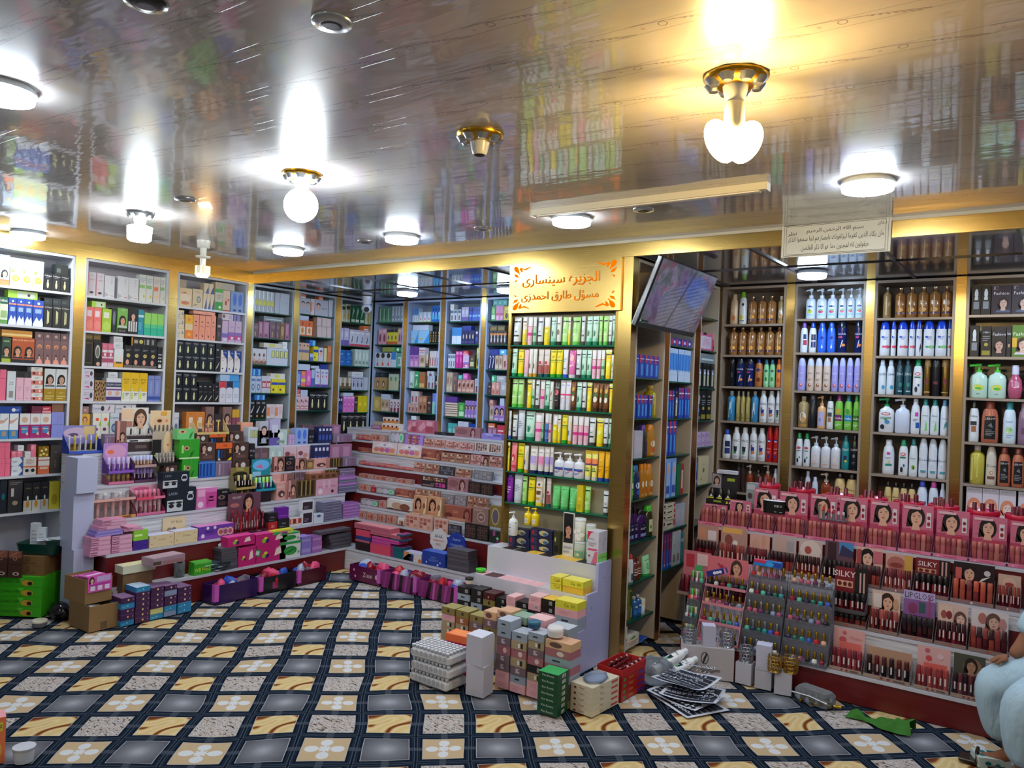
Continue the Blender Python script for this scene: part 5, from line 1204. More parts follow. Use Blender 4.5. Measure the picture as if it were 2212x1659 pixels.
fill('L1', 'first left-wall bay', ('x', 0.0), LSH, CA, [
 'promo 0-85 200; vitc*3 88-375 240; coll*3 378-592 365; blackgift 480-590 285 ^',
 'greenwhite 0-70 560; bluecream*3 75-280 572; bluecream 285-375 590; coll2*3 378-602 632; limeflat 75-330 510 ^; darkflat*3 385-600 575 ^',
 'hairgreen 20-100 905; hairman*2 103-300 908; brownface*4 303-598 932; amberflat 22-285 845 ^; brownsmall*4 305-598 866 ^',
 'pinkcarton 0-55 1178; whitetall 60-135 1192; palepink*2 137-270 1250; eyebox 272-372 1385; eyebox 272-372 1312 ^; eyebox 272-372 1235 ^; eyebox 272-372 1160 ^; manyellow*2 378-575 1175; blackcam 140-268 1195 ^',
 (CB, 'handblue*2 0-225 630; handpink*3 235-615 630; lavender 622-775 762; lavender 622-775 612 ^; navyflat 0-270 545 ^; maroonflat 385-508 542 ^; redflat 512-620 545 ^; brownflat 630-772 508 ^'),
 (CB, 'pinkcarton*2 0-132 1168; pinkcarton*2 0-132 962 ^; bluechevron 145-282 1258; bluechevron 145-282 1152 ^; eyeorange 286-442 1152; orangehalf 460-598 1152; golddots 470-596 1022 ^; darkflower 606-730 1005; pinkcube*2 147-280 1080 ^; whitecube 225-300 1010 ^; whitecube 310-390 1085 ^; pinkcube 375-440 1000 ^'),
 (CB, 'navytall 0-85 1400; dropper 95-270 1425; flaskbox*3 285-590 1452; yellowbottle 593-720 1445'),
], GL)
fill('L2', 'second left-wall bay', ('x', 0.0), LSH, CA, [
 'lash*2 750-893 350; whiteserum 897-985 378; whiteserum*2 1010-1188 392; whitegreen*2 1193-1308 372; whitered 1311-1370 386; whitegreen 1373-1428 392',
 'coralbox*2 730-870 645; limebox 874-955 660; greyoval 958-1000 655; greenman 1005-1093 655; stripeman 1096-1180 660; tealbox 1183-1232 670; greengrad*3 1236-1403 700; limeflat 790-910 598 ^',
 'goldblack 720-800 925; ovalblack 803-870 942; pinkwhite*2 876-975 1012; whiteyellow 978-1058 1003; goldphoto*4 1062-1345 980; blackdot 1348-1390 988; goldflat*2 735-868 872 ^; pinkcap*2 880-975 955 ^; whitecream 975-1058 942 ^; blackstrip 1130-1345 908 ^; whitecream 978-1056 898 ^',
 'roller 700-808 1350; leopard*2 812-905 1272; navywhite*2 908-1040 1254; aha*3 1044-1262 1206; periwinkle*2 1266-1375 1232; roller 700-808 1252 ^; whitecream 930-1015 1202 ^; roller 700-808 1162 ^',
 'yellowface 685-770 1560; brownflat 773-790 1600; fruit*2 793-935 1550; rollerblue 940-1020 1550; brownwoman 1025-1075 1550; rollerblue 1080-1180 1550; whitecream 1185-1300 1560; brownup 690-765 1495 ^; rollerflat 793-985 1475 ^; rollerflat 990-1170 1475 ^',
], GL)
fill('L3', 'third left-wall bay', ('x', 0.0), LSH, CA, [
 'creambox 1525-1645 482; creamroll 1648-1735 492; triangle*3 1738-1835 532; greenlabel 1839-1904 492; redtext 1907-1970 504; bluesachet 1975-2088 515; clearsq 1530-1600 412 ^; triangle*2 1748-1830 445 ^; stripflat 1845-2010 442 ^',
 'whiteroll 1510-1580 830; orangetop 1583-1650 710; peach*3 1653-1803 715; peach 1806-1848 720; darkbox 1853-1895 740; lilacblue 1898-1950 760; lilac*2 1953-2065 765; whiteroll 1510-1580 742 ^; peachlid 1660-1848 676 ^; whitelilac 1905-2000 702 ^; purplesm 2003-2062 710 ^; whiteroll 1510-1578 672 ^',
 'coll*5 1500-1838 1058; blackpen 1841-1885 955; wave*3 1889-2065 1018; coll*5 1502-1838 932 ^',
 'coll*3 1488-1692 1326; blackpen*3 1696-1820 1287; darkbox 1823-1836 1300; blackpen 1838-1876 1287; redwhite 1880-1933 1282; navyhalf 1936-1993 1282; skyhalf 1996-2048 1282; coll*3 1490-1690 1207 ^; skytop 1885-2045 1218 ^',
 'whiteround 1480-1530 1548; orangebox*2 1590-1752 1542; brownwoman 1757-1832 1498; darkbox 1836-1900 1560; brownwoman 1905-1980 1498; maroonyellow*2 1984-2048 1520',
], GL)
GA = 'cartons of the left alcove,'
fill('A4', 'fourth left-wall bay', ('x', 0.0), ASH['A4'], CE, [
 'silvertube*5 110-278 182; plainbox*3 282-400 202',
 'brownset 95-150 440; pinkset 153-185 430; pinkset 188-240 430; brownset 243-290 432; brownset 293-325 438; goldset 328-362 440; pinkset 365-400 445; silverflat 192-355 392 ^',
 'whitewoman*3 90-214 650; vialset 218-388 648; creamflat 192-342 606 ^; whitecube 346-386 596 ^',
 'whiteblue*2 75-172 872; redlabel*2 175-248 872; yellowblue*2 252-366 898; bluesm*2 82-170 812 ^; creamflat 250-366 852 ^',
 'swish*3 70-212 1068; orangewhite*2 218-345 1102; bluesm*2 120-205 1024 ^',
], GA)
fill('A5', 'fifth left-wall bay', ('x', 0.0), ASH['A5'], CE, [
 'facewhite*2 490-570 242; orangewhite 573-604 248; facewide 607-715 255; plainbox 718-750 258; orangesq 495-540 205 ^; orangesq 640-676 222 ^',
 'wheat*2 470-590 422; brownflat 593-620 405; pinkpack*3 624-740 472; paleflat 482-560 384 ^; pinkpack*3 624-740 392 ^',
 'peachpen*3 460-562 602; bluegrad 565-592 690; yellowblue 594-634 632; whiteface2 637-676 642; paleyellow 680-704 645; orangeplain 707-738 628; bluesm 565-615 580 ^',
 'blueface 445-493 832; rainbow 496-533 832; hotpink 536-574 826; bluegrad 577-604 820; whitepair 607-648 812; whitepair*2 652-715 818; paleflat 458-570 775 ^; paleflat 578-645 788 ^; navybag 652-712 780 ^',
 'faces*3 440-556 1038; coll*3 560-710 1006; redflat 442-490 975 ^; paleflat 494-550 985 ^',
], GA)
fill('A6', 'sixth left-wall bay', ('x', 0.0), ASH['A6'], CE, [
 'oliveherb 820-855 292; oliveherb 858-895 288; greenherb*2 900-970 302; greenherb 973-1012 302; oliveherb 1015-1040 310; yellowtall 1044-1072 312',
 'lilacwhite 812-840 482; lilacwhite 843-884 482; swoosh*4 888-1065 502; orangesq 1000-1045 466 ^',
 'bluelid*2 800-910 732; greenbottle*4 930-1055 658; bluelid*2 802-908 662 ^',
 'goldbot*3 790-904 882; whitebot*3 907-1000 878; plainbox 1003-1048 882; whitecream 910-1000 838 ^',
 'navytube*2 775-830 1042; pinkheart*3 836-925 1036; darkbox 928-952 1040; yellowbox*2 955-1035 1032; paleflat 838-922 1008 ^',
 'coll*4 815-1032 1178',
], GA)
BB = ('y', YB)
fill('B1', 'first back-wall bay', BB, ASH['B1'], CE, [
 'cleargreen*3 1110-1206 312; clearwhite*4 1210-1325 302',
 'redpink*2 1105-1168 488; yellowman*3 1172-1260 492; redpink*2 1264-1315 482',
 'darkhair*3 1078-1205 682; whiteblue2 1208-1245 676; tealside 1248-1300 682; greenflat 1140-1298 638 ^',
 'tanwoman*2 1072-1160 882; palegreen*2 1186-1265 856; darkbox 1268-1285 850; darkflat*2 1082-1158 842 ^',
 'yellowgold 1065-1120 1038; tanbox*2 1123-1192 1062; maroonjar*3 1196-1284 1060; paleflat 1126-1190 1018 ^',
 'tanbox*3 1060-1135 1240; strip 1140-1280 1262; strip 1142-1278 1206 ^',
], GA)
fill('B2', 'second back-wall bay', BB, ASH['B2'], CE, [
 'whiteblue2*3 1382-1430 322; tri*3 1434-1532 352; bluebottle*3 1536-1624 302',
 'bluewave 1370-1425 502; bluewave 1428-1515 502; blackgold*4 1520-1615 508; paleflat 1385-1512 458 ^',
 'purplepink*2 1360-1428 702; tanbox 1431-1485 702; goldbot 1488-1512 690; bottleprint*4 1516-1605 668; purplebox*2 1362-1426 632 ^; redlabel*2 1432-1482 640 ^',
 'greenbottle 1355-1392 832; greentall 1395-1428 832; orangefruit 1431-1480 838; stripewhite*2 1500-1558 872; bwface 1561-1590 868; stripewhite 1502-1556 832 ^',
 'pinkbottle*3 1345-1428 1092; brownjar*2 1432-1494 1032; darkbox 1498-1534 1040; bluegreen 1538-1588 1012; bottleprint*2 1366-1426 995 ^',
 'pinkset*2 1345-1420 1225; redflat 1424-1480 1240; pinkset 1484-1540 1230; whitecube 1372-1410 1195 ^',
], GA)
fill('B3', 'third back-wall bay', BB, ASH['B3'], CE, [
 'whitedark*3 1688-1772 332; lilacwhite*2 1776-1836 312; bluenavy*4 1840-1948 312; whitecube 1690-1720 290 ^',
 'whiteblue2*2 1700-1776 478; navygold*4 1780-1885 502; navytube 1888-1915 500; peachsm 1918-1940 498; navybag*2 1786-1860 464 ^',
 'whitedark*3 1670-1726 692; magenta*2 1729-1784 670; lilac 1788-1836 702; darkface 1840-1884 702; yellowblack 1898-1930 642; redflat 1790-1834 666 ^',
 'tanbox*2 1655-1703 842; brownset 1706-1742 842; pinkbrown*4 1746-1880 902; stripewhite 1884-1915 892; mintsq 1750-1785 862 ^; hotpink 1790-1828 850 ^',
 'tanlayer 1645-1745 1178; greenpack 1750-1800 1086; purpleface*4 1804-1908 1072; tanlayer 1645-1745 1160 ^; tanlayer 1645-1745 1142 ^; tanlayer 1645-1745 1124 ^; tanlayer 1645-1745 1106 ^; tanlayer 1645-1745 1088 ^; purplebox 1650-1742 1040 ^',
 'mintsq*2 1665-1740 1255; redlabel*2 1745-1830 1240; navyflat 1835-1900 1260',
], GA)
fill('B4', 'fourth back-wall bay', BB, ASH['B4'], CE, [
 'greenpack 2018-2052 305; pinkpair*2 2055-2118 300; yellowblack 2121-2165 302; mintsq*3 2035-2152 252 ^',
 'darkorange*5 2005-2142 508; goldflat*2 2010-2130 462 ^',
 'navyslash*2 1998-2046 702; tanbox*2 2049-2108 705; pinkbottle 2111-2150 700; navybag 2010-2080 655 ^; skysm 2084-2140 655 ^',
 'darkbox 1992-2018 922; peachsm*2 2021-2086 922; greysw 2090-2140 922; greensm 2022-2058 865 ^; greysw 2062-2136 870 ^',
 'tanbox 2003-2038 1112; purpleface*2 2042-2126 1112; peachsm 2006-2036 1065 ^; paleflat 2088-2124 1052 ^',
 'pinkset*2 1990-2060 1290; redflat 2064-2130 1270; orangesq 1996-2050 1255 ^',
], GA)
GR = 'bottles of the right alcove,'
fill('R1', 'first right-alcove bay', BB, RSH['R1'], CFR, [
 'lotiontan 225-280 172; whitegr 284-338 155; amber*3 344-535 185; coconut 545-605 182',
 'amber*6 218-600 395',
 'navydk 212-262 592; navycl 266-320 592; navycl 330-385 594; brownor 390-444 600; mintlot*2 448-530 610; orangelot 534-592 608',
 'bluegel 205-260 822; olivegel*3 264-362 825; bluegel 365-415 825; zincor*2 420-528 820; zinc 531-582 820',
 'whitebl 172-230 1080; zinc*2 236-350 1066; zincor*2 352-465 1070; redbot*2 468-570 1062',
 'smallblack*2 270-330 1300; smallamber 335-380 1320; smallblack 385-440 1350; smallamber 448-505 1315; smallwhite 515-565 1345',
], GR)
fill('R2', 'second right-alcove bay', BB, RSH['R2'], CFR, [
 'pumpcit 735-803 132; pumpwhite*2 806-950 130; pumpwhite*3 955-1140 128',
 'whitepur 698-750 362; whitebl 754-808 362; bluebody*2 812-938 360; navycl 944-1012 355; navycl 1062-1120 355',
 'lilac3 678-736 598; cream3*3 738-905 598; lilac3*4 907-1125 598',
 'coconut 680-752 858; blacktall 756-806 848; pumporange 810-872 855; oliveb 875-925 850; vatpur 928-988 848; vatblue 991-1050 850; vatgreen 1053-1115 848',
 'whitegreen2*2 666-765 1105; widepump*3 768-970 1130; tealbot 975-1030 1122; blackbot 1034-1100 1120',
 'smallblack 690-722 1400; smallwhite 726-768 1362; smallwhite 775-820 1400; smallamber 832-905 1375; yellowblk*2 922-1095 1375',
], GR)
fill('R3', 'third right-alcove bay', BB, RSH['R3'], CFR, [
 'slimamber 1255-1312 125; amber*5 1335-1732 122',
 'hsred 1230-1306 345; hsred 1309-1346 350; hsred 1349-1426 345; hsred 1428-1474 350; hsleaf 1476-1520 348; hsgreen 1523-1604 345; hsgreen 1607-1690 342; hsred 1692-1735 345',
 'clearwht*2 1222-1336 612; tealdk*2 1340-1448 605; lifeb 1453-1526 610; golddk 1530-1580 605; blackdk 1584-1640 605; golddk 1645-1706 605',
 'lifewide 1224-1330 858; plainpump 1333-1438 868; magentalab 1441-1506 868; aloe*2 1509-1636 868; blueleaf 1640-1705 868',
 'pinkprot 1250-1332 1150; lifeb 1358-1426 1150; avocado 1429-1490 1145; dove*3 1493-1700 1145',
 'yellowblk*4 1262-1476 1440; whblue 1480-1556 1428; whpink 1559-1630 1428; smallwhite 1634-1690 1445',
], GR)
fill('R4', 'fourth right-alcove bay', BB, RSH['R4'], CFR, [
 'spraybox*2 1855-1985 112; fashion*2 1988-2262 110',
 'spraybox 1842-1905 382; dyegold 1918-1988 388; fashionb 1992-2088 390; fashionb 2091-2122 385; fashiong 2126-2260 378',
 'pumpgreen*2 1838-2088 638; pinkgel*2 2092-2310 648',
 'olivecap 1830-1905 882; leroy 1914-2036 885; tealwh 2060-2155 885; pinkish 2162-2250 890',
 'yellowgel 1836-1940 1165; dovetan 1945-2022 1178; leroy*2 2026-2212 1192',
 'gingerwoman*3 1815-2152 1455; gingerwoman 2165-2275 1460',
], GR)
GT = 'tubes on the sign pillar,'
fill('T', 'sign pillar', ('y', YF), TSH, CG, [
 'tw 97-185 662; ty 203-250 668; tp 253-305 668; tg 308-345 668; tw 348-407 664; tl 410-472 666; ta 482-538 664; tb 541-590 660; tgr 592-660 662; ty 662-688 668; tgr 690-775 664; tw 792-832 660; ta*2 835-962 658; tgr 966-1002 655; tgr 1005-1060 655; tw 1063-1102 655; ta 1105-1150 652',
 'ta 97-148 982; yy 151-212 988; pk 215-265 992; wg*2 268-350 984; rose*2 353-470 988; yy*2 473-600 994; wb 604-656 992; pinkm 660-732 1000; tw 736-788 992; ta*2 791-890 996; tp*2 894-985 996; tg 988-1026 996; yf 1029-1088 992; wh2 1091-1140 1045',
 'tgr*2 90-210 1282; yf 246-298 1285; tg 301-330 1290; tw 333-374 1292; tp 377-425 1295; ta 428-474 1298; wh2 477-513 1310; blk 516-570 1305; fair*2 573-686 1296; coco 689-736 1312; ta 740-794 1315; tw 798-840 1315; yf 843-893 1318; coco 896-964 1322; coco 967-1004 1332; coco 1007-1064 1335; yf 1068-1120 1332',
 (CH, 'wb 62-96 125; tw 99-148 165; spraywh 151-218 120; ta 224-318 132; tp 321-400 145; tg 402-420 152; blu 423-465 150; tp 468-494 158; tl 497-552 162; ty 555-588 166; yy 591-652 170; wg 655-696 178; tp*3 700-860 182; tw 864-930 195; yf 933-1008 198; tw 1011-1060 202; ta 1063-1108 208'),
 (CH, 'yf 62-84 440; pinkgirl 87-146 445; yy 149-216 450; wg 219-262 475; nv 266-345 478; nvp 348-412 482; nv 415-470 486; nv 473-510 488; pumpw3*3 514-815 548; spf*2 818-950 525; gold*2 954-1096 535'),
 (CH, 'purple 28-105 732; spraywh 110-196 740; tgr 200-248 780; yy 252-322 790; creamt 326-408 778; wg 412-434 800; rose 438-486 800; sea*3 490-745 880; yellowbox 752-815 870; tgr 820-880 880; tw 1000-1090 930'),
], GT, deep=.055, inset=.004)
GS = 'goods on the side of the sign pillar,'
for k, cr_rows in (('S1', [(CI, 'brush2*5 255-590 482'), (CI, 'brush2*5 230-510 960; yellowcl 515-580 850'), (CI, 'pinkbottle2 205-292 1312; pouchw 298-400 1390; olivepur 405-468 1322; goldoil 478-565 1318'),
  (CJ, 'greenoil*2 192-300 255; blueoil 303-385 258; goldoil*2 388-468 240; goldoil 471-540 238'), (CJ, 'purplebot*3 170-350 780; purplebot 358-464 790; olivegr 468-548 742'),
  (CJ, 'redcapsm 152-202 1338; spraysm 205-252 1300; redcapsm 256-300 1325; brownsm*2 304-400 1372; greenfoot 432-520 1340'),
  ((1280, 1180, 5.53), 'cylgreen*2 370-515 470; droppersm*2 525-622 612; jar 625-668 640')]),
 ('S2', [(CI, 'redblue*4 745-975 292'), (CI, 'brush*7 700-968 412'), (CI, 'brush2*3 688-772 905; dyeblack 775-820 905; brush2*4 823-955 878'), (CI, 'brush2*3 668-790 1272'), (CJ, 'pasteblue*2 645-790 172; pastered 796-880 242'),
  (CJ, 'pastecarton 632-785 910; pouchw*2 790-905 720; pastecarton 632-785 850 ^; pastecarton 632-785 782 ^; pastecarton 632-785 712 ^'), (CJ, 'brush3*4 610-740 1055; whitetall*2 744-848 1045; tealbox 852-880 1060')]),
 ('S3', [None, (CI, 'perfpink 1080-1235 215; redround 1242-1350 235'), (CI, 'dyeblack*4 1055-1275 582; silverflat 1085-1270 470 ^'), (CI, 'dyewoman 1042-1085 905; dyegold*2 1090-1212 905'), (CI, 'lilacsm*4 1040-1228 1492; lilacsm*3 1042-1190 1405 ^'), (CJ, 'tallblue 1012-1054 158; tallcream 1060-1180 145')])):
 fill(k, 'pillar bay %s' % {'S1': 'by corner', 'S2': 'mid bay', 'S3': 'by wall'}[k], ('x', SX1), SSH[k], CI, cr_rows, GS, deep=.2)
row('floor of pillar side bay', ('x', SX1), .03, (1280, 1180, 5.53), 'waxbox 345-430 990; waxbox 434-580 1070; waxblue 585-685 1150', GS, .012, .2, lim=(SYX['S1'][0] + .016, SYX['S1'][1] - .016))
M_COOL = emat('cool_lamp', C_COOL, E_DISC)
M_BLUE = emat('blue_white_lamp', C_BLUE, E_DISC * 1.5)
M_GLOBE = emat('globe_lamp', (.86, .95, 1.0), E_GLOBE)
M_HEART = emat('warm_petal_lamp', C_WARM, E_HEART)
M_WARM = emat('warm_bulb', C_WARM, E_WARM)
GOLDM, CHROME = mat('c8962c', 'm'), mat('c4c8cc', 'm')
def disc(x, y, z, label, m=None, r=.105):
 e = tag(empty('ceiling_light', (x, y, z)), label, 'ceiling light', 'round flush ceiling lights')
 mb = MB()
 mb.loft([(0, r * .92, r * .92), (-.012, r, r), (-.02, r, r)][::-1], mat('dfe8f0', 'p'), 28)
 mb.obj('housing', e)
 mb = MB()
 mb.loft([(-.046, r * .82, r * .82), (-.042, r * .93, r * .93), (-.0205, r * .96, r * .96)], m or M_COOL, 28)
 mb.obj('diffuser', e)
 return e
DL = [(.12, 1.678, 'first along the brass beam of the left shelves'), (1.328, 2.825, 'nearest the left corner'), (2.393, 2.827, 'second from the left corner'), (3.597, 2.832, 'above the gold sign beside the tube batten'),
  (5.04, 2.779, 'above the hanging paper prayer'), (2.907, .421, 'cut by the left edge of the picture')]
for x, y, t in DL:
 disc(x, y, ZC, 'round white LED ceiling light, ' + t)
for x, y in ((6.3, 2.8), (6.9, .3), (4.6, -1.2), (1.6, -.8), (7.4, -1.6), (2.9, -2.4)):
 disc(x, y, ZC, 'round white LED ceiling light behind the photographer')
disc(1.025, 4.349, ZF, 'bluish LED light in the left alcove ceiling near the corner camera', M_BLUE, .09)
disc(2.04, 4.436, ZF, 'bluish LED light in the left alcove half hidden by the sign', M_BLUE, .09)
disc(4.40, 4.44, ZF, 'bluish LED light over the right alcove bottles', M_BLUE, .09)
disc(5.75, 4.44, ZF, 'bluish LED light at the far end of the right alcove', M_BLUE, .09)
def rosette(e, gold=True, r=.085):
 mb = MB()
 mb.loft([(-.03, r * .55, r * .55), (-.022, r * .82, r * .82), (-.008, r, r), (0, r, r)], GOLDM if gold else CHROME, 26)
 mb.obj('rosette', e)
 mb = MB()
 for k in range(8):
  a = math.tau * k / 8
  mb.loft([(-.034, .3 * r * .5, .3 * r * .5, r * .72 * math.cos(a), r * .72 * math.sin(a)), (-.016, .3 * r, .3 * r, r * .72 * math.cos(a), r * .72 * math.sin(a))], CHROME, 8)
 mb.obj('leaf_ornament', e)
 mb = MB()
 mb.loft([(-.075, .024, .024), (-.06, .03, .03), (-.03, .036, .036)], mat('d8d8d4', 'p'), 18)
 return mb.obj('socket', e)
e = tag(empty('lamp_holder', (3.985, 1.548, ZC)), 'gold and silver ceiling rosette with an empty socket', 'lamp holder')
rosette(e)
mb = MB().loft([(-.076, .019, .019), (-.0755, .019, .019)], mat('1a1612', 'k'), 14)
mb.obj('socket_opening', e)
e = tag(empty('pendant_bulb', (2.961, 1.594, ZC)), 'glowing white globe bulb under a gold rosette', 'lamp')
rosette(e)
mb = MB().loft([(-.095, .02, .02), (-.076, .022, .022)], mat('e0e0e0', 'p'), 14)
mb.obj('neck', e)
mb = MB().loft([(-.12 - .074 * math.cos(a), max(.001, .074 * math.sin(a)), max(.001, .074 * math.sin(a))) for a in [math.pi * k / 12 for k in range(1, 12)]], M_GLOBE, 22)
mb.obj('globe', e).location = (0, 0, -.02)
e = tag(empty('pendant_bulb', (1.457, 1.697, ZC)), 'glowing white cylindrical bulb under a silver rosette', 'lamp')
rosette(e, False, .075)
mb = MB().loft([(-.165, .05, .05), (-.155, .062, .062), (-.085, .066, .066), (-.0755, .04, .04)], M_GLOBE, 22)
mb.obj('globe', e)
e = tag(empty('pendant_bulb', (4.939, 1.496, ZC)), 'large warm heart-shaped folding bulb glowing yellow', 'lamp')
rosette(e, True, .09)
mb = MB().loft([(-.15, .024, .024), (-.135, .03, .03), (-.076, .028, .028)], mat('e8e2d0', 'p'), 16)
mb.obj('bulb_base', e)
rx, ry = RT.x, RT.y
rl = math.hypot(rx, ry)
for sgn, dep in ((-1, 0), (1, 0)):
 mb = MB()
 R = []
 for k in range(1, 12):
  a = math.pi * k / 12
  R.append((-.066 * math.cos(a), .042 * math.sin(a), .013 * math.sin(a)))
 T = Matrix.Rotation(math.atan2(ry, rx), 4, 'Z') @ Matrix.Translation((sgn * .036, 0, -.185)) @ Matrix.Rotation(sgn * math.radians(27), 4, 'Y')
 mb.loft(R, M_HEART, 18, T=T)
 mb.obj('light_petal', e)
e = tag(empty('pendant_bulb', (.981, 2.403, ZC)), 'small warm yellow bulb on a long white holder', 'lamp')
mb = MB().loft([(-.17, .018, .018), (-.12, .02, .02), None, (-.115, .045, .045), (-.105, .05, .05), None, (-.104, .02, .02), (-.05, .022, .022), None, (-.049, .04, .04), (0, .045, .045)], mat('d8d4c8', 'p'), 18)
mb.obj('holder', e)
mb = MB().loft([(-.225, .05, .05), (-.172, .05, .05)], mat('f0e4c0', 'p'), 18)
mb.obj('bulb_body', e)
mb = MB().loft([(-.245, .032, .032), (-.2255, .046, .046)], M_WARM, 18)
mb.obj('lit_face', e)
for x, y, t in ((2.029, 2.877, 'between the two flush lights'), (2.982, 2.871, 'behind the gold rosette'), (2.001, 1.632, 'between the two white bulbs'), (4.002, 2.842, 'behind the tube batten'), (3.872, .362, 'at the very top of the picture'), (4.19, .67, 'high up near the warm lamp')):
 e = tag(empty('recessed_spotlight', (x, y, ZC)), 'unlit recessed chrome spotlight, ' + t, 'spotlight', 'recessed spotlights')
 dark = y < .5
 MB().loft([(-.012, .03, .03), (-.008, .05, .05), (0, .052, .052)], mat('17181c', 'p') if dark else CHROME, 22).obj('ring', e)
 MB().loft([(-.0135, .02, .02), (-.0122, .028, .028)], mat('5a5c60', 'm'), 16).obj('lens', e)
e = tag(empty('tube_batten', (3.49, 2.632, ZC)), 'white tube-light batten screwed to the ceiling, unlit', 'light fixture')
MB().box(0, 1.186, -.022, .022, -.03, 0, mat('d8d4c4', 'p')).obj('casing', e)
MB().box(.03, 1.156, -.014, .014, -.036, -.0305, mat('e8e6de', 'p')).obj('diffuser', e)
MB().box(-.006, .0, -.024, .024, -.034, 0, mat('cfcabc', 'p')).box(1.186, 1.192, -.024, .024, -.034, 0, mat('cfcabc', 'p')).obj('end_cap', e)
e = tag(empty('security_camera', (.312, 4.56, ZF)), 'white dome security camera hanging at the alcove corner', 'camera', None)
MB().loft([(-.075, .034, .034), (-.06, .045, .045), (0, .047, .047)], mat('c8ccd8', 'p'), 20).obj('mount', e)
MB().loft([(-.155, .02, .02), (-.14, .042, .042), (-.115, .052, .052), (-.09, .046, .046), (-.076, .03, .03)], mat('c0c6d8', 'p'), 20).obj('dome', e)
dv_ = (CAM - Vector((.312, 4.56, ZF - .12))).normalized()
T = Matrix.Translation(dv_ * .036 + Vector((0, 0, -.122))) @ dv_.to_track_quat('Z', 'Y').to_matrix().to_4x4()
MB().loft([(0, .026, .026), (.018, .022, .022)], mat('15161a', 'v'), 16, T=T).obj('lens', e)
AR = {}
_c = 0xFE80
for ch, n in zip('ءآأؤإئابةتثجحخدذرزسشصضطظعغفقكلمنهوىي', (1, 2, 2, 2, 2, 4, 2, 4, 2, 4, 4, 4, 4, 4, 2, 2, 2, 2, 4, 4, 4, 4, 4, 4, 4, 4, 4, 4, 4, 4, 4, 4, 4, 2, 2, 4)):
 AR[ch] = [chr(_c + k) for k in range(n)]
 _c += n
def arabic(s):
 s = s.replace('ک', 'ك').replace('ی', 'ي')
 out = []
 for i, ch in enumerate(s):
  f = AR.get(ch)
  if not f:
   out.append(ch)
   continue
  p = i > 0 and len(AR.get(s[i - 1], ())) == 4
  q = i + 1 < len(s) and s[i + 1] in AR and s[i + 1] != 'ء' and len(f) == 4
  k = 3 if p and q else 1 if p else 2 if q else 0
  g = f[k] if k < len(f) else f[0]
  if ch == 'ي' and k in (0, 1):
   g = chr(0xFEEF + k)          # final yeh without dots, as on the sign
  out.append(g)
 return ''.join(reversed(out))
def plate_text(mb, s, cx, cz, width, yf, m, depth=.003, zs=1.0, maxh=None):
 g = text_geo(s, 2)
 k = width / g[2]
 if maxh and g[3] * k * zs > maxh:
  zs = maxh / (g[3] * k)
 n = len(g[0])
 front = [(cx + x * k, yf - depth, cz + y * k * zs) for x, y in g[0]]
 mb.add(front, g[1], m)
 cnt = {}
 for f in g[1]:
  for a, b in zip(f, f[1:] + f[:1]):
   cnt[(a, b)] = 1
 rim = [(a, b) for a, b in cnt if (b, a) not in cnt]
 mb.add(front + [(p[0], yf, p[2]) for p in front], [(b, a, a + n, b + n) for a, b in rim], mat('5a2a08', 'p'))
e = tag(empty('shop_sign', (3.1365, 3.506, 2.082)), 'gold sign box with two glowing orange lines of Arabic script', 'sign')
W_, H_ = .819, .319
MB().box(-W_ / 2, W_ / 2, 0, .02, 0, H_, BRASSH).obj('panel', e)
GLOW = emat('backlit_orange_letters', (1.0, .20, .0), .6)
mb = MB()
plate_text(mb, arabic('الجزيره سینساری'), -.02, H_ * .635, .57, -.0005, GLOW, maxh=.115)
plate_text(mb, arabic('مسؤل طارق احمدزی'), -.025, H_ * .31, .57, -.0005, GLOW, maxh=.105)
mb.obj('lettering', e)
mb = MB()
def drop(cx, cz, L, w, ang):
 pts = []
 for k in range(14):
  t = math.tau * k / 14
  r = .5 - .5 * math.cos(t)
  px, pz = L * (.5 - .5 * math.cos(t)) - L * .5, w * math.sin(t) * math.sin(t / 2)
  c, s_ = math.cos(ang), math.sin(ang)
  pts.append((cx + px * c - pz * s_, cz + px * s_ + pz * c))
 return pts
for sx in (-1, 1):
 for sz in (-1, 1):
  def put(cx, cz, L, w, a):
   q = [(sx * x, H_ / 2 + sz * z) for x, z in drop(cx, cz, L, w, a)]
   if sx * sz < 0:
    q = q[::-1]
   mb.prism(q, -.003, -.0005, GLOW)
  put(.352, .118, .058, .020, .9)
  put(.318, .118, .036, .012, 1.1)
  put(.352, .080, .036, .012, .5)
  put(.268, .127, .062, .007, -.35)
  put(.300, .124, .022, .005, .3)
  put(.358, .050, .022, .006, -.7)
  put(.330, .092, .012, .005, 0)
  put(.372, .094, .010, .004, 1)
mb.obj('corner_ornament', e)
A, Bq, Cq, Dq = at(1690, 487, y=YF - .02), at(1927, 465, y=YF - .02), at(1923, 543, y=YF - .024), at(1687, 557, y=YF - .026)
mb = MB()
PM, INK = mat('d4d2c4', 'k'), mat('3c3a3c', 'k')
P4 = lambda s, t, o=0.0: (A * (1 - s) + Bq * s) * t + (Dq * (1 - s) + Cq * s) * (1 - t) + Vector((0, -o + .004 * math.sin(s * 5) * (1 - t), 0))
for i in range(8):
 for q in (0.0, 1.0):
  pass
vs_ = [P4(i / 10, j / 4) for j in range(5) for i in range(11)]
fs = [(j * 11 + i, j * 11 + i + 1, (j + 1) * 11 + i + 1, (j + 1) * 11 + i) for j in range(4) for i in range(10)]
nv = len(vs_)
mb.add(vs_ + [p + Vector((0, .0012, 0)) for p in vs_], fs + [tuple(i + nv for i in reversed(f)) for f in fs], PM)
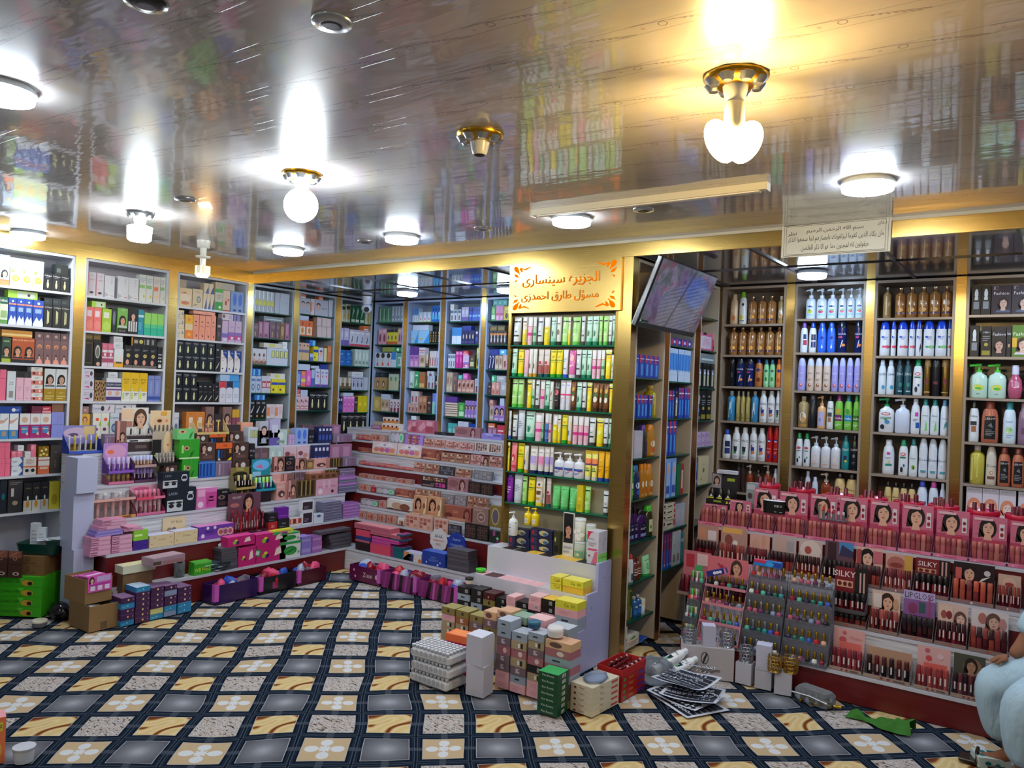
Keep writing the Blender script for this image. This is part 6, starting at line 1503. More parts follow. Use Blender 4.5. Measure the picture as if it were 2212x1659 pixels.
for a, b in ((.022, .035), (.045, .07)):
 for s0, t0, s1, t1 in ((a, b, 1 - a, b + .012), (a, 1 - b - .012, 1 - a, 1 - b), (a, b, a + .003, 1 - b), (1 - a - .003, b, 1 - a, 1 - b)):
  k = 10
  vv = [P4(s0 + (s1 - s0) * i / k, t, .0008) for t in (t0, t1) for i in range(k + 1)]
  mb.add(vv, [(i, i + 1, k + 2 + i, k + 1 + i) for i in range(k)], INK)
def paper_line(s, cx, cz, w, h):
 g = text_geo(arabic(s), 1)
 kx, kz = w / g[2], h / g[3]
 mb.add([P4(cx + x * kx, cz + y * kz, .001) for x, y in g[0]], g[1], INK)
paper_line('دعای', .92, .82, .08, .13)
paper_line('بسم الله الرحمن الرحیم', .5, .74, .52, .17)
paper_line('نظر', .1, .70, .09, .15)
paper_line('وان یکاد الذین کفروا لیزلقونک بابصارهم لما سمعوا الذکر', .5, .5, .88, .22)
paper_line('ویقولون انه لمجنون وما هو الا ذکر للعلمین', .5, .25, .62, .2)
tag(mb.obj('paper_notice'), 'white paper with handwritten Arabic prayer hanging from the ceiling edge', 'notice')
tv = empty('television', (3.762, 3.709, 1.962))
tv.rotation_euler = (.375, 0, math.pi / 2)
tag(tv, 'dark flat television tilted down from the side of the sign pillar', 'television')
tw, th = .828, .41
MB().bbox(-tw / 2, tw / 2, .003, .04, 0, th, mat('14141a', 'p'), .008).obj('casing', tv)
mb = MB()
mb.add([(-tw / 2 + .008, .0015, -th / 2 + .03), (tw / 2 - .008, .0015, -th / 2 + .03), (tw / 2 - .008, .0015, th / 2 - .008), (-tw / 2 + .008, .0015, th / 2 - .008)], [(0, 1, 2, 3)], m_screen())
sc_ = mb.obj('screen', tv)
sc_.location = (0, 0, th / 2)
mb = MB()
mb.box(-.405, -.30, 0, .002, .034, .046, mat('0c2a34', 'p')).box(-.40, -.39, -.001, 0, .036, .044, mat('d0d8d8', 'p'))
mb.obj('corner_logo', tv)
mb = MB()
mb.box(-.05, .05, .041, .06, .12, .28, mat('1a1a1e', 'p')).box(-.02, .02, .06, .11, .17, .22, mat('1a1a1e', 'p'))
mb.obj('wall_bracket', tv)
CK, CM, CL8, CN, CO, CP, CQ = (1440, 1000, 2.865), (830, 1160, 3.568), (0, 860, 3.19), (380, 860, 5.53), (740, 880, 5.53), (180, 1050, 5.53), (560, 1080, 4.424)
LT = [(.76, .18), (.66, .40), (.54, .605), (.42, .82), (.30, 1.03)]      # left display: front edge x, top z of every step
BT = [(4.00, .18)] + [(4.18 + .068 * k, .40 + .107 * k) for k in range(8)] # back display: front edge y, top z
RTI = [(3.79, .155), (3.92, .360), (4.05, .563), (4.18, .763)]           # right display
LY0 = 2.0
def steps(name, label, boxes):
 e = tag(empty(name, (0, 0, 0)), label, 'display stand')
 for k, (x0, x1, y0, y1, z0, z1, face, axis) in enumerate(boxes):
  MB().box(x0, x1, y0, y1, z0, z1 - .018, face).obj('base_board' if k == 0 else 'riser', e)
  MB().box(x0, x1 + (.006 if axis == 'x' else 0), y0 - (.006 if axis == 'y' else 0), y1, z1 - .0178, z1, mat('c4c4d0', 'p')).obj('tray_board', e)
 return e
zl = [0] + [z for _, z in BT]
ll = [0] + [z for _, z in LT]
steps('stepped_display', 'stepped white and dark red display along the left shelves', [(.012, LT[k][0], LY0, (4.17 if k else 3.99), ll[k], ll[k + 1] - .0005, (REDW, REDW, WHITEW, WHITEW, WHITEW)[k], 'x') for k in range(5)])
steps('stepped_display', 'stepped display of palettes along the back wall', [(.012, 2.70, BT[k][0], 4.945, zl[k], zl[k + 1] - .0005, (WHITEW, REDW)[k % 2], 'y') for k in range(9)])
zr = [0] + [z for _, z in RTI]
steps('stepped_display', 'stepped dark red and white lipstick display of the right alcove', [(3.885 if k < 4 else 3.66, 6.4, RTI[k][0], 4.945, zr[k], zr[k + 1] - .0005, (REDW, WHITEW, REDW, REDW)[k], 'y') for k in range(4)])
MB().box(3.886, 6.4, RTI[2][0] - .003, RTI[2][0] - .0003, .47, .543, WHITEW).obj('front_board', bpy.data.objects['stepped_display.002'])
e = tag(empty('stepped_display', (0, 0, 0)), 'stepped white display with lilac side panel below the gold sign', 'display stand')
ST = [(3.07, .034), (3.14, .229), (3.25, .42), (3.37, .578)]
zs_ = [0] + [z for _, z in ST]
for k, (y, z) in enumerate(ST):
 MB().box(2.735, 3.528, y, 3.525, zs_[k], z - .0005, mat('ccccd8', 'p')).obj('step', e)
pts = [(3.066, 0)]
for k, (y, z) in enumerate(ST):
 pts += [(y - .004, zs_[k] + (.03 if k else 0)), (y - .004, z + (.03 if k else 0))]
pts = [(3.066, 0), (3.066, .045), (3.136, .045), (3.136, .24), (3.246, .24), (3.246, .432), (3.366, .432), (3.366, .592), (3.525, .592), (3.525, 0)]
mb = MB()
n_ = len(pts)
mb.add([(3.5285, y, z) for y, z in pts] + [(3.546, y, z) for y, z in pts], [tuple(range(n_)), tuple(range(2 * n_ - 1, n_ - 1, -1))] + [((k + 1) % n_, k, n_ + k, n_ + (k + 1) % n_) for k in range(n_)], mat('aeb0dc', 'p'))
mb.obj('side_panel', e)
mb = MB()
for y, z in ((3.44, .5), (3.3, .35), (3.2, .15)):
 mb.loft([(0, .004, .004), (.001, .003, .003)], mat('555', 'm'), 8, T=Matrix.Translation((3.546, y, z)) @ Matrix.Rotation(math.pi / 2, 4, 'Y'))
mb.obj('screw', e)
TUBES = {}
def tube_proto(key, name, r, h, body, cap, frac, shape='round', cat='lip gloss'):
 """one cosmetic tube, base at the origin: body and a cap"""
 k = (key, name, round(r, 4), round(h, 3), body, cap, shape)
 if k in TUBES:
  return copytree(TUBES[k])
 ex = 2.0 if shape == 'round' else 5.0
 mb = MB().loft([(0, r * .92, r * .92), (.003, r, r), (h * (1 - frac), r, r)], mat(body, 'v'), 10 if ex == 2 else 12, True, e=ex)
 if shape == 'round' and h > .07:
  draw(mb, 'r .35 .25 .65 .6 d8c8c8' if key == 'print' else '', wrapped([(0, r, r), (h, r, r)], 2 * r, h), 'p', 2 * r / h)
 o = mb.obj(name)
 MB().loft([(h * (1 - frac) + .0004, r * .96, r * .96), (h - .002, r * .94, r * .94), (h, r * .8, r * .8)], mat(cap, 'p'), 10 if ex == 2 else 12, True, e=ex).obj('cap', o)
 TUBES[k] = o
 return o
def span(plane, z, u0, u1):
 ax, pv = plane
 P0 = Vector((pv, 0, z)) if ax == 'x' else Vector((0, pv, z))
 Dv = Vector((0, 1, 0)) if ax == 'x' else Vector((1, 0, 0))
 return along(u0, P0, Dv), along(u1, P0, Dv)
STANDBOX = []
def stand(label, tdesc, where, plane, z, crop, u0, u1, vtop, n, bodies, caps, card='', cardcol='c8a098', strip_=None, rows=1, hold='g', traycol='d8c8d0', th=None, r=None,
   frac=.5, shape='round', name='lip_gloss', cat='lip gloss', dp=.085, group=None, inset=.004, key='print', lip=.02, ends=True, skip=()):
 ax, pv = plane
 ox, oy, sc = crop
 t0, t1 = span(plane, z, ox + u0 / sc, ox + u1 / sc)
 h = at(ox + (u0 + u1) / 2 / sc, oy + vtop / sc, **{ax: pv}).z - z
 w = t1 - t0 - .004
 tm = (t0 + t1) / 2
 th = th or min(.105, h * .66)
 n = n if n < 7 else 6
 rz = math.pi / 2 if ax == 'x' else 0
 loc = Vector((pv - inset - dp / 2, tm, z + .0008)) if ax == 'x' else Vector((tm, pv + inset + dp / 2, z + .0008))
 e = tag(empty('counter_stand', loc, rz), label, 'display stand')
 R = Matrix.Translation(loc) @ Matrix.Rotation(rz, 4, 'Z')
 tm_ = mat(traycol, hold)
 yb = dp / 2
 mb = MB().box(-w / 2, w / 2, -dp / 2, dp / 2, 0, .004, tm_)
 mb.box(-w / 2, w / 2, -dp / 2, -dp / 2 + .002, .0042, lip, tm_)
 if rows > 1:
  mb.box(-w / 2 + .0022, w / 2 - .0022, 0, dp / 2 - .0022, .0042, .028, tm_)
 mb.obj('tray', e)
 if ends:
  for s in (-1, 1):
   x = s * (w / 2)
   x0, x1 = (x, x + .002) if s < 0 else (x - .002, x)
   q = [(-dp / 2 + .0022, .0042), (dp / 2, .0042), (dp / 2, th * 1.1), (-dp / 2 + .0022, lip * 1.6)]
   m2 = MB()
   m2.add([(x0, a, b) for a, b in q] + [(x1, a, b) for a, b in q], [(3, 2, 1, 0), (4, 5, 6, 7), (0, 1, 5, 4), (1, 2, 6, 5), (2, 3, 7, 6), (3, 0, 4, 7)], tm_)
   m2.obj('end_panel', e)
 if strip_:
  m3 = MB().box(-w / 2, w / 2, -dp / 2 - .0015, -dp / 2 - .0001, .002, lip, mat(strip_[0]))
  if len(strip_) > 1:
   draw(m3, strip_[1], planar(w, lip, -dp / 2 - .0016), 'c', w / lip)
  m3.obj('front_strip', e)
 if card is not None:
  cz = th * .5
  ch = max(h - cz, .03)
  m4 = MB()
  m4.box(-w / 2 + .003, w / 2 - .003, yb - .0042, yb - .0022, cz, cz + ch, mat(cardcol))
  draw(m4, card, planar(w - .006, ch, yb - .0045, cz), 'c', (w - .006) / ch)
  m4.obj('back_card', e)
 rr = r or min((w - .008) / n * .465, .0125)
 for q in range(rows):
  zt = .0048 if q == 0 else .029
  yy = (-dp / 4 if rows > 1 else 0) if q == 0 else dp / 4 - .004
  for i in range(n):
   if (q, i) in skip:
    continue
   xx = -w / 2 + .004 + (w - .008) * (i + .5) / n
   bcol, ccol = bodies[(i + q * 3) % len(bodies)], caps[(i + q * 2) % len(caps)]
   o = tube_proto(key, name, rr, th, bcol, ccol, frac, shape, cat)
   o.location = R @ Vector((xx, yy, zt))
   o.rotation_euler = (0, 0, rz + rnd.uniform(-.5, .5) if shape == 'round' else rz)
   reg(o, tdesc, where, cat, xx, q, group or 'tubes in ' + where)
 return e
RED1 = ['5a1420', '7a2430', '4a0e18', '8a3038', '6a1c28']
RED2 = ['8a3a30', '9a4038', '7a2c2c', '5a1c20', 'a04a40']
NUDE = ['a8544e', 'b0605a', '8a3e40', 'a04a52', 'b86a62', '7a3438']
DARKC = ['2a0e14', '3a1018', '1e0a10', '4a1620']
BLKC = ['1a1014', '241418', '15100f']
PNK = ['b05a60', 'c06a70', 'a04a58', '9a5450', 'b87068', '8a4448']
RP = lambda k: ('y', RTI[k][0])
PCARD = 'r 0 0 1 .36 b84a6a; r .5 .06 .8 .3 b83040; f .45 .66 .62 221418 e0ae98; r .78 .42 .93 .82 e4d8e0; e .855 .68 .05 .05 8a3040; e .855 .52 .05 .06 a02838; r .05 .88 .6 .95 e8b8c4; o .1 .5 .04 d06a88'
for k, (a, b, v) in enumerate(((190, 345, 265), (352, 495, 240), (502, 655, 165), (662, 846, 190), (854, 1030, 205), (1036, 1220, 220), (1228, 1420, 245), (1428, 1636, 270), (1644, 1862, 305), (1870, 2100, 345), (2108, 2330, 380))):
 stand('pink counter stand of nude lip glosses, %s along the top lipstick step' % ORD[k], 'nude pink lip gloss', '%s pink stand on top lipstick step' % ORD[k],
   RP(3), RTI[3][1], CK, a, b, v, 6, PNK, NUDE, PCARD, 'd0708c', ('d87898', 'r .3 .3 .7 .7 c85878; e .15 .5 .04 .25 e8a0b8'), 1, 'g', 'e0a0b8', .1, None, .42, 'square', dp=.09)
for k, (u, v) in enumerate(((625, 130), (840, 160), (1070, 195), (1280, 215), (1500, 240), (1715, 265), (1960, 295), (2200, 325))):
 p = at(CK[0] + u / CK[2], CK[1] + v / CK[2], y=RTI[3][0] + .24)
 r = .08
 zt = p.z - RTI[3][1]
 e = tag(empty('round_tub', (p.x, RTI[3][0] + .24, RTI[3][1] + .0008)), 'round red-rimmed tub of lip glosses, %s along the top lipstick step' % ORD[k], 'tub', 'round red-rimmed tubs')
 MB().loft([(.003, r - .003, r - .003), (zt, r - .002, r - .002), None, (zt, r - .006, r - .006), (.006, r - .007, r - .007)], mat('c04868', 'p'), 26).obj('tub', e)
 MB().loft([(zt - .022, r, r), (zt, r + .002, r + .002), (zt + .004, r - .001, r - .001), (zt + .004, r - .006, r - .006), (zt - .004, r - .006, r - .006)], mat('c01838', 'p'), 26, caps=False).obj('rim', e)
 for i, (dx, dy) in enumerate(((-.04, -.03), (.0, -.045), (.04, -.02), (-.02, .02), (.03, .03))[: 3 + (k * 2) % 3]):
  o = tube_proto('tub', 'lip_gloss', .0105, zt + .045 - .008, 'b04860', '6a1428', .35, 'square')
  o.location = (p.x + dx, RTI[3][0] + .24 + dy, RTI[3][1] + .0085)
  o.rotation_euler = (0, 0, rnd.uniform(0, 3))
  reg(o, 'dark-topped rose lip gloss', '%s round tub on lipstick display' % ORD[k], 'lip gloss', dx, 0, 'lip glosses in the %s round tub' % ORD[k])
S3 = [(150, 290, 395, RED1, DARKC, 'e .25 .6 .2 .3 c88a70; r .5 .4 .9 .8 e0d0d4', 'b88a80', 'a gold eye card'), (296, 470, 408, RED2, RED2, 'r .05 .75 .8 .95 e8b060; o .55 .4 .1 e8e4e4; e .3 .5 .15 .2 8a4a40', 'b89088', 'a white ring emblem'),
  (476, 610, 455, BLKC, RED1, 'e .3 .5 .2 .3 d0a090; e .7 .7 .1 .3 d89a80', 'd8a8a0', 'a hand card'), (616, 776, 460, RED2, DARKC, 'e .4 .6 .3 .35 c8a8a0; r .6 .4 .9 .8 a8a0a8', 'c0b0b0', 'an oval lip card'),
  (782, 940, 492, RED2, DARKC, 'e .5 .6 .45 .4 e0ccc8; e .4 .6 .15 .16 b05048', 'c8b0ac', 'a rounded lip card'), (946, 1134, 500, DARKC, BLKC, 'r .5 .5 1 1 4a88c0; p 3a3458 .5 .5 1 .5 1 .7 .6 .9; r .1 .1 .4 .95 3a2028', '6a4858', 'a blue beach card'),
  (1142, 1318, 538, RED2, DARKC, 'f .42 .58 .7 1a1012 e8b8a0; r .02 .3 .2 .9 a84a48; r .65 .45 .98 .9 c86a78', 'd8b0a8', 'a red-lipped face card'), (1326, 1508, 580, NUDE, RED1, 'e .4 .6 .35 .3 b06a60; e .4 .55 .25 .1 8a3a38; r .7 .2 .98 .98 d0a048', 'd0a098', 'big nude lips'),
  (1516, 1744, 612, RED1, BLKC, 'r 0 .4 .68 1 7a1c28; t .34 .78 .2 f0e8e8 SILKY; r .06 .45 .6 .6 d8a888; e .15 .52 .07 .06 6a1c20; e .33 .52 .07 .06 6a1c20; e .51 .52 .07 .06 6a1c20; r .75 .3 .8 .95 c89890; r .86 .3 .91 .95 c89890', '1c1416', 'dark SILKY card'),
  (1752, 2024, 640, ['b04a38', 'a85040', '8a3a34', '7a2c34'], ['b85038', 'a04838', '7a3034', 'b84a34'], 'f .38 .6 .7 1a1012 d8a890; r .05 .4 .2 .8 c85a58; o .82 .7 .08 c8c4c8; p e0d8d8 .6 .3 .9 .6 .7 .5', '221418', 'a black portrait card'),
  (2032, 2190, 712, RED1, RED2, 'e .5 .6 .3 .3 d8b0a0; e .5 .55 .2 .1 a04038', 'c8a898', 'a pale lips card')]
for k, (a, b, v, bo, ca, card, cc, t) in enumerate(S3):
 stand('clear counter stand of lip glosses with %s, third lipstick step' % t.replace('SILKY', 'silky'), 'lip gloss tube', 'stand with %s, third step' % t.replace('SILKY', 'silky'), RP(2), RTI[2][1], CK, a, b, v, 7 if b - a > 170 else 6, bo, ca, card, cc, ('8a6a68', 'e .5 .5 .03 .3 d8c8c8'), 1, 'g', 'd0b8bc', .112, None, .46, 'round' if k % 3 else 'square', dp=.085)
S2_ = [(60, 240, 560, RED1, RED1, 'r .1 .5 .4 .9 b03040; r .5 .6 .9 .95 e0c0c0; r .45 .4 .7 .6 4ab068', 'c06a78', 'a cherry card'), (250, 388, 625, RED1, DARKC, 'r .2 .5 .8 .9 e0a8b8; t .5 .7 .2 f4e8f0 MATTE', 'd89ab0', 'first pink matte card'), (396, 540, 640, RED1, DARKC, 'r .2 .5 .8 .9 e0a8b8; t .5 .7 .2 f4e8f0 MATTE', 'd89ab0', 'second pink matte card'),
  (548, 690, 680, RED1, DARKC, 'r .2 .5 .8 .9 e0a8b8; t .5 .7 .2 f4e8f0 MATTE', 'd89ab0', 'third pink matte card'), (1005, 1232, 905, RED2, BLKC, None, 'c09080', 'low brown front'),
  (1240, 1428, 815, ['a04038', '4a1c20', '8a3a30', '5a1a20'], ['8a2a2c', '5a1820', 'b05048'], 'f .55 .62 .6 3a2018 e0b098; r .05 .4 .35 .9 e0d0cc; e .85 .6 .1 .2 c89878', 'd8b8a8', 'a long-haired model card'),
  (1436, 1645, 815, DARKC, BLKC, 'r 0 .75 1 1 b8a8d8; t .5 .87 .18 2a2030 LIPGLOSS; e .3 .5 .16 .16 8a3a68; r .5 .4 .7 .7 3a5a58; r .8 .3 .86 .9 a8487a', '8a5a9a', 'a lilac LIPGLOSS card'), (1653, 1855, 895, RED1, DARKC, 'f .75 .5 .6 6a4a40 e8c0b0; r .05 .3 .5 .9 e0c0b0; e .2 .6 .1 .15 a05048; e .38 .6 .1 .15 8a3038', 'd8b8b0', 'a pale face and swatches'),
  (1863, 2110, 940, ['9a4034', '7a2c30', '4a1820'], ['8a342c', '3a1218'], 'e .3 .7 .12 .2 b07068; f .6 .6 .6 6a4a40 d8b0a0; e .85 .6 .1 .2 c08888', 'd8ccd0', 'a white floral card')]
for k, (a, b, v, bo, ca, card, cc, t) in enumerate(S2_):
 t2 = t.replace('LIPGLOSS', 'lettered')
 stand('clear counter stand of lip tubes with %s, second lipstick step' % t2, 'lip tube', 'stand with %s, second step' % t2, RP(1), RTI[1][1], CK, a, b, v, 7 if b - a > 170 else 5, bo, ca, card, cc, ('8a7068', 'e .5 .5 .04 .3 b04848'), 1, 'g', 'd0bcc0', .112 if card else .06, None, .46, 'round' if k % 2 else 'square', dp=.085)
MB().box(-.07, .07, -.03, .03, 0, .008, mat('3a3034', 'p')).obj('spacer_board', None, (span(RP(1), .43, 1440 + 1115 / 2.865, 1440 + 1115 / 2.865)[0], RTI[1][0] + .05, RTI[1][1] + .0665))
tag(bpy.data.objects['spacer_board'], 'dark board between the low brown stand and the black silky stand', 'board')
stand('black counter stand of dark lip glosses stacked beside the nail polish racks', 'dark lip gloss', 'black silky stand by nail polish', RP(1), RTI[1][1] + .0755, CK, 1010, 1228, 665, 6, RED1, BLKC,
  'r 0 .25 .6 1 7a1c28; t .3 .8 .18 f0e8e8 SILKY; r .06 .4 .55 .6 d8a888; e .15 .5 .06 .07 6a1c20; e .31 .5 .06 .07 6a1c20; e .46 .5 .06 .07 6a1c20; r .75 .3 .8 .9 d0a098; r .86 .3 .91 .9 d0a098', '17181a', ('4a4448',), 1, 'g', 'a8a4a8', .1, None, .45, dp=.075)
S1_ = [(1000, 1205, 1050, ['9a3a44', 'a84850', '7a2c38'], ['6a1c28', '8a2a34'], 'o .35 .85 .07 c05a60; e .3 .62 .12 .1 c85058; r .2 .3 .9 .55 e07068; t .7 .72 .12 d88890 Matte', 'd8a0a0', 'a red lips cutout'),
  (1212, 1505, 1180, ['2a1a1e', '4a1a20', '1a1216'], ['2a0e14', '5a1418', '4a1a20'], 'r 0 .1 1 1 b89078', 'b08a72', 'a kraft back'), (1525, 1745, 1165, ['a04040', '8a3034', 'b85a58'], ['8a2a30', 'a03c3c'], 'o .3 .85 .08 c05868; e .35 .6 .1 .1 c84a50; r .2 .2 .9 .45 e06a60; o .7 .72 .1 e0c0c4', 'd8a8a8', 'a pink lips cutout'),
  (1752, 1965, 1215, ['4a3a40', '8a5058', '5a2838'], ['2a1418', '6a2838'], 'e .6 .6 .3 .3 8a6a50; f .55 .62 .5 2a1a16 b08870', '4a4a40', 'a dark portrait'), (1972, 2150, 1255, RED1, BLKC, 'p d8b8b0 .1 .2 .9 .3 .8 .8', 'c8a8a0', 'a beige card')]
for k, (a, b, v, bo, ca, card, cc, t) in enumerate(S1_):
 stand('clear counter stand of lip tubes with %s, bottom lipstick step' % t, 'lip tube', 'stand with %s, bottom step' % t, RP(0), RTI[0][1], CK, a, b, v, 7, bo, ca, card, cc, ('a08878', 'e .4 .5 .04 .3 8a3838; e .55 .5 .04 .3 8a3838; r .65 .3 .9 .7 6a5048'), 1, 'g', 'd0c0c4', .105, None, .42, dp=.08)
POL = ['b04a68', '1f6a58', '1c1c22', 'b85a78', '2a8a94', 'e0e0e0', '6a2a58', '3a5ac0', '8a1c38', '4a4048', 'c02830', '58b8a0', '8a9ab8', 'd8a890', '2a2c50', 'a0547a']
def polish(bcol, ccol, s=1.1):
 k = ('np', bcol, ccol, s)
 if k in TUBES:
  return copytree(TUBES[k])
 o = MB().loft([(0, .0115 * s, .0115 * s), (.002, .0125 * s, .0125 * s), (.02 * s, .0125 * s, .0125 * s), (.026 * s, .009 * s, .009 * s), (.028 * s, .006 * s, .006 * s)], mat(bcol, 'v'), 12, e=3.0).obj('nail_polish')
 MB().loft([(.0285 * s, .0065 * s, .0065 * s), (.062 * s, .0075 * s, .0075 * s), (.064 * s, .006 * s, .006 * s)], mat(ccol, 'm' if ccol in ('b8902c', 'a8a8ac') else 'p'), 10).obj('cap', o)
 TUBES[k] = o
 return o
def polish_rack(label, short, x0, x1, y0, z0, levels, tray, fin, capc, cols, n, group, dy=.033, dz=.082, back=None):
 e = tag(empty('nail_polish_rack', ((x0 + x1) / 2, y0 + dy * levels / 2, z0)), label, 'rack')
 w = x1 - x0
 L0 = e.location
 for q in range(levels):
  ya = y0 + dy * q - L0.y
  zt = dz * q
  mb = MB().box(-w / 2, w / 2, ya, ya + dy - .001, zt, zt + .004, mat(tray, fin))
  mb.box(-w / 2, w / 2, ya, ya + .002, zt + .0042, zt + .016, mat(tray, fin))
  if q:
   mb.box(-w / 2, w / 2, ya + .0002, ya + .002, zt - dz + .02, zt - .0002, mat(tray, fin)) if fin == 'g' else None
  mb.obj('tier', e)
  m = n[q % len(n)] if isinstance(n, (list, tuple)) else n
  for i in range(m):
   o = polish(cols[(i * 3 + q * 5) % len(cols)], capc[(i + q) % len(capc)])
   o.location = (x0 + .006 + (w - .012) * (i + .5) / m, L0.y + ya + .002 + (dy - .003) / 2, z0 + zt + .0046)
   reg(o, 'nail polish bottle', short, 'nail polish', i, q, group)
 for s in (-1, 1):
  x = s * w / 2
  mb = MB()
  d = dy * levels
  yb = y0 - L0.y
  q_ = [(yb, .0), (yb + d, .0), (yb + d, dz * (levels - 1) + .05), (yb, .02)]
  xa, xb = (x - .0025, x - .0003) if s < 0 else (x + .0003, x + .0025)
  mb.add([(xa, a, b) for a, b in q_] + [(xb, a, b) for a, b in q_], [(3, 2, 1, 0), (4, 5, 6, 7), (0, 1, 5, 4), (1, 2, 6, 5), (2, 3, 7, 6), (3, 0, 4, 7)], mat(tray, fin))
  mb.obj('end_panel', e)
 if back:
  mb = MB().box(-w / 2, w / 2, y0 + dy * levels - L0.y, y0 + dy * levels - L0.y + .002, dz * levels - .03, dz * levels + .08, mat(back[0]))
  draw(mb, back[1], planar(w, .11, y0 + dy * levels - L0.y - .0002, dz * levels - .03), 'c', w / .11)
  mb.obj('back_card', e)
 return e
yk = 3.695
zk = .0
GC, SCp = ['b8902c'], ['a8a8ac']
def kx(u, y=3.69, z=.16):
 return span(('y', y), z, CK[0] + u / CK[2], CK[0] + u / CK[2])[0]
yk = RTI[0][0] - .02
racks = [(10, 178, 'clear nail polish rack at the left end, beside the sign pillar', 'clear rack beside sign pillar', 4, 'c0c4cc', 'g', ['b8902c', 'c8c8cc', 'a8a8ac', '58c878'], 5, None),
   (186, 448, 'pink tiered nail polish rack with a portrait card', 'pink rack', 4, 'd88a98', 'p', GC, 6, ('d8707c', 'f .72 .5 .9 4a3428 d8a088; e .35 .5 .06 .1 b83848; e .28 .6 .03 .05 a03040')),
   (456, 700, 'clear nail polish rack between the pink and the front rack', 'clear middle rack', 5, 'b8bcc8', 'g', SCp + GC, 6, None),
   (708, 995, 'clear nail polish rack beside the dark lip gloss stands', 'clear rack beside dark lip glosses', 5, 'c0c0cc', 'g', GC, 6, None)]
for k, (a, b, lab, short, lv, tr, fin, cc, n, back) in enumerate(racks):
 x0, x1 = kx(a, yk + .02), kx(b, yk + .02)
 polish_rack(lab, short, max(x0, 3.895) + .004, x1 - .004, yk, RTI[0][1] + .0008, lv, tr, fin, cc, POL[k * 3:] + POL[:k * 3], n, 'nail polishes on the ' + short, dy=.0355 if lv == 4 else .0284, dz=.099, back=back)
def loose(key, name, desc, loc, w, d, h, rz=0.0, col='fff', art='', top='', cat='box', tilt=(0, 0), group=None, right='', fin='c'):
 """a carton placed by its base centre: printed front, top and right end"""
 mb = MB()
 mb.box(-w / 2, w / 2, -d / 2, d / 2, 0, h, mat(col, fin))
 if art:
  draw(mb, art, planar(w, h, -d / 2), 'c', w / h)
 if top:
  def P(x, y, L):
   return ((x - .5) * w, (y - .5) * d, h + .0004 * L)
  P.curved = False
  draw(mb, top, P, 'c', w / d)
 if right:
  def P(x, y, L):
   return (w / 2 + .0004 * L, (x - .5) * d, y * h)
  P.curved = False
  draw(mb, right, P, 'c', d / h)
 o = mb.obj(name)
 o.location = loc
 o.rotation_euler = (tilt[0], tilt[1], rz)
 return tag(o, desc, cat, group)
def base_at(u, v, z, crop=CK):
 return at(crop[0] + u / crop[2], crop[1] + v / crop[2], z=z)
loose(0, 'toothpaste_box', 'dark blue toothpaste box lying tilted over the pink nail polish rack', (kx(250), yk + .05, RTI[0][1] + .39), .115, .034, .03, .15, '1c2a78', 'o .4 .5 .08 e0e0f0; o .55 .5 .08 e0e0f0; o .7 .5 .08 e0e0f0; r .9 0 1 1 d878a8', tilt=(0, -.32))
loose(0, 'toothpaste_box', 'bright blue and red toothpaste box lying over the middle nail polish rack', (kx(545), yk + .1, RTI[0][1] + .475), .155, .036, .032, .0, '1f7ac8', 'r 0 .55 .45 1 c03058; r .7 .1 1 .9 2340a0; e .6 .5 .15 .4 3aa0e0', 'r 0 0 .45 1 d83a68')
z4 = RTI[3][1]
y4 = RTI[3][0]
e = tag(empty('counter_stand', (kx(300, y4 + .05, z4 + .1), y4 + .155, z4 + .135)), 'black counter stand of small black hair bottles at the left end', 'display stand')
hw = .085
MB().box(-hw, hw, -.05, .05, -.134, -.002, mat('2a2226', 'p')).obj('base_box', e)
m_ = MB().box(-hw, hw, -.05, .05, 0, .022, mat('2e2a28', 'p'))
draw(m_, 'r .3 .2 .6 .8 8a9a30; p e0d83a .78 .1 .88 .1 .83 .9; p e8e8e8 .9 .1 1 .1 .95 .9', planar(2 * hw, .022, -.05), 'c', 8)
m_.obj('tray', e)
m_ = MB().box(-hw, hw, .044, .048, .023, .185, mat('26242a'))
draw(m_, 'r .02 .4 .38 .98 a8a0a8; f .2 .7 .34 4a2a28 d8b0a0; r .62 .72 .92 .84 a8c03a', planar(2 * hw, .16, .0438, .023), 'c', 1.05)
m_.obj('back_card', e)
for i in range(3):
 o = MB().loft([(0, .022, .02), (.045, .022, .02), (.06, .014, .014), (.072, .012, .012)], mat('141416', 'v'), 14, e=3).obj('hair_wax_bottle')
 mbb = MB()
 draw(mbb, 'r .1 .1 .9 .28 d8d83a; p e8e8e8 .3 .35 .8 .35 .55 .75', wrapped([(0, .0222, .0202), (.045, .0222, .0202)], .044, .045, e=3), 'p', 1)
 mbb.obj('label', o)
 o.location = (e.location.x + (-.056, 0, .056)[i], e.location.y - .02, z4 + .1574)
 reg(o, 'small black hair bottle', 'black stand by sign pillar', 'bottle', i, 0, 'black hair bottles')
loose(0, 'skin_care_box', 'tall silver blue carton beside the black hair stand', (kx(485, y4 + .02, z4 + .1), y4 + .165, z4 + .118), .07, .05, .165, -.25, '9aa8b0', 'e .4 .5 .25 .12 5a4a44; r .1 .75 .9 .95 c8d4dc; e .4 .2 .25 .1 3a4a58', right='r .1 .2 .9 .9 7a9ac0; r 0 0 1 .1 9a8a2a')
MB().box(-.034, .034, -.024, .024, 0, .117, mat('8a3a50', 'p')).obj('gloss_carton', None, (kx(485, y4 + .02, z4 + .1), y4 + .165, z4 + .0005), -.25)
tag(bpy.data.objects['gloss_carton'], 'dark rose carton under the silver blue carton', 'box')
e = tag(empty('tissue_tub', (kx(640, y4 + .01, z4 + .1), y4 + .115, z4 + .118)), 'black oval KIKO-lettered tub standing in front of the pink stands'.replace('KIKO-lettered', 'lettered'), 'tub')
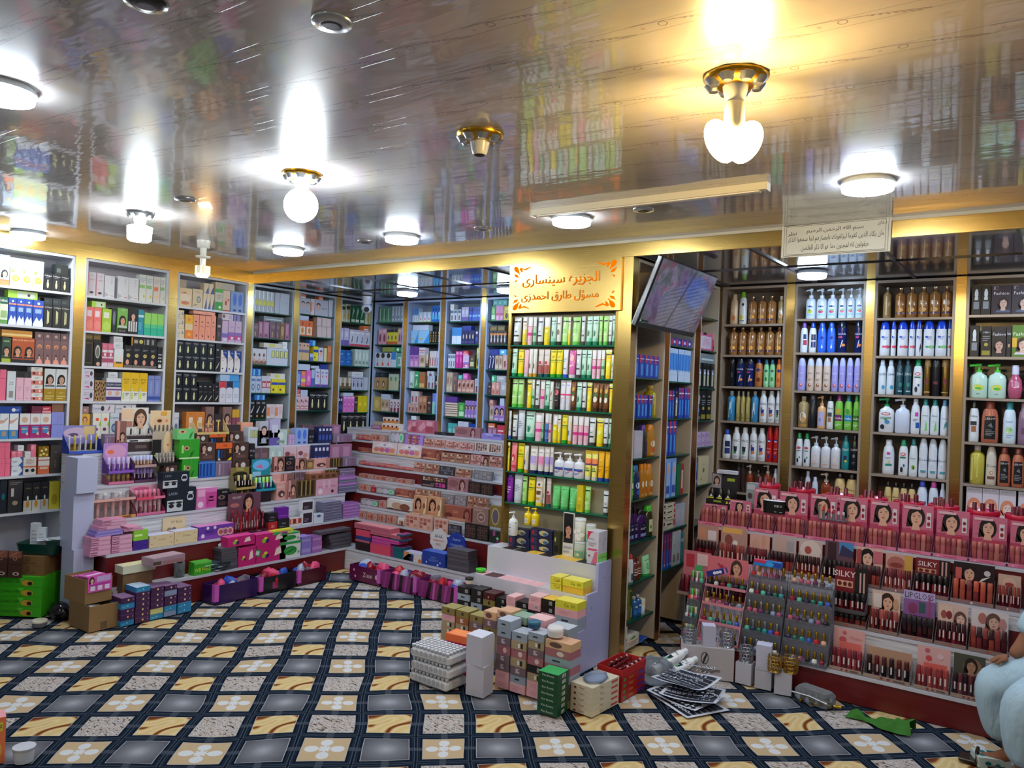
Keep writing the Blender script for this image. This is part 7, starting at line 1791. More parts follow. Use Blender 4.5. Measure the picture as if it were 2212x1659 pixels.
m_ = MB().loft([(0, .068, .05), (.075, .072, .053)], mat('141416', 'p'), 28, e=4)
draw(m_, 't .72 .62 .2 f0f0f0 KIKO; r .55 .12 .66 .18 a0a0a0; r .78 .12 .9 .18 a0a0a0', wrapped([(0, .068, .05), (.075, .072, .053)], .14, .075, e=4), 'p', 1.9)
m_.obj('tub', e)
MB().loft([(.0755, .07, .051), (.079, .066, .047), (.081, .05, .035)], mat('e6e6ea', 'p'), 28, e=4).obj('lid', e)
MB().box(-.06, .06, -.04, .04, -.117, -.0005, mat('a84a62', 'p')).obj('riser_box', e)
loose(0, 'cream_box', 'long white box lying on the black hair stand', (kx(330, y4 + .05, z4 + .3), y4 + .19, z4 + .322), .13, .035, .022, .03, 'd8dcec', 'l .05 .2 .95 .8 b8bcd0 2')
e = tag(empty('lipstick_tester', (kx(1005, y4 - .01, z4 + .1), y4 + .112, z4 + .118)), 'clear lipstick tester stand with red-topped lipsticks and a pink lettered card', 'display stand')
MB().box(-.082, .082, -.045, .045, 0, .006, mat('c8ccd8', 'g')).box(-.082, -.08, -.044, .045, .0062, .085, mat('c8ccd8', 'g')).box(.08, .082, -.044, .045, .0062, .085, mat('c8ccd8', 'g')).obj('tray', e)
m_ = MB().box(-.075, .082, .04, .044, .07, .14, mat('d88aa0'))
draw(m_, 't .25 .75 .22 a82048 Peel; t .68 .78 .26 f8e8f0 Reveal; r .08 .15 .4 .55 6a1c3a; e .6 .35 .06 .1 8a2038; e .76 .35 .06 .1 b83048; e .92 .35 .06 .1 c04858', planar(.157, .07, .0396, .07), 'c', 2.2)
m_.obj('card', e)
MB().box(-.07, .07, -.035, .035, -.117, -.0005, mat('a84a62', 'p')).obj('riser_box', e)
for i, (c, hh) in enumerate((('c81c2c', .075), ('a01c34', .06), ('b82038', .06), ('c8c8cc', .05), ('c8c8cc', .05))):
 o = MB().loft([(0, .0095, .0095), (hh * .6, .0095, .0095)], mat('b8bac0', 'm'), 12).obj('lipstick')
 MB().loft([(hh * .6 + .0003, .0085, .0085), (hh - .004, .0085, .0085), (hh, .005, .005)], mat(c, 'p'), 12).obj('bullet', o)
 o.location = (e.location.x - .055 + i * .028, e.location.y - .02, e.location.z + .0066)
 reg(o, 'silver lipstick', 'clear tester stand', 'lipstick', i, 0, 'lipsticks in the tester stand')
def G_(key, name, desc, col, art='', d=.05, cat='box', **kw):
 B(key, name, desc, col, art, d, **kw)
 DES[key]['cat'] = cat
LP_ = lambda k: ('x', LT[k][0])
BP_ = lambda k: ('y', BT[k][0])
PANS = 'b07a60,8a4a3c,d0a088,a86a58,c89078,6a382e,b8685a,e0b8a0'
G_('yykiss', 'counter_box', 'cream counter box of false nails', 'e4cda4', 't .5 .6 .16 7a6a4a YY_Kiss; o .1 .3 .02 8a6a3a; o .85 .75 .02 8a6a3a; o .2 .8 .02 8a6a3a; o .9 .25 .02 8a6a3a; r .0 .0 1 .03 c8b088', d=.09, top='c8ccec')
G_('nails', 'nail_box', 'purple lettered nails box', '6a3aa8', 'r 0 0 1 .3 8a4ab8; t .3 .6 .26 2a1a58 Nails; o .12 .3 .05 e8e0f4; o .25 .85 .04 e8e0f4; o .45 .85 .04 e8e0f4; o .62 .45 .1 d8b8a8; o .75 .45 .1 c8a898; o .88 .45 .1 d8b8a8; o .62 .45 .06 a85a68; o .75 .45 .06 8a5a78; o .88 .45 .06 a85a68', d=.1, top='d880c0')
G_('lashtray', 'lash_tray', 'pink plastic lash tray', 'd898b8', 'r .02 .15 .35 .3 6a3a58; r .02 .55 .35 .7 6a3a58; r .4 .2 .95 .85 dca8c4', d=.11, top='d890b4')
G_('lashpurple', 'lash_tray', 'lilac plastic lash tray', '8a78c8', 'r .05 .2 .9 .5 a898d8', d=.1, top='a090d8')
G_('greencard', 'card_pack', 'lime green pack in clear plastic', '8ac83a', 'r .1 .4 .6 .6 d8f0a8', d=.07)
G_('purplecard', 'card_pack', 'violet pack in clear plastic', '4a2a98', 'l .05 .1 .9 .9 3a1f80 5', d=.07)
G_('eyebox2', 'lash_box', 'black lash box with staring eyes', '16202e', 'r .02 .04 .55 .5 c4c8d0; e .16 .27 .09 .09 22242a; e .42 .27 .09 .09 22242a; e .16 .4 .12 .04 22242a; e .42 .4 .12 .04 22242a; t .2 .78 .12 a8b0c0 LASH; o .8 .6 .12 c8ccd8; o .8 .6 .09 16202e; e .8 .78 .1 .05 c8ccd8; e .8 .5 .1 .05 c8ccd8', d=.06)
G_('browbox', 'brow_box', 'pink brow kit box', 'd878b8', 'r .45 .05 1 .8 c84a98; r .6 .35 .85 .42 2a1420; r .55 .2 .58 .5 2a1420; e .72 .55 .12 .05 2a1420; o .2 .22 .14 e8d0e0; r .05 .6 .4 .95 e8a8cc', d=.06, top='e8b8d8')
G_('velvet', 'lip_liner_display', 'mauve velvet display card with portrait', '6a4456', 't .3 .88 .06 d8c8d0 VELVET; f .62 .62 .5 2a1418 d8a080; e .25 .45 .2 .1 b06a68; r 0 0 .5 .2 7a3a48', d=.012)
G_('karite', 'lash_box', 'black box with a single dark eye', '1a1a20', 'e .35 .55 .3 .12 8a6a68; e .35 .55 .12 .07 1a1418; t .6 .85 .1 d8d8d8 karite; e .5 .2 .4 .12 4a3038', d=.05)
G_('aloe2', 'mascara_box', 'green aloe mascara carton', '2f9a28', 'p 1a6a18 .45 .05 .6 .05 .75 .45 .55 .3; e .35 .55 .14 .12 c89878; e .35 .55 .07 .05 2a1a14; r .1 .3 .2 .7 a8d878; r 0 0 1 .08 c8e8b0; r .5 .0 .52 1 4ab838', d=.07)
G_('aloetop', 'mascara_box', 'pale green aloe carton with eye', '6ac878', 'e .3 .75 .25 .18 d8a888; e .3 .75 .1 .08 2a1a14; p 2a8a38 .7 .1 .8 .1 .95 .8 .75 .5', d=.06)
G_('brownmask', 'mascara_box', 'brown mascara display box', '4e3834', 'o .62 .65 .14 d8d0cc; f .25 .7 .5 2a1a16 c8a090; r .2 .12 .8 .3 6a4c46; o .4 .35 .05 c8b0a8', d=.06)
G_('vip', 'mascara_box', 'orange VIP mascara display', '2a1c1a', 'r 0 .68 1 1 e0642a; t .55 .84 .13 2a1410 VIP; r .12 .15 .22 .6 2a78c8; r .3 .15 .4 .6 1a3a78; r .45 .15 .58 .6 3a2a28; r .8 .4 .95 .65 c8742a; p e8c82a .7 .02 .95 .02 .98 .2 .85 .15; p d8d4d0 .1 .05 .3 .02 .2 .2', d=.06)
G_('bluemask', 'mascara_box', 'clear blue mascara box', '2a6ac0', 'r .1 .1 .2 .85 1a3a88; r .3 .1 .4 .85 1a3a88; r .5 .1 .6 .85 1a3a88; r .7 .1 .8 .85 1a3a88; r 0 0 1 .12 1f58b8; r 0 .88 1 .9 8ab8e8', d=.05)
G_('clearmask', 'mascara_box', 'clear smoky mascara box', '7a6a84', 'r .2 .1 .3 .8 b89aa8; r .45 .1 .52 .9 a86a88; r .7 .1 .85 .8 8a5a70; r 0 .88 1 .9 c8c0d0', d=.05)
G_('facecard', 'makeup_card', 'makeup display card with woman face', '8a6058', 'f .6 .5 .75 3a241c d8a890; r 0 0 .3 1 d89a94; r .05 .1 .25 .4 6a3838', d=.03)
G_('facecard2', 'makeup_card', 'pink makeup box with curling model', 'd8a098', 'e .45 .35 .3 .2 5a3838; e .5 .3 .12 .08 e8c0b0; t .4 .75 .12 f0d8d0 PERFECT; r .75 0 1 1 b87a70', d=.05)
G_('goldtubes', 'lipstick_box', 'row box of dark gold lipsticks', '5a4424', 'r .05 .15 .2 .95 2a2014; r .28 .15 .43 .95 2a2014; r .5 .15 .66 .95 2a2014; r .74 .15 .9 .95 2a2014; r .2 .1 .27 1 a88a48; r .43 .1 .5 1 a88a48; r .66 .1 .73 1 a88a48', d=.05)
G_('pinkbrush', 'brush_box', 'pink clear beauty sponge box', 'd8a0b4', 'o .2 .25 .1 e8d8e0; r .1 .5 .9 .55 c87090; o .75 .2 .06 3a1a28; r .3 .4 .4 .9 e0b8c8; r .55 .4 .65 .9 e0b8c8', d=.06)
G_('walnut', 'tester_tray', 'brown tray of tester pans', '8a5a3a', 'r .05 .2 .2 .8 5a3220; r .3 .2 .45 .8 5a3220; r .55 .2 .7 .8 5a3220; r .78 .2 .92 .8 5a3220', d=.09, top='7a4a30')
G_('stackclear', 'palette_case', 'thin clear eyeshadow case of a pile', '6a6a84', 'r .02 .3 .98 .5 9a9ab4; r .1 .55 .5 .7 4a4a60', d=.1, top='8a8aa4')
G_('stacklilac', 'palette_case', 'thin lilac palette of a pile', 'a06ab0', 'r .02 .3 .98 .6 c08ad0', d=.1, top='8a5a98')
G_('blackset', 'cream_box', 'black lettered cosmetic box', '1c1c24', 't .5 .5 .16 b8b8c4 MUA; r .1 .15 .6 .22 777', d=.06)
G_('violetset', 'cream_box', 'violet glossy cosmetic box', '6a1f98', 'r .1 .2 .9 .3 9a4ac8', d=.06)
G_('redset', 'cream_box', 'red lettered box', 'a8202c', 't .5 .5 .18 e8c8c8 LIPS; r .3 .3 .7 .36 e8b8b8', d=.06)
G_('snack', 'tester_box', 'open red and white tester box', 'd8d0cc', 'r 0 .35 1 1 c03a2a; r .08 .4 .24 .95 e8b8a0; r .3 .4 .46 .95 8a2a28; r .54 .4 .7 .95 e8c8b8; r .76 .4 .92 .95 a84038', d=.06)
G_('framebox', 'frame_box', 'white framed mirror box', 'd8d8e0', 'r .1 .12 .9 .85 2a2430; l .2 .2 .6 .5 8a7a90 3', d=.03)
G_('whitesm', 'cream_box', 'small white box with blue ribbon', 'd0d8e4', 'e .5 .75 .2 .15 3a5a9a', d=.05)
G_('fruitpink', 'nail_box', 'magenta nail sticker box', 'c02070', 'p f0d8d0 .6 .3 .85 .4 .8 .85 .65 .7; o .3 .5 .07 e0d040; o .36 .38 .06 4a1a58; o .24 .4 .06 8ab838; t .7 .8 .1 e87ab0 Nail', d=.09, top='e04a98')
G_('wipes', 'wipe_box', 'white and green wipes box', 'd8e0d8', 'e .5 .45 .32 .28 2a8a3a; e .5 .4 .22 .18 3aa84a; p 1a6a2a .2 .3 .5 .35 .8 .55 .5 .5; r 0 .85 1 1 2a9a4a; o .9 .3 .05 8a9a90', d=.08, top='3aa858')
G_('yellowwipes', 'wipe_box', 'yellow and white rainbow box', 'e0dc3a', 'p c888b0 .1 .3 .9 .5 .9 .6 .1 .45; p 5ab0d8 .1 .2 .9 .4 .9 .48 .1 .3; r 0 0 .3 .6 3aa84a', d=.05)
G_('greenbox', 'cream_box', 'bright green lettered box', '38a028', 't .5 .4 .3 d8e83a WB_FREZ; r 0 .85 1 1 6ac858', d=.07, top='58b840')
G_('pinkpal', 'palette', 'rose palette box of a pile', 'c0687c', 'r .03 .2 .97 .8 b0586c', d=.11, top='d88a90')
G_('coralpal', 'palette', 'coral palette box of a pile', 'd84a68', '', d=.11, top='e87a88')
G_('navypal', 'palette', 'navy palette box of a pile', '2a3a78', '', d=.11, top='3a4a90')
G_('pinkpal2', 'palette', 'hot pink palette box of a pile', 'c84a98', 'r .03 .3 .97 .6 a83a80', d=.11, top='d870b0')
G_('darkpal', 'palette', 'dark brown palette box of a pile', '2a1a1e', '', d=.11)
G_('tealpal', 'palette', 'teal and purple palette box of a pile', '0f6068', 'r .02 .02 .12 .98 8a2a78; r .88 .02 .98 .98 1a3a78', d=.11, top='8a2a78')
G_('ahabox', 'counter_box', 'white AHA counter box', 'd8d4d4', 't .5 .55 .2 2a2a30 AHA; r .3 .3 .7 .36 d88a68; p c88a5a 0 .2 .3 .9 .3 1 0 1; o .92 .2 .09 c8742a', d=.08, top='b8b4d8')
G_('bluecoll', 'counter_box', 'blue collagen counter box', '1f3f9a', 't .5 .62 .12 b8c8f0 huxen; l .3 .3 .7 .5 6a8ad0 3; o .2 .2 .03 c8d4f4; o .8 .3 .03 c8d4f4; o .7 .12 .04 c8d4f4', d=.1, top='2f58b8')
G_('smoke', 'palette_case', 'smoky clear plastic case of a pile', '4c4850', 'r .02 .3 .98 .6 5c5860', d=.11, top='5a565e')
def pal(key, desc, frame, rows_, cols_, cs=PANS, extra='', d=.016):
 G_(key, 'eyeshadow_palette', desc, frame, 'g .07 .08 .93 .92 %d %d %s; %s' % (rows_, cols_, cs, extra), d=d, cat='palette')
pal('pal1', 'rose eyeshadow palette with brown pans', 'b88a84', 4, 5)
pal('pal2', 'pink framed eyeshadow palette', 'c8989c', 5, 6)
pal('pal3', 'white framed eyeshadow palette', 'd4ccc8', 6, 5, '5a3028,8a4a3c,c89078,3a2020,b07a60')
pal('pal4', 'dark eyeshadow palette', '2c2a34', 3, 7, '4a4a58,6a6a78,8a7a80,3a3a44')
pal('pal5', 'tan eyeshadow palette with matte pans', '9a7a68', 4, 6)
pal('pal6', 'black eyeshadow palette with wide pans', '1a1618', 5, 5, '4a3430,5a403a,382826,6a4a42')
pal('pal7', 'smoky clear palette', '7a7880', 4, 4, '9a9498,8a8088,b0a8ac')
pal('pal8', 'nude square palette', 'd0a898', 3, 3, 'b06a5c,c88a78,a05a50,d8a898,8a4a44')
pal('lilacpal', 'open lilac palette with warm pans', '8a6ab0', 6, 5, 'd8a060,a04a38,c8783a,8a3a30,e0c080,b85a48', 'r 0 0 .18 1 9878c0; r .82 0 1 1 a080d0')
G_('pinkface', 'makeup_box', 'dusty pink makeup box with large face', 'a0707a', 'e .28 .55 .24 .3 8a5a62; f .72 .5 .95 5a3038 c89a98; t .3 .12 .1 d8b8b8 MAC', d=.05)
G_('glossblack', 'mascara_box', 'black mascara box lying in front', '1c1a20', 't .55 .5 .36 a8a4b0 Perfume; e .12 .5 .08 .4 3a3840', d=.04)
G_('purplelet', 'makeup_box', 'lilac lettered makeup box', '9a88d8', 't .5 .35 .24 6a3ab8 SHADOW; r .6 .6 .95 .9 4a68b0; r .2 .6 .55 .95 b8b0e8', d=.05)
G_('girl', 'makeup_box', 'terracotta makeup box with hidden face', '9a5648', 't .4 .6 .22 e8a878 Girl; f .85 .5 .8 6a3028 a86a5c; e .15 .3 .15 .2 6a2a28; r .1 .02 .8 .2 c88a70', d=.045)
G_('bookpal', 'makeup_book', 'open book of colour makeup palette', '2a2228', 'g .05 .6 .95 .95 2 9 d8b8a0,a87858,6a4030,c8a088,8a5a48; t .45 .35 .1 e0d0c8 COLOR; g .55 .1 .95 .5 3 3 c83a98,d86ab0,a82a78; r .05 .1 .5 .25 8a7068', d=.05)
G_('facetall', 'makeup_box', 'makeup display box with bare-shouldered model', 'c8966e', 'f .35 .55 .8 3a2018 d8a080 c88a68; r .6 .5 .98 .98 d8a888; p e8d8b0 .75 .05 .9 .1 1 .9 .92 .9; e .8 .5 .1 .16 8a5a48', d=.04)
G_('blushwhite', 'blush_display', 'white tiered display of round blushes', 'dcc8cc', 'r 0 0 1 .12 d8b078; e .18 .35 .11 .18 d87a68; e .4 .35 .11 .18 c86a78; e .62 .35 .11 .18 b868a8; e .82 .35 .11 .18 e08a70; p e8e0e8 .1 .6 .4 .95 .5 .7 .7 .98 .95 .6; e .5 .75 .05 .06 8a7ab0', d=.06)
G_('blushred', 'blush_display', 'rose BLUSH display with round compacts'.replace('BLUSH', 'blush'), 'b87880', 'r 0 .55 1 1 c88a90; t .5 .68 .13 f0e4e4 BLUSH; e .3 .88 .16 .1 b82040; e .16 .3 .12 .18 e08a68; e .4 .3 .12 .18 d85a58; e .65 .3 .12 .18 c84a78; e .86 .3 .1 .16 d89070; r 0 0 1 .1 a82a48', d=.06)
G_('blushface', 'blush_display', 'rose blush display with portrait', 'c08a88', 't .65 .6 .14 f4ecec BLUSH; f .2 .75 .5 2a1a18 e0b098; r .4 .75 .95 .95 d84a48; e .2 .28 .14 .18 c84a50; e .5 .28 .14 .18 b84858; e .78 .28 .14 .18 d8745a; r 0 0 1 .08 9a3a48', d=.06)
G_('compact', 'compact_display', 'clear display of round compacts', 'a88078', 'e .2 .5 .17 .4 d89880; e .5 .5 .17 .4 c07868; e .8 .5 .17 .4 c8a898; e .2 .5 .11 .28 b06050; e .5 .5 .11 .28 a05048; e .8 .5 .11 .28 b0847a', d=.05)
G_('silvercomp', 'compact_display', 'silver display of holographic compacts', '8a8488', 'e .2 .5 .17 .42 b0b0b8; e .5 .5 .17 .42 c0b8c8; e .8 .5 .17 .42 a8d0b8; e .8 .5 .1 .24 58c898', d=.05)
G_('bronzer', 'compact_display', 'white counter display with two bronzers', 'd8d4d0', 'e .4 .45 .22 .34 b89880; e .7 .4 .2 .34 7a4c38; r 0 0 1 .14 6a4038; r .08 .1 .25 .18 222', d=.06)
G_('pinkstand', 'makeup_stand', 'pink makeup stand with tilted panels', 'c06a80', 'p d89aa8 .05 .4 .4 .95 .5 .5 .2 .1; r .5 .1 .95 .55 a84a5c; r .55 .6 .9 .95 d8a0b0', d=.05)
G_('eyering', 'makeup_box', 'mauve clear box with eye ring', '9a7870', 'o .55 .45 .26 c8a898; o .55 .45 .2 8a625c; e .55 .45 .12 .07 c8b0a8; r .1 .8 .6 .92 b89088', d=.045)
G_('goldmirror', 'mirror_box', 'gold box with oval mirror', '8a7238', 'e .5 .5 .34 .42 c8b078; e .5 .5 .26 .34 6a6070', d=.05)
G_('silvermirror', 'mirror_box', 'silver box with oval mirror', 'b8b4a8', 'e .5 .5 .34 .42 dcd8cc; e .5 .5 .26 .34 8a7a78', d=.05)
G_('darkgreen', 'cream_box', 'dark green and magenta box', '1e2a26', 'o .7 .4 .1 8ae0a0; r .3 .6 .5 1 a84a88; r .6 .1 .9 .25 8a2a68', d=.05)
row('left display, second step', LP_(1), LT[1][1], CP, 'lashtray 78-330 770; lashtray 340-590 755; purplecard 596-780 650; yykiss 788-1086 582; yykiss 1090-1368 532; nails 1374-1800 470; lashtray 90-335 715 ^; lashtray 340-585 700 ^; lashtray 100-330 660 ^; lashtray 345-585 640 ^; lashtray 100-335 610 ^; lashtray 345-590 590 ^; lashpurple 140-480 560 ^; lashpurple 160-470 525 ^; greencard 600-778 530 ^; lashtray 185-450 480 ^; lashtray 490-720 540 ^; lashtray 225-520 440 ^; lashtray 540-700 490 ^; lashtray 235-515 400 ^', 'boxes on the left display second step', .004, .13, 0, zmax=LT[1][1] + .26)
row('left display, second step', LP_(1), LT[1][1], CN, 'redset 1105-1215 1480; blackset 1225-1358 1440; snack 1365-1500 1440; framebox 1505-1640 1350; whitesm 1648-1768 1385; stackclear 1775-1990 1435; stacklilac 1996-2195 1400; violetset 1225-1350 1310 ^; framebox 1500-1650 1225 ^; stackclear 1775-1990 1405 ^; stackclear 1775-1990 1372 ^; stackclear 1775-1985 1338 ^; stackclear 1770-1985 1305 ^; stackclear 1770-1985 1272 ^; stackclear 1770-1980 1240 ^; stacklilac 2000-2195 1365 ^; stacklilac 2000-2195 1330 ^; stacklilac 2000-2190 1290 ^; stacklilac 2000-2190 1255 ^; blackset 1105-1210 1375 ^', 'boxes on the left display second step', .004, .1, 0, zmax=LT[1][1] + .26)
stand('maroon lip liner display with a bunch of red liners and a portrait card', 'red lip liner', 'maroon velvet display on left shelves', LP_(1), LT[1][1], CN, 690, 1095, 1150, 12, ['8a1420', 'a01c28', '7a101c'], ['b02430', '8a1824'], 't .26 .86 .08 d8c8d0 VELVET; f .62 .66 .62 2a1418 d8a080; e .2 .6 .14 .08 b06a68', '6a4456', ('3a1a24', 't .75 .5 .4 e0d0d8 MATTE; r .05 .2 .4 .8 a84a58'), 2, 'p', '4a1c28', .15, .006, .12, 'round', 'lip_liner', 'lip liner', .095)
G_('cardyy', 'price_card', 'cream nail card behind the counter boxes', 'e0c8a0', 't .6 .8 .12 6a5a48 YY_Kiss; o .3 .5 .1 8a8078; o .5 .5 .1 7a7a80; o .35 .25 .09 6a6a70; o .55 .25 .09 8a8a90; o .8 .2 .06 e89080', d=.004, )
row('left display riser above second step', LP_(2), LT[1][1], CP, 'cardyy 925-1200 372', 'cards', -.012, .01, 0)
CT = ['d8a8ac', 'd0a09c', 'c89890', 'd4b0a8']
def tiers(label, tdesc, where, plane, z, crop, u0, u1, vmid, vtop, n, bodies, caps, card, cardcol, strips, tray, frac, name, cat, dp=.1, hold='g'):
 """a lower and an upper tray of tubes on one another"""
 ax = plane[0]
 zm = at(crop[0] + (u0 + u1) / 2 / crop[2], crop[1] + vmid / crop[2], **{ax: plane[1]}).z
 stand(label + ', lower tray', tdesc, where + ' lower tray', plane, z, crop, u0, u1, vmid, n, bodies[0], caps[0], None, cardcol, strips[0], 1, hold, tray, zm - z - .008, None, frac, 'round', name, cat, dp)
 stand(label + ', upper tray', tdesc, where + ' upper tray', plane, zm + .0006, crop, u0, u1, vtop, n, bodies[1], caps[1], card, cardcol, strips[1], 1, hold, tray, None, None, frac, 'round', name, cat, dp)
tiers('clear concealer stand at the left end of the display', 'pale concealer tube', 'concealer stand', LP_(2), LT[2][1], CL8, 612, 938, 715, 640, 7, (CT, ['c8c0c4', 'b8a8a8']), (CT, ['d8d4d8', '8a8488']), None, 'd8b0a8', (('d8a04a', 'r 0 0 .35 1 a8d858; r .7 .2 .9 .8 8a4a2a'), ('d8a8a0', 't .6 .5 .5 8a4a48 Beauty')), 'd8b8b8', .35, 'concealer_tube', 'concealer', .11)
tiers('pink concealer stand beside the white-capped one', 'pink lip tint', 'pink tint stand', LP_(2), LT[2][1], CL8, 942, 1142, 700, 610, 6, (['c87890', 'a85a70', 'c8a0a8'], ['d86a90', 'e07898']), (['c8a8b0', 'd8b8c0'], ['e888a8', 'e07898']), 'e .4 .6 .3 .2 c85a8a', 'd8a0b8', (('d0709a',), ('e07898', 'r 0 0 .6 1 d84a68')), 'd878a0', .45, 'lip_tint', 'lip tint', .1)
row('left display, third step', LP_(2), LT[2][1], CL8, 'eyebox2 1146-1348 620; browbox 1352-1494 622; eyebox2 1118-1306 510 ^', 'boxes on the left display third step', .004, .1, 0)
row('left display, third step', LP_(2), LT[2][1], CN, 'karite 492-640 1090; karite 646-720 1120; facecard2 1200-1335 1010; facecard 1338-1440 985; goldtubes 1446-1668 985; pinkbrush 1672-1935 965; stackclear 1945-2160 1080; walnut 1600-1935 905 ^; stackclear 1945-2160 1045 ^; stacklilac 1945-2160 1010 ^; stackclear 1950-2155 975 ^; stacklilac 1955-2150 930 ^', 'boxes on the left display third step', .004, .1, 0)
tiers('gold and black lash stand above the portrait card', 'black lash tool', 'gold lash stand', LP_(2), LT[2][1], CN, 724, 960, 1095, 840, 7, (['15130f', '1c1814'], ['15130f', '241f14']), (['a08a48', '1a1814'], ['1a1814', 'c8b878']), 'r .3 .75 .7 .98 a89a58; e .5 .5 .4 .2 2a2414; t .5 .62 .1 3a3420 LASHES', '8a7a40', (('8a7a48',), ('b09a58',)), '8a7a48', .4, 'lash_tool', 'lash tool', .09, 'p')
stand('turquoise mascara stand with bright tubes', 'turquoise mascara', 'turquoise stand', LP_(2), LT[2][1] + .085, CN, 962, 1198, 740, 5, ['1a6a8a', '2a3a58', '2a9a98', '5a3a98'], ['b8e86a', '8ad0c8', 'a8e080'], 'e .5 .75 .45 .22 6ab8f0; p d86a98 .2 .7 .6 .6 .5 .8; r .05 .3 .5 .5 98c8e8', '1f8a9a', ('1f98b0',), 1, 'g', '3ab0c0', None, None, .42, 'round', 'mascara', 'mascara', .08)
MB().box(-.05, .05, -.05, .05, 0, .084, mat('241c24', 'p')).obj('mascara_carton', None, (LT[2][0] - .056, span(LP_(2), .65, 380 + 1080 / 5.53, 380 + 1080 / 5.53)[0], LT[2][1] + .0006), math.pi / 2)
tag(bpy.data.objects['mascara_carton'], 'dark carton under the turquoise mascara stand', 'box')
for k, (z0, h) in enumerate(((.0, .44), (.441, .36), (.802, .23))):
 loose(0, 'carton', 'plain white carton at the left end of the display, %s' % ('bottom of the stack', 'middle of the stack', 'top of the stack')[k], (.49 - .03 * (k == 1), 1.905, z0 + .001), .13, .16, h, math.pi / 2, 'b4bad8', group='white cartons at the display end')
stand('purple acrylic stand of lilac tools on the left display', 'violet lip gloss', 'purple acrylic stand', LP_(3), LT[3][1] + .075, CL8, 748, 926, 318, 5, ['8a58b8', '9a68c0'], ['c8b8e0', 'b8a8d8'], 'e .5 .6 .45 .35 d8a0c8; e .3 .6 .14 .1 e87a58', 'b888cc', ('8a58c0',), 1, 'g', 'a070d0', None, None, .45, 'round', 'lip_gloss', 'lip gloss', .09)
stand('stand of gold-capped nail glue bottles below the purple stand', 'gold-capped bottle', 'low gold bottle stand', LP_(3), LT[3][1], CL8, 748, 926, 478, 5, ['8a6a48', '9a7a50'], ['b8984a', 'a8884a'], None, 'a06a78', ('d07098',), 1, 'g', 'c87898', .06, None, .5, 'round', 'nail_glue', 'nail glue', .09)
tiers('clear stand of lilac-capped concealers', 'lilac-capped concealer', 'lilac-cap stand', LP_(3), LT[3][1], CL8, 930, 1082, 480, 365, 6, (['4a2a58', '3a2440'], ['a87858', 'b88868', '8a6048']), (['8a78b8', '9a88c8'], ['c8ccf0', 'b8bce0']), None, '5a3a48', (('5a3a58',), ('b89a98',)), 'a890a0', .45, 'concealer_tube', 'concealer', .095)
row('left display, fourth step', LP_(3), LT[3][1], CL8, 'brownmask 1128-1220 455; aloe2 1252-1372 420; aloe2 1236-1376 285 ^; aloetop 1222-1340 215 ^', 'boxes on the left display fourth step', .004, .1, 0)
stand('black stand of grey mascaras with a pale card', 'grey mascara', 'black mascara stand', LP_(3), LT[3][1] + .11, CL8, 1086, 1232, 235, 7, ['6a6460', '7a746e'], ['9a948c', '8a847c'], 'r 0 .1 .45 .7 1c1a1e; r 0 .05 .5 .15 b8d82a; e .75 .55 .2 .45 e8c8a0; o .78 .5 .06 e07858', 'b8a898', ('17171a',), 1, 'p', '1a1a1e', .085, None, .5, 'round', 'mascara', 'mascara', .09)
row('left display, fourth step', LP_(3), LT[3][1], CN, 'bluemask 262-468 755; clearmask 472-664 752; brownmask 672-880 740; blackset 886-945 720; facecard 1170-1300 705; karite 1310-1420 700; facecard 1425-1560 720; goldset 1565-1645 740; facecard2 1650-1840 720; goldtubes 1850-1990 720; clearmask 1995-2160 700; brownmask 285-472 535 ^; vip 475-672 535 ^; brownmask 678-870 530 ^; blackset 880-945 545 ^', 'boxes on the left display fourth step', .004, .1, 0)
zt5, xt5 = LT[4][1], LP_(4)
stand('blue acrylic stand of eyelash curlers at the left end', 'eyelash curler', 'blue acrylic stand', xt5, zt5, CL8, 475, 712, 195, 7, ['c8ccd4', 'c8a83a', 'b8bcc4'], ['c8ccd4', 'd8b83a'], 'e .4 .6 .4 .3 c8b0d0; e .3 .5 .15 .1 5a4a78; r .6 .5 .95 .95 d8c088', '8a88c8', ('3a5ac0',), 1, 'g', '4a70d8', .12, .006, .3, 'round', 'eyelash_curler', 'curler', .1)
row('left display, top step', xt5, zt5, CL8, 'clearmask 718-790 250; facecard 800-868 160; darkbox 874-1066 262; stripflat 1072-1180 300; brownset 1185-1225 280', 'boxes on the left display top step', .004, .1, 0)
stand('white mascara stand with a portrait header on the left display', 'white mascara', 'white stand with portrait header', xt5, zt5 + .068, CL8, 872, 1066, 70, 8, ['d8d8d8', 'c8c8cc'], ['e0e0e0', '2a2a2c'], 'r 0 .55 .45 .95 e8c8a8; f .7 .6 .7 5a3a2c e0b49a; r 0 .3 .4 .5 b87a68', 'e0dcd8', ('e0e0e4', 'r .1 .2 .4 .7 1c1c20; t .7 .5 .5 777 Lash'), 1, 'p', 'd8d8dc', .09, .006, .5, 'round', 'mascara', 'mascara', .09)
stand('grey and cream mascara stand tilted card with eye print', 'grey eyeliner', 'cream stand with eye print', xt5, zt5 + .09, CL8, 1072, 1222, 90, 5, ['6a6872', '7a7882'], ['4a4850', '5a5860'], 'e .45 .5 .3 .2 e8c098; e .45 .5 .12 .08 6a3a2a; o .8 .5 .07 f08a80; r .5 .75 .8 .95 e8a848', 'e8cca4', ('b8a8ac',), 1, 'p', '8a888e', .09, .007, .4, 'round', 'eyeliner', 'eyeliner', .09)
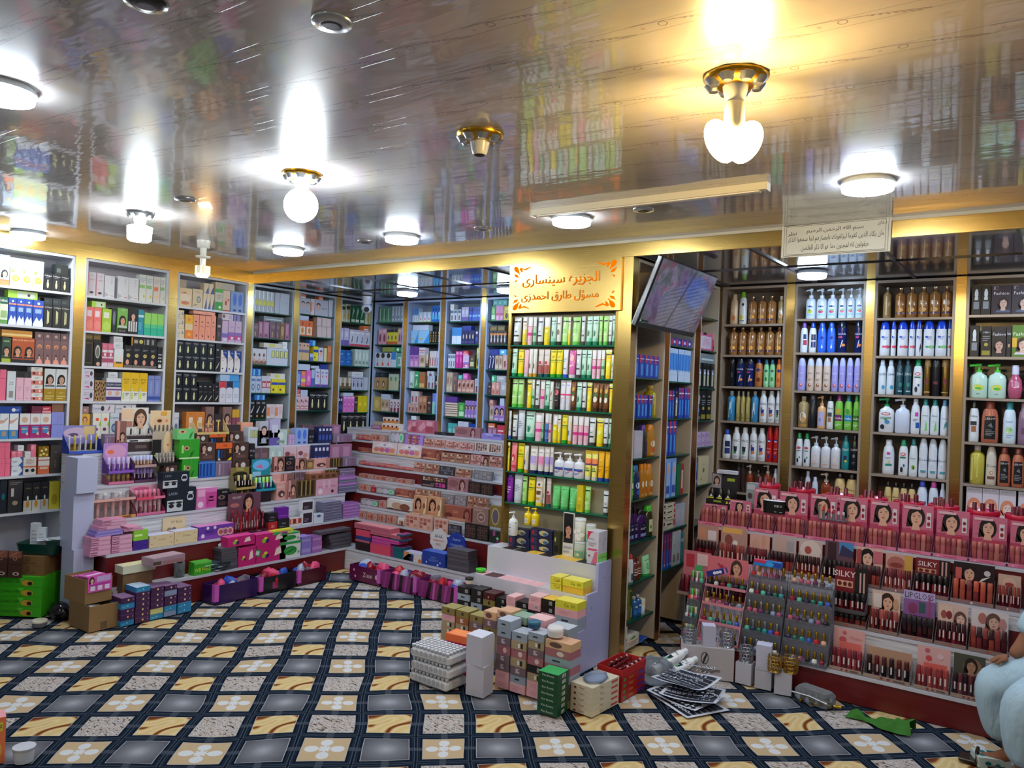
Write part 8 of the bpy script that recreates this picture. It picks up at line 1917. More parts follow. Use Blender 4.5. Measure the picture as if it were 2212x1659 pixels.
row('left display, top step', xt5, zt5, CN, 'vip 395-600 410; brownmask 215-390 420; brownmask 615-800 400; blackset 985-1160 390; vialset 860-975 350; facewhite 1000-1100 280; lilacwhite 1115-1240 260; greenbottle 1170-1330 380; lilacsm*2 1345-1420 440; bluesachet 1425-1580 360; blackset 1590-1650 380; navytube*4 1700-1865 345; clearmask 1880-2110 430', 'boxes on the left display top step', .004, .09, 0, zmax=1.35)
stand('gold brush stand glinting on the left display', 'gold makeup brush', 'gold brush stand', xt5, zt5 + .105, CN, 255, 640, 225, 12, ['c8902a', 'd8a840', 'a87018'], ['e8c860', 'b8801c'], None, 'd8b060', ('d8b878',), 1, 'p', 'e0c890', .105, .005, .5, 'round', 'makeup_brush', 'brush', .08)
MB().box(-.1, .1, -.03, .03, 0, .102, mat('8a5a40', 'p')).obj('brush_carton', None, (LT[4][0] - .125, span(xt5, 1.1, 380 + 450 / 5.53, 380 + 450 / 5.53)[0], zt5 + .0006), math.pi / 2)
tag(bpy.data.objects['brush_carton'], 'brown carton under the gold brush stand', 'box')
GBK = 'makeup on the back display '
def brow_(w, k, sp, ins, deep, lean=0.0, zm=9.0):
 row('back display, ' + w, BP_(k), BT[k][1], CO, sp, GBK + w, ins, deep, 0, lean=lean, zmax=zm)
brow_('eighth row', 8, 'pinkset 335-460 215; strip 465-668 195; pinkstand 760-880 170; pinkstand 884-1090 160; glossblack 1095-1300 300; pinkface 1330-1640 240; purplelet 1655-1895 318', .004, .06, zm=1.38)
brow_('seventh row', 7, 'blushface 150-330 330; compact 335-500 330; silvercomp 560-725 300; lilacpal 735-955 325; pal1*2 960-1215 383; pal2*2 1220-1560 415; pal3*2 1570-1895 430', .004, .045, -.08)
brow_('sixth row', 6, 'girl 180-335 488; blushwhite 345-640 420; blushwhite 645-930 450; girl 938-1158 505; pal5*2 1168-1515 555; pal2 1520-1640 570; facecard 1648-1735 592; pal1 1740-1895 592', .004, .045, -.08)
brow_('fifth row', 5, 'blushred 190-375 645; blushface 380-625 675; blushface 630-835 715; pal1 842-975 660; pal5 980-1140 680; pal4 1150-1330 708; pal5 1335-1530 740; pal7 1555-1780 762', .004, .045, -.08)
brow_('fourth row', 4, 'compact 190-370 800; compact 375-600 828; compact 640-820 860; bookpal 935-1240 832; pinkface 1245-1495 848; pal6*2 1500-1790 905', .004, .045)
brow_('third row', 3, 'compact 190-330 925; redset 335-385 960; silvercomp 392-615 975; girl 620-830 985; pal5*2 850-1150 990; pal7 1170-1320 1040; pal7 1325-1470 1055; pal5*2 1480-1730 1075', .004, .045, -.08)
brow_('second row', 2, 'silvercomp 210-420 1105; compact 425-520 1120; bronzer 525-830 1115; facetall 840-1000 1060; facetall 1005-1178 1075; girl 1215-1525 1185; eyering 1545-1735 1205; goldmirror 1745-1890 1180; silvermirror 1900-2020 1180', .004, .045)
brow_('first row', 1, 'compact 190-275 1240; compact 280-410 1262; compact 420-510 1275; compact 520-640 1290; bronzer 650-730 1330; pal8*2 740-1060 1300; pal8 1085-1250 1335; pal4 1255-1405 1405; pal6*2 1450-1735 1400; darkgreen 1745-1890 1480; darkgreen 1900-2010 1500', .003, .024)
for k, (u, v, n) in enumerate(((820, 1300, 1), (980, 1310, 1))):
 t = span(BP_(1), BT[1][1], CO[0] + u / CO[2], CO[0] + u / CO[2])[0]
 for i in range(n):
  o, d = product('pal8', .105, .118)
  o.location = (t, BT[1][0] + .037 + .0175 * i, BT[1][1] + .001)
  reg(o, DES['pal8']['desc'], 'queue of palettes behind the %s front one' % ORD[k], 'palette', i, 0, 'palette queue %s' % ORD[k])
row('left display, top step back row', xt5, zt5, CN, 'brownset 250-400 380; darkbox 640-850 330; peachlid 860-1000 300; facewhite 1250-1330 250; clearsq 1345-1500 380; brownset*3 1600-1830 330; pinkset*2 1840-2050 330', 'back row of the left display top step', .1, .06, 0, zmax=1.3)
row('left display, fourth step back row', LP_(3), LT[3][1], CN, 'brownset*2 950-1160 520; greenbottle*2 1165-1330 500; faces 1335-1490 520; faces 1495-1640 520; navytube*4 1700-1880 480; pinkset*2 1890-2150 520', 'back row of the left display fourth step', .062, .05, 0, zmax=1.02)
row('left display, third step back row', LP_(2), LT[2][1], CN, 'brownmask 1010-1190 850; facecard2 1200-1330 830; facecard 1335-1460 820; brownset*2 1470-1590 800; facecard2 1640-1830 800; goldtubes 1840-2000 790; clearmask 2005-2190 780', 'back row of the left display third step', .062, .05, 0, zmax=.81)
def X_(k, desc, col, lab, top=None):
 B('x' + k, 'powder_box', desc, col, lab, .1, **({'top': top} if top else {}))
BAR = 'r .62 .25 .85 .75 d8d8dc; r .66 .3 .7 .7 222; r .73 .3 .75 .7 222; r .78 .3 .82 .7 222'
X_('t', 'tan powder box', 'ab9878', 'r .45 .25 .58 .75 e8e4dc; r .64 .2 .78 .8 1c1a1c')
X_('g', 'blue grey powder box', '9aa6b6', 'r .3 .4 .6 .6 23262e', 'b8c0d0')
X_('o', 'rust brown powder box', '9a6038', 'r .35 .25 .6 .8 e8dcd0; r .55 .4 .6 .7 9a6038')
X_('m', 'mauve powder box', '78646c', 'r .35 .25 .6 .8 c8bcc0; o .55 .6 .06 78646c', '8a7478')
X_('r', 'dusty rose powder box', 'a86874', 'e .6 .5 .14 .32 e8d0c8', 'b87c88')
X_('p', 'pale pink powder box', 'ecb2ba', 'l .2 .25 .75 .75 d898a4 2', 'f0c0c4')
X_('q', 'pink barcode powder box', 'e8a8b4', 'r .5 .2 .85 .8 f0d8dc; r .55 .3 .6 .7 6a4a50; r .65 .3 .7 .7 6a4a50; r .75 .3 .8 .7 6a4a50', 'e8b0ba')
X_('k', 'black powder box', '1a181a', BAR)
X_('w', 'black box with white label', '241e1c', 'r .4 .3 .62 .7 e8e4e0')
X_('y', 'yellow topped powder box', '221c16', BAR, 'ecc048')
X_('l', 'plain yellow powder box', 'e6b83c', '', 'f0cc58')
X_('z', 'lemon yellow print box', 'e0d83c', 't .5 .5 .5 4a4818 Ca; r .7 .3 .9 .7 b8b02a', 'ece060')
X_('e', 'gold olive powder box', '8a7a44', 'r .45 .3 .6 .75 2a2418', 'a09458')
X_('n', 'mint powder box', '8aa894', '')
X_('c', 'cream printed powder box', 'd8b088', 'e .4 .5 .25 .35 6a4a48', 'd8a888')
X_('b', 'dark maroon box', '4a1418', 'r .4 .2 .5 .5 d8a0a0')
def pile(where, y, z, cols, group, bh=.042, d=.1, ymax=None):
 for k, (u0, u1, vt, s) in enumerate(cols):
  U0, U1 = CM[0] + u0 / CM[2], CM[0] + u1 / CM[2]
  t0, t1 = span(('y', y), z, U0, U1)
  H = at((U0 + U1) / 2, CM[1] + vt / CM[2], y=y).z - z
  n = max(1, round(H / bh))
  h = round(H / n - .001, 3)
  w = round(t1 - t0 - .003, 3)
  for i in range(n):
   o, dd = product('x' + s[(n - 1 - i) % len(s)], w, h, d)
   o.location = ((t0 + t1) / 2 + rnd.uniform(-.001, .001), y + dd / 2 + rnd.uniform(0, .005), z + .0008 + i * (h + .0006))
   reg(o, DES['x' + s[(n - 1 - i) % len(s)]]['desc'], '%s column, %s' % (ORD[k], where), 'box', i, 0, group)
pile('top step under gold sign', ST[3][0] + .004, ST[3][1], [(905, 988, 265, 'wp'), (994, 1086, 240, 'yp'), (1092, 1182, 250, 'll'), (1188, 1278, 285, 'yk'), (1290, 1370, 240, 'l'), (1376, 1470, 225, 'lp'), (1476, 1630, 250, 'ylk')], 'powder boxes on the top white step', d=.13)
pile('third step under gold sign', ST[2][0] + .004, ST[2][1], [(700, 760, 290, 'pp'), (766, 866, 315, 'bgk'), (872, 945, 355, 'ppp'), (951, 1012, 370, 'ppp'), (1018, 1095, 375, 'ppp'), (1101, 1190, 410, 'ppp'), (1275, 1362, 305, 'zzz'), (1368, 1530, 335, 'zlkek')], 'powder boxes on the third white step', d=.105)
pile('second step under gold sign', ST[1][0] + .004, ST[1][1], [(560, 655, 385, 'kgkk'), (661, 748, 400, 'kkgk'), (754, 846, 430, 'bekk'), (852, 926, 470, 'kkw'), (932, 1002, 455, 'ppkw'), (1008, 1096, 500, 'kngk'), (1102, 1196, 455, 'pqkc'), (1202, 1300, 480, 'ykpp'), (1306, 1480, 495, 'zpggg')], 'powder boxes on the second white step', d=.1)
pile('tan block on the floor', 2.925, .006, [(428, 530, 540, 'eptttgtt'), (536, 634, 565, 'eotgtgt'), (640, 742, 600, 'emoggt'), (748, 848, 575, 'cmettgt')], 'powder boxes of the tan block')
pile('block nearest the camera', 2.725, .006, [(850, 955, 640, 'ggmrmmppoco'), (962, 1082, 735, 'gtrtmgpttmm'), (1090, 1212, 735, 'gtmrktppotg'), (1220, 1420, 800, 'crgrgmmtmr')], 'powder boxes of the nearest block')
pile('block beside the sign panel', 2.842, .006, [(1240, 1400, 690, 'gggprkt')], 'powder boxes beside the sign panel')
pile('inner block on the floor', 2.842, .006, [(850, 960, 560, 'cmettgtmr'), (966, 1080, 600, 'nkwgtmr'), (1090, 1225, 620, 'pqkpgtm')], 'powder boxes of the inner block')
def lidded(name, desc, u, v, z, r, h, c, c2, cat='jar', y=None):
 p = at(CM[0] + u / CM[2], CM[1] + v / CM[2], z=z) if y is None else at(CM[0] + u / CM[2], CM[1] + v / CM[2], y=y)
 o = MB().loft([(0, r * .96, r * .96), (h * .62, r, r)], mat(c, 'p'), 24).obj(name)
 MB().loft([(h * .625, r * 1.02, r * 1.02), (h * .95, r * 1.02, r * 1.02), (h, r * .93, r * .93)], mat(c2, 'p'), 24).obj('lid', o)
 o.location = (p.x, p.y, z)
 return tag(o, desc, cat)
def ptop(u, y, z):
 return span(('y', y), z, CM[0] + u / CM[2], CM[0] + u / CM[2])[0]
def topz(u, v, y):
 return at(CM[0] + u / CM[2], CM[1] + v / CM[2], y=y).z
for nm, desc, u, v, y, r, h, c, c2 in (('powder_jar', 'round white powder jar on the nearest box column', 1320, 795, 2.725, .042, .045, 'd8d4d8', 'e0dce0'), ('powder_jar', 'round blue compact jar on the nearest box block', 1155, 728, 2.725, .034, .034, '1f4a68', '2f6a88'),
  ('cream_jar', 'black round jar on the black box column', 655, 380, 3.14, .026, .035, 'd8ccc0', '17171a'), ('soap_dish', 'bright green oval soap dish on the pink boxes', 745, 288, 3.25, .032, .018, '3ab020', '4ad02a')):
 o = MB().loft([(0, r * .96, r * .96), (h * .62, r, r)], mat(c, 'p'), 24).obj(nm)
 MB().loft([(h * .625, r * 1.02, r * 1.02), (h * .95, r * 1.02, r * 1.02), (h, r * .93, r * .93)], mat(c2, 'p'), 24).obj('lid', o)
 o.location = (ptop(u, y + .05, topz(u, v, y)), y + .05, topz(u, v, y) + .004)
 tag(o, desc, 'jar')
zs3 = ST[3][1]
B('giftset', 'gift_set', 'navy gift box with satin print', '20244a', 'r .02 .05 .3 .95 3a3458; e .12 .5 .06 .3 a8202c; e .62 .55 .22 .35 c8b888; e .7 .45 .12 .2 4a6a88; r .34 .0 .36 1 15183a', .05)
B('mancard', 'face_mask_pack', 'white pack with man portrait of a fanned row', 'dcdcd4', 'r .05 .3 .95 .98 1a1a1c; f .5 .6 .6 15120f c8947c; l .1 .05 .9 .25 aab 2', .008)
B('waxveet', 'wax_strip_box', 'white wax strip box with pink curl', 'dcd8e4', 'p d01f4a 0 1 0 .72 .3 .95 .6 1; r .05 .42 .9 .47 d83a78; t .35 .78 .07 7a7a88 Veet; p d8708a .4 .02 .9 .02 .95 .4 .7 .38; l .1 .55 .8 .68 aaa 2; o .2 .25 .08 a83a48', .2)
B('sheer', 'cream_box', 'olive and black cream carton', '3a3a20', 'r .1 .1 .9 .4 1c1c18; e .3 .65 .1 .1 d8d840', .05)
row('top white step below the tubes', ('y', 3.455), zs3, CH, 'giftset 80-290 1470; giftset 295-520 1470; sheer 525-585 1330; talljar 712-825 1430; talljar 828-930 1440; giftset 80-290 1380 ^; giftset 295-520 1390 ^; giftset 85-285 1300 ^; giftset 300-515 1310 ^; cottonjar 715-822 1200 ^; talljar 830-925 1260 ^', 'goods at the back of the top white step', .002, .06, 0, lim=(2.742, 3.5))
row('top white step below the tubes', ('y', 3.445), zs3 + .0, CH, 'mancard*1 592-700 1145', 'goods at the back of the top white step', .03, .02, 0)
p = at(CH[0] + 930 / CH[2], CH[1] + 1640 / CH[2], y=3.40)
loose(0, 'wax_strip_box', 'large white wax strip box with pink curl and green base', (3.49, 3.44, zs3 + .001), .075, .105, .19, 0, 'd4d0dc', DES['waxveet']['art'], right='r 0 0 1 .32 8ad86a; t .5 .2 .06 3a6a2a PROFESSIONAL; g .04 .36 .96 .98 4 5 c8cce0,bcc0d8,d0d4e4')
for k in range(2):
 o, d = product('yellowpump', .048, .11)
 o.location = (2.965 + .055 * k, 3.478, zs3 + .153)
 reg(o, 'yellow pump soap bottle', 'on the navy gift boxes', 'bottle', k, 0, 'yellow pump bottles')
e_, d = product('cetaph', .055, .15)
e_.location = (ptop(970, 3.385, .58), 3.41, .662)
tag(e_, 'white lotion bottle with blue triangle above the powder boxes', 'bottle')
row('low ledge of the left display', LP_(0), LT[0][1], CP, 'greenbox 1322-1530 905; smoke 1648-1845 870; fruitpink 1850-2060 735; fruitpink 2066-2420 700; smoke 1650-1840 840 ^; smoke 1655-1840 808 ^; smoke 1650-1835 775 ^; smoke 1640-1830 740 ^; fruitpink 1725-2050 600 ^; fruitpink 2060-2440 560 ^', 'goods on the low ledge of the left display', .003, .095, 0)
row('low ledge of the left display', LP_(0), LT[0][1], CQ, 'wipes 195-395 400; lashpurple 402-500 410; stacklilac 505-600 400; smoke 690-880 430; wipes 200-390 315 ^; lashpurple 405-500 350 ^; stacklilac 510-600 345 ^; yellowwipes 130-325 285 ^; smoke 690-885 395 ^; smoke 680-885 360 ^; smoke 670-880 325 ^; smoke 580-880 290 ^', 'goods on the low ledge of the left display', .003, .095, 0)
row('low ledge of the back display', BP_(0), BT[0][1], CQ, 'darkpal 915-1050 420; coralpal 1055-1250 445; tealpal 1255-1470 500; ahabox 1375-1545 505; bluecoll 1550-1770 500; smoke 1790-2000 600; darkpal 915-1050 405 ^; pinkpal 915-1050 385 ^; coralpal 1060-1250 430 ^; pinkpal2 1070-1250 400 ^; tealpal 1260-1370 450 ^; navypal 920-1060 350 ^; pinkpal2 1075-1330 370 ^; tealpal 1255-1372 400 ^; coralpal 920-1050 290 ^; pinkpal 1060-1340 320 ^; tealpal 1310-1372 345 ^; pinkpal 905-1250 250 ^; smoke 1795-2000 560 ^; smoke 1790-1995 520 ^; smoke 1790-1995 480 ^', 'goods on the low ledge of the back display', .003, .16, 0)
for u0, u1, v, c, art, t in ((1575, 1740, 285, 'd4d0d0', 't .5 .66 .16 2a2a30 AHA; t .5 .3 .13 b8604a 98%; r .2 .45 .8 .5 d88a68', 'white scalloped AHA card behind the white counter box'), (1740, 1920, 325, '1c3a98', 't .5 .72 .12 b8c8f0 huxen; t .5 .48 .1 c8d4f4 COLLAGEN; o .3 .15 .04 b8c8f0; o .7 .2 .04 b8c8f0', 'blue scalloped collagen card behind the blue counter box')):
 a, b = span(('y', 4.1), .3, CQ[0] + u0 / CQ[2], CQ[0] + u1 / CQ[2])
 zt = at(CQ[0] + (u0 + u1) / 2 / CQ[2], CQ[1] + v / CQ[2], y=4.1).z
 r = (b - a) / 2
 m_ = MB().prism([(r * (1 + .05 * math.cos(9 * t_)) * math.cos(t_), zt - .18 - r + r * (1 + .05 * math.cos(9 * t_)) * math.sin(t_)) for t_ in [math.tau * k / 40 for k in range(40)]], -.002, .002, mat(c))
 m_.box(-.012, .012, -.001, .001, 0, zt - .18 - r, mat(c))
 draw(m_, art, planar(2 * r, 2 * r, -.0022, zt - .18 - 2 * r), 'c', 1)
 o = m_.obj('display_card')
 o.location = ((a + b) / 2, 4.172, BT[0][1] + .001)
 tag(o, t, 'card')
def lump(name, sx, sy, sz, m, seed, n=14, amp=.3, flat=True):
 """crumpled soft shape resting on its base"""
 import mathutils
 vs_, fs = [], []
 for j in range(n // 2 + 1):
  th_ = math.pi * j / (n // 2)
  for i in range(n):
   ph = math.tau * i / n
   d = Vector((math.sin(th_) * math.cos(ph), math.sin(th_) * math.sin(ph), math.cos(th_)))
   k = 1 + amp * mathutils.noise.noise(d * 2.3 + Vector((seed * 3.1, 0, 0))) + amp * .5 * mathutils.noise.noise(d * 6 + Vector((seed, 5, 0)))
   vs_.append((d.x * k * sx, d.y * k * sy, max(d.z * k * sz + sz * .7, 0)))
 for j in range(n // 2):
  for i in range(n):
   a, b = j * n + i, j * n + (i + 1) % n
   fs.append((a, a + n, b + n, b))
 return MB().add(vs_, fs, m, True).obj(name)
BAGC = [('b81c2c', 'v', 'red'), ('c8c4d8', 'g', 'clear'), ('2a4ab0', 'v', 'blue'), ('d84a78', 'v', 'pink'), ('8a1428', 'v', 'dark red'), ('a8b0c8', 'v', 'silver')]
def bin_(label, short, x0, x1, y0, y1, h, c, art='', side='', nb=6, seed=0, ear='c858b8'):
 e = tag(empty('display_bin', ((x0 + x1) / 2, (y0 + y1) / 2, .004)), label, 'bin')
 w, d = x1 - x0, y1 - y0
 def wall(nm, a0, a1, b0, b1, ar=None, P=None, asp=1):
  m_ = MB().box(a0, a1, b0, b1, .0031, h, mat(c, 'p'))
  if ar:
   draw(m_, ar, P, 'p', asp)
  m_.obj(nm, e)
 MB().box(-w / 2, w / 2, -d / 2, d / 2, 0, .003, mat(c, 'p')).obj('bottom', e)
 wall('front_wall', -w / 2, w / 2, -d / 2, -d / 2 + .003, art, planar(w, h, -d / 2), w / h)
 wall('back_wall', -w / 2, w / 2, d / 2 - .003, d / 2)
 def P(x, y, L):
  return (w / 2 + .0004 * L, (x - .5) * d, y * h)
 P.curved = False
 wall('side_wall', w / 2 - .003, w / 2, -d / 2 + .0031, d / 2 - .0031, side, P, d / h)
 wall('side_wall', -w / 2, -w / 2 + .003, -d / 2 + .0031, d / 2 - .0031)
 if ear:
  m_ = MB()
  x, y = (w / 2, -d / 2)
  m_.box(x - .03, x + .004, y - .004, y - .0004, .02, h + .01, mat(ear)).box(x + .0005, x + .004, y - .0003, y + .03, .02, h + .01, mat(ear))
  m_.obj('corner_flap', e)
 for k in range(nb):
  hc, f_, nm = BAGC[(k * 5 + seed) % 6]
  s = (.045 + .012 * ((k + seed) % 3))
  o = lump('goods_bag', min(s, w / 5.2), min(s, d / 4.6), .05, mat(hc, f_), k + seed * 7)
  fx, fy = ((k % 3) + .5) / 3 - .5, (.25 if k % 2 else -.22)
  if d > w:
   fx, fy = (.25 if k % 2 else -.22), ((k % 3) + .5) / 3 - .5
  o.location = (e.location.x + fx * (w - .07), e.location.y + fy * (d - .07), h * .35 + .03 * (k // 3))
  o.rotation_euler = (0, 0, k * 1.3)
  reg(o, nm + ' plastic bag of hair goods', short, 'bag', k, 0, 'bags in the ' + short)
STRK = 'p 8a3078 .05 0 .12 0 .18 1 .1 1; p 2a0a20 .2 0 .3 0 .36 1 .28 1; p c05aa0 .38 0 .42 0 .45 1 .4 1; p 1a0818 .5 0 .6 0 .62 1 .55 1; p 9a4088 .66 0 .72 0 .78 1 .7 1; p 2a0a20 .82 0 .9 0 .95 1 .86 1'
bin_('purple open bin of bagged hair goods beside the purple boxes', 'purple bin by purple boxes', .80, .95, 2.62, 2.97, .13, '2c1450', '', '', 6, 0)
bin_('black open bin of bagged hair goods in the middle of the left row', 'black bin on the left', .80, .95, 2.99, 3.32, .12, '17121c', '', 'r .35 .2 .5 .6 a8286a', 6, 1)
bin_('dark red open bin of bagged hair goods near the corner', 'dark red bin near corner', .80, .95, 3.34, 3.62, .11, '4a1024', '', '', 6, 2)
bin_('maroon printed bin of blue bagged hair goods along the back', 'maroon printed bin', 1.06, 1.40, 3.77, 3.94, .12, '5a1440', 't .6 .5 .3 d8b8c8 Zuun; o .9 .5 .06 c8a8b8; o .15 .7 .03 c890a8; o .2 .3 .03 c890a8', '', 6, 2)
bin_('purple streaked bin along the back, middle one', 'middle purple streaked bin', 1.42, 1.78, 3.77, 3.94, .125, '7a2868', STRK, '', 6, 3)
bin_('purple streaked bin along the back, beside the black boxes', 'purple streaked bin by black boxes', 1.80, 2.18, 3.77, 3.94, .125, '7a2868', STRK, '', 6, 4)
def openbox(name, label, loc, w, d, h, rz, c, inner='', flaps=True):
 e = tag(empty(name, loc, rz), label, 'carton')
 m1 = mat(c, 'k')
 MB().box(-w / 2, w / 2, -d / 2, d / 2, 0, .004, m1).obj('bottom', e)
 for x0, x1, y0, y1 in ((-w / 2, w / 2, -d / 2, -d / 2 + .004), (-w / 2, w / 2, d / 2 - .004, d / 2), (-w / 2, -w / 2 + .004, -d / 2 + .0042, d / 2 - .0042), (w / 2 - .004, w / 2, -d / 2 + .0042, d / 2 - .0042)):
  MB().box(x0, x1, y0, y1, .0042, h, m1).obj('side', e)
 return e
KR = '8a6a42'
e = openbox('cardboard_carton', 'open brown cardboard carton on the carpet filled with white papers', (.80, 1.865, .004), .18, .25, .155, math.pi / 2, KR)
MB().box(-.02, .02, -.1252, -.1251, .005, .05, mat('6a5236', 'p')).obj('tape', e)
for k in range(5):
 loose(0, 'paper_packet', 'white paper packet in the open cardboard carton', (.75 + .025 * k, 1.84 + .012 * (k % 3), .085 + .012 * k), .1, .05, .004, .5 * k, 'd4d4dc', tilt=(.35, .1 * (k - 2)), group='papers in the carton')
e = openbox('cardboard_carton', 'brown cardboard carton stacked on the open one, pink razors in it', (.74, 1.855, .1605), .17, .24, .15, math.pi / 2 + .05, '8f6e46')
m_ = MB().box(-.075, .075, -.128, -.1225, .07, .17, mat('d858b0'))
draw(m_, 'f .16 .72 .4 15101a e0b0a0; r .35 .6 .95 .95 c8a8dc; r .05 .4 .95 .5 c030a8; r .1 .1 .3 .38 e8d8f0; r .4 .1 .6 .38 e8d8f0; r .7 .1 .9 .38 e8d8f0', planar(.15, .1, -.1282, .07), 'c', 1.5)
m_.obj('razor_pack', e)
for k in range(3):
 loose(0, 'razor_pack', 'pink razor pack lying in the upper cardboard carton', (.70 + .04 * k, 1.85, .29 + .012 * k), .13, .09, .01, .2 * k + 1.4, 'd860b4', top='r .1 .1 .9 .4 e8c8e8; r .2 .5 .8 .9 b83898', group='razor packs in the carton')
def pilex(where, x, z, cols, group, bh, d):
 for k, (u0, u1, vt, s) in enumerate(cols):
  U0, U1 = CP[0] + u0 / CP[2], CP[0] + u1 / CP[2]
  t0, t1 = span(('x', x), z, U0, U1)
  n = max(1, round((at((U0 + U1) / 2, CP[1] + vt / CP[2], x=x).z - z) / bh))
  h = round((at((U0 + U1) / 2, CP[1] + vt / CP[2], x=x).z - z) / n - .001, 3)
  for i in range(n):
   key = 'u' + s[(n - 1 - i) % len(s)]
   o, dd = product(key, round(t1 - t0 - .004, 3), h, d)
   o.location = (x - dd / 2 - rnd.uniform(0, .004), (t0 + t1) / 2, z + .001 + i * (h + .0006))
   o.rotation_euler = (0, 0, math.pi / 2)
   reg(o, DES[key]['desc'], '%s column, %s' % (ORD[k], where), 'box', i, 0, group)
B('up', 'nail_box', 'dark purple box with gold dot', '42204e', 'o .52 .55 .07 e0c888; o .88 .55 .045 c88a98; r 0 .85 1 1 5a2a60', .15, top='8a6a90')
B('ub', 'nail_box', 'sky blue box of the purple stack', '2a86b8', 'o .5 .5 .05 a8d8f0; l .1 .2 .4 .5 7ac0e0 2', .15, top='b8d0e8')
B('ul', 'nail_box', 'pale box of the purple stack', '8a98b8', '', .15)
B('uy', 'nail_box', 'pale yellow box of the purple stack', 'c8c480', '', .15)
pilex('purple stack on the floor', .965, .005, [(440, 608, 1330, 'pbppbpppp'), (615, 790, 1200, 'bpppppppppp'), (796, 955, 1200, 'ppppybppp'), (962, 1112, 1180, 'plppblppp'), (1122, 1290, 1200, 'pppbbppp')], 'purple nail boxes', .035, .13)
loose(0, 'paper_stack', 'pale yellow paper pile behind the purple boxes', (.79, 2.13, .30), .22, .1, .05, math.pi / 2, 'd0d0b8', top='r .05 .05 .95 .95 dcd8a8')
loose(0, 'carton', 'brown carton under the pale yellow papers', (.79, 2.13, .004), .2, .07, .295, math.pi / 2, '7a5c3c')
loose(0, 'plastic_case', 'clear mauve plastic case lying on the purple boxes', (.88, 2.27, .345), .24, .12, .05, math.pi / 2 + .1, 'a08494', 'r .0 .15 .25 .6 4a4030; r .3 .1 .95 .5 9a6a70', top='r .05 .05 .95 .95 a88c9c', fin='p')
e = tag(empty('brush_jar', (.70, 2.50, LT[0][1] + .001)), 'clear ribbed glass jar of dark brushes on the low ledge', 'jar')
MB().loft([(0, .032, .032), (.004, .036, .036), (.1, .036, .036), None, (.1, .033, .033), (.006, .032, .032)], mat('c8d0d4', 'g'), 18).obj('glass', e)
for k in range(10):
 o = tube_proto('brush', 'makeup_brush', .0042, .15, '3a3028', '221a16' if k % 3 else 'a8842a', .3)
 a = k * 2.4
 o.location = (.70 + .02 * math.cos(a), 2.50 + .02 * math.sin(a), LT[0][1] + .0075)
 o.rotation_euler = (.08 * math.sin(a), -.08 * math.cos(a), 0)
 reg(o, 'dark makeup brush', 'glass jar on low ledge', 'brush', k, 0, 'brushes in the jar')
for k in range(9):
 loose(0, 'nail_sheet', 'grey card sheet in the loose pile on the low ledge, %s from the bottom' % ORD[k], (.70 + .01 * (k % 3), 2.72 + .018 * ((k * 5) % 7), LT[0][1] + .002 + .0075 * k), .15, .09, .003, math.pi / 2 + .35 * math.sin(k * 2.1), ('8aa0a8', 'b8c4c8', '2a4048')[k % 3], top='r .1 .1 .9 .9 %s' % ('a8b8bc', 'c8d0d0', '3a5058')[k % 3], group='loose card sheets')
loose(0, 'nail_sheet', 'pale card standing upright behind the loose sheets', (.685, 2.90, LT[0][1] + .075), .12, .003, .12, math.pi / 2 + .1, 'c0ccd0', 'l .1 .2 .9 .9 98a8b0 5', tilt=(-.15, -.2))
loose(0, 'cream_box', 'green lettered box tilted over the other green box', (.72, 3.03, LT[0][1] + .075), .2, .06, .05, math.pi / 2 - .1, '1f8a3a', 't .3 .5 .2 b8e0b8 WB; t .65 .5 .2 b8e0b8 FREE; r .8 .2 .95 .8 c8d0c8', tilt=(0, .22), top='r .1 .1 .9 .9 2a9a4a')
gx, gy, gr = .22, 1.72, math.radians(35)
for k in range(4):
 loose(0, 'eyeshadow_carton', 'bright green eyeshadow carton in the left corner, %s from the floor' % ORD[k], (gx, gy, .003 + .064 * k), .32, .2, .063, gr, '3aa818', 't .3 .5 .3 143a0a EYESHADOW; e .7 .4 .12 .3 c89838; e .75 .35 .05 .2 2a1a10; p 58c838 .5 .9 .65 .9 .58 .5', top='r .1 .1 .9 .9 4ac028', group='green eyeshadow cartons')
for k in range(2):
 loose(0, 'cardboard_carton', 'small brown printed carton on the green cartons, %s' % ('lower', 'upper')[k], (.245, 1.755, .26 + .062 * k), .21, .16, .061, gr, '7a5a38', 'o .5 .68 .06 3a2a1a; o .5 .68 .04 7a5a38; t .5 .3 .2 3a2a1a CLEAR_ZONE')
e = tag(empty('plastic_crate', (.24, 1.80, .385), gr), 'dark green plastic tray on the brown cartons', 'tray')
MB().loft([(0, .12, .08), (.07, .135, .092), None, (.07, .13, .088), (.004, .116, .077)], mat('0a3a30', 'p'), 24, e=8).obj('tray', e)
for k in range(5):
 loose(0, 'serum_box', 'white serum carton standing in the dark green tray' if k < 2 else 'white leaflet lying on the dark green tray', (.22 + .03 * k, 1.76 + .028 * k, .391 if k < 2 else .462 + .006 * k), .05 if k < 2 else .14, .035 if k < 2 else .09, (.19, .16)[k] if k < 2 else .002, gr + .3 * k, 'd0d8e0', 'l .15 .3 .8 .8 a8b0bc 4; p 2a5ab0 1 0 1 .3 .6 0' if k < 2 else '', group='white cartons in the green tray' if k < 2 else 'leaflets on the green tray')
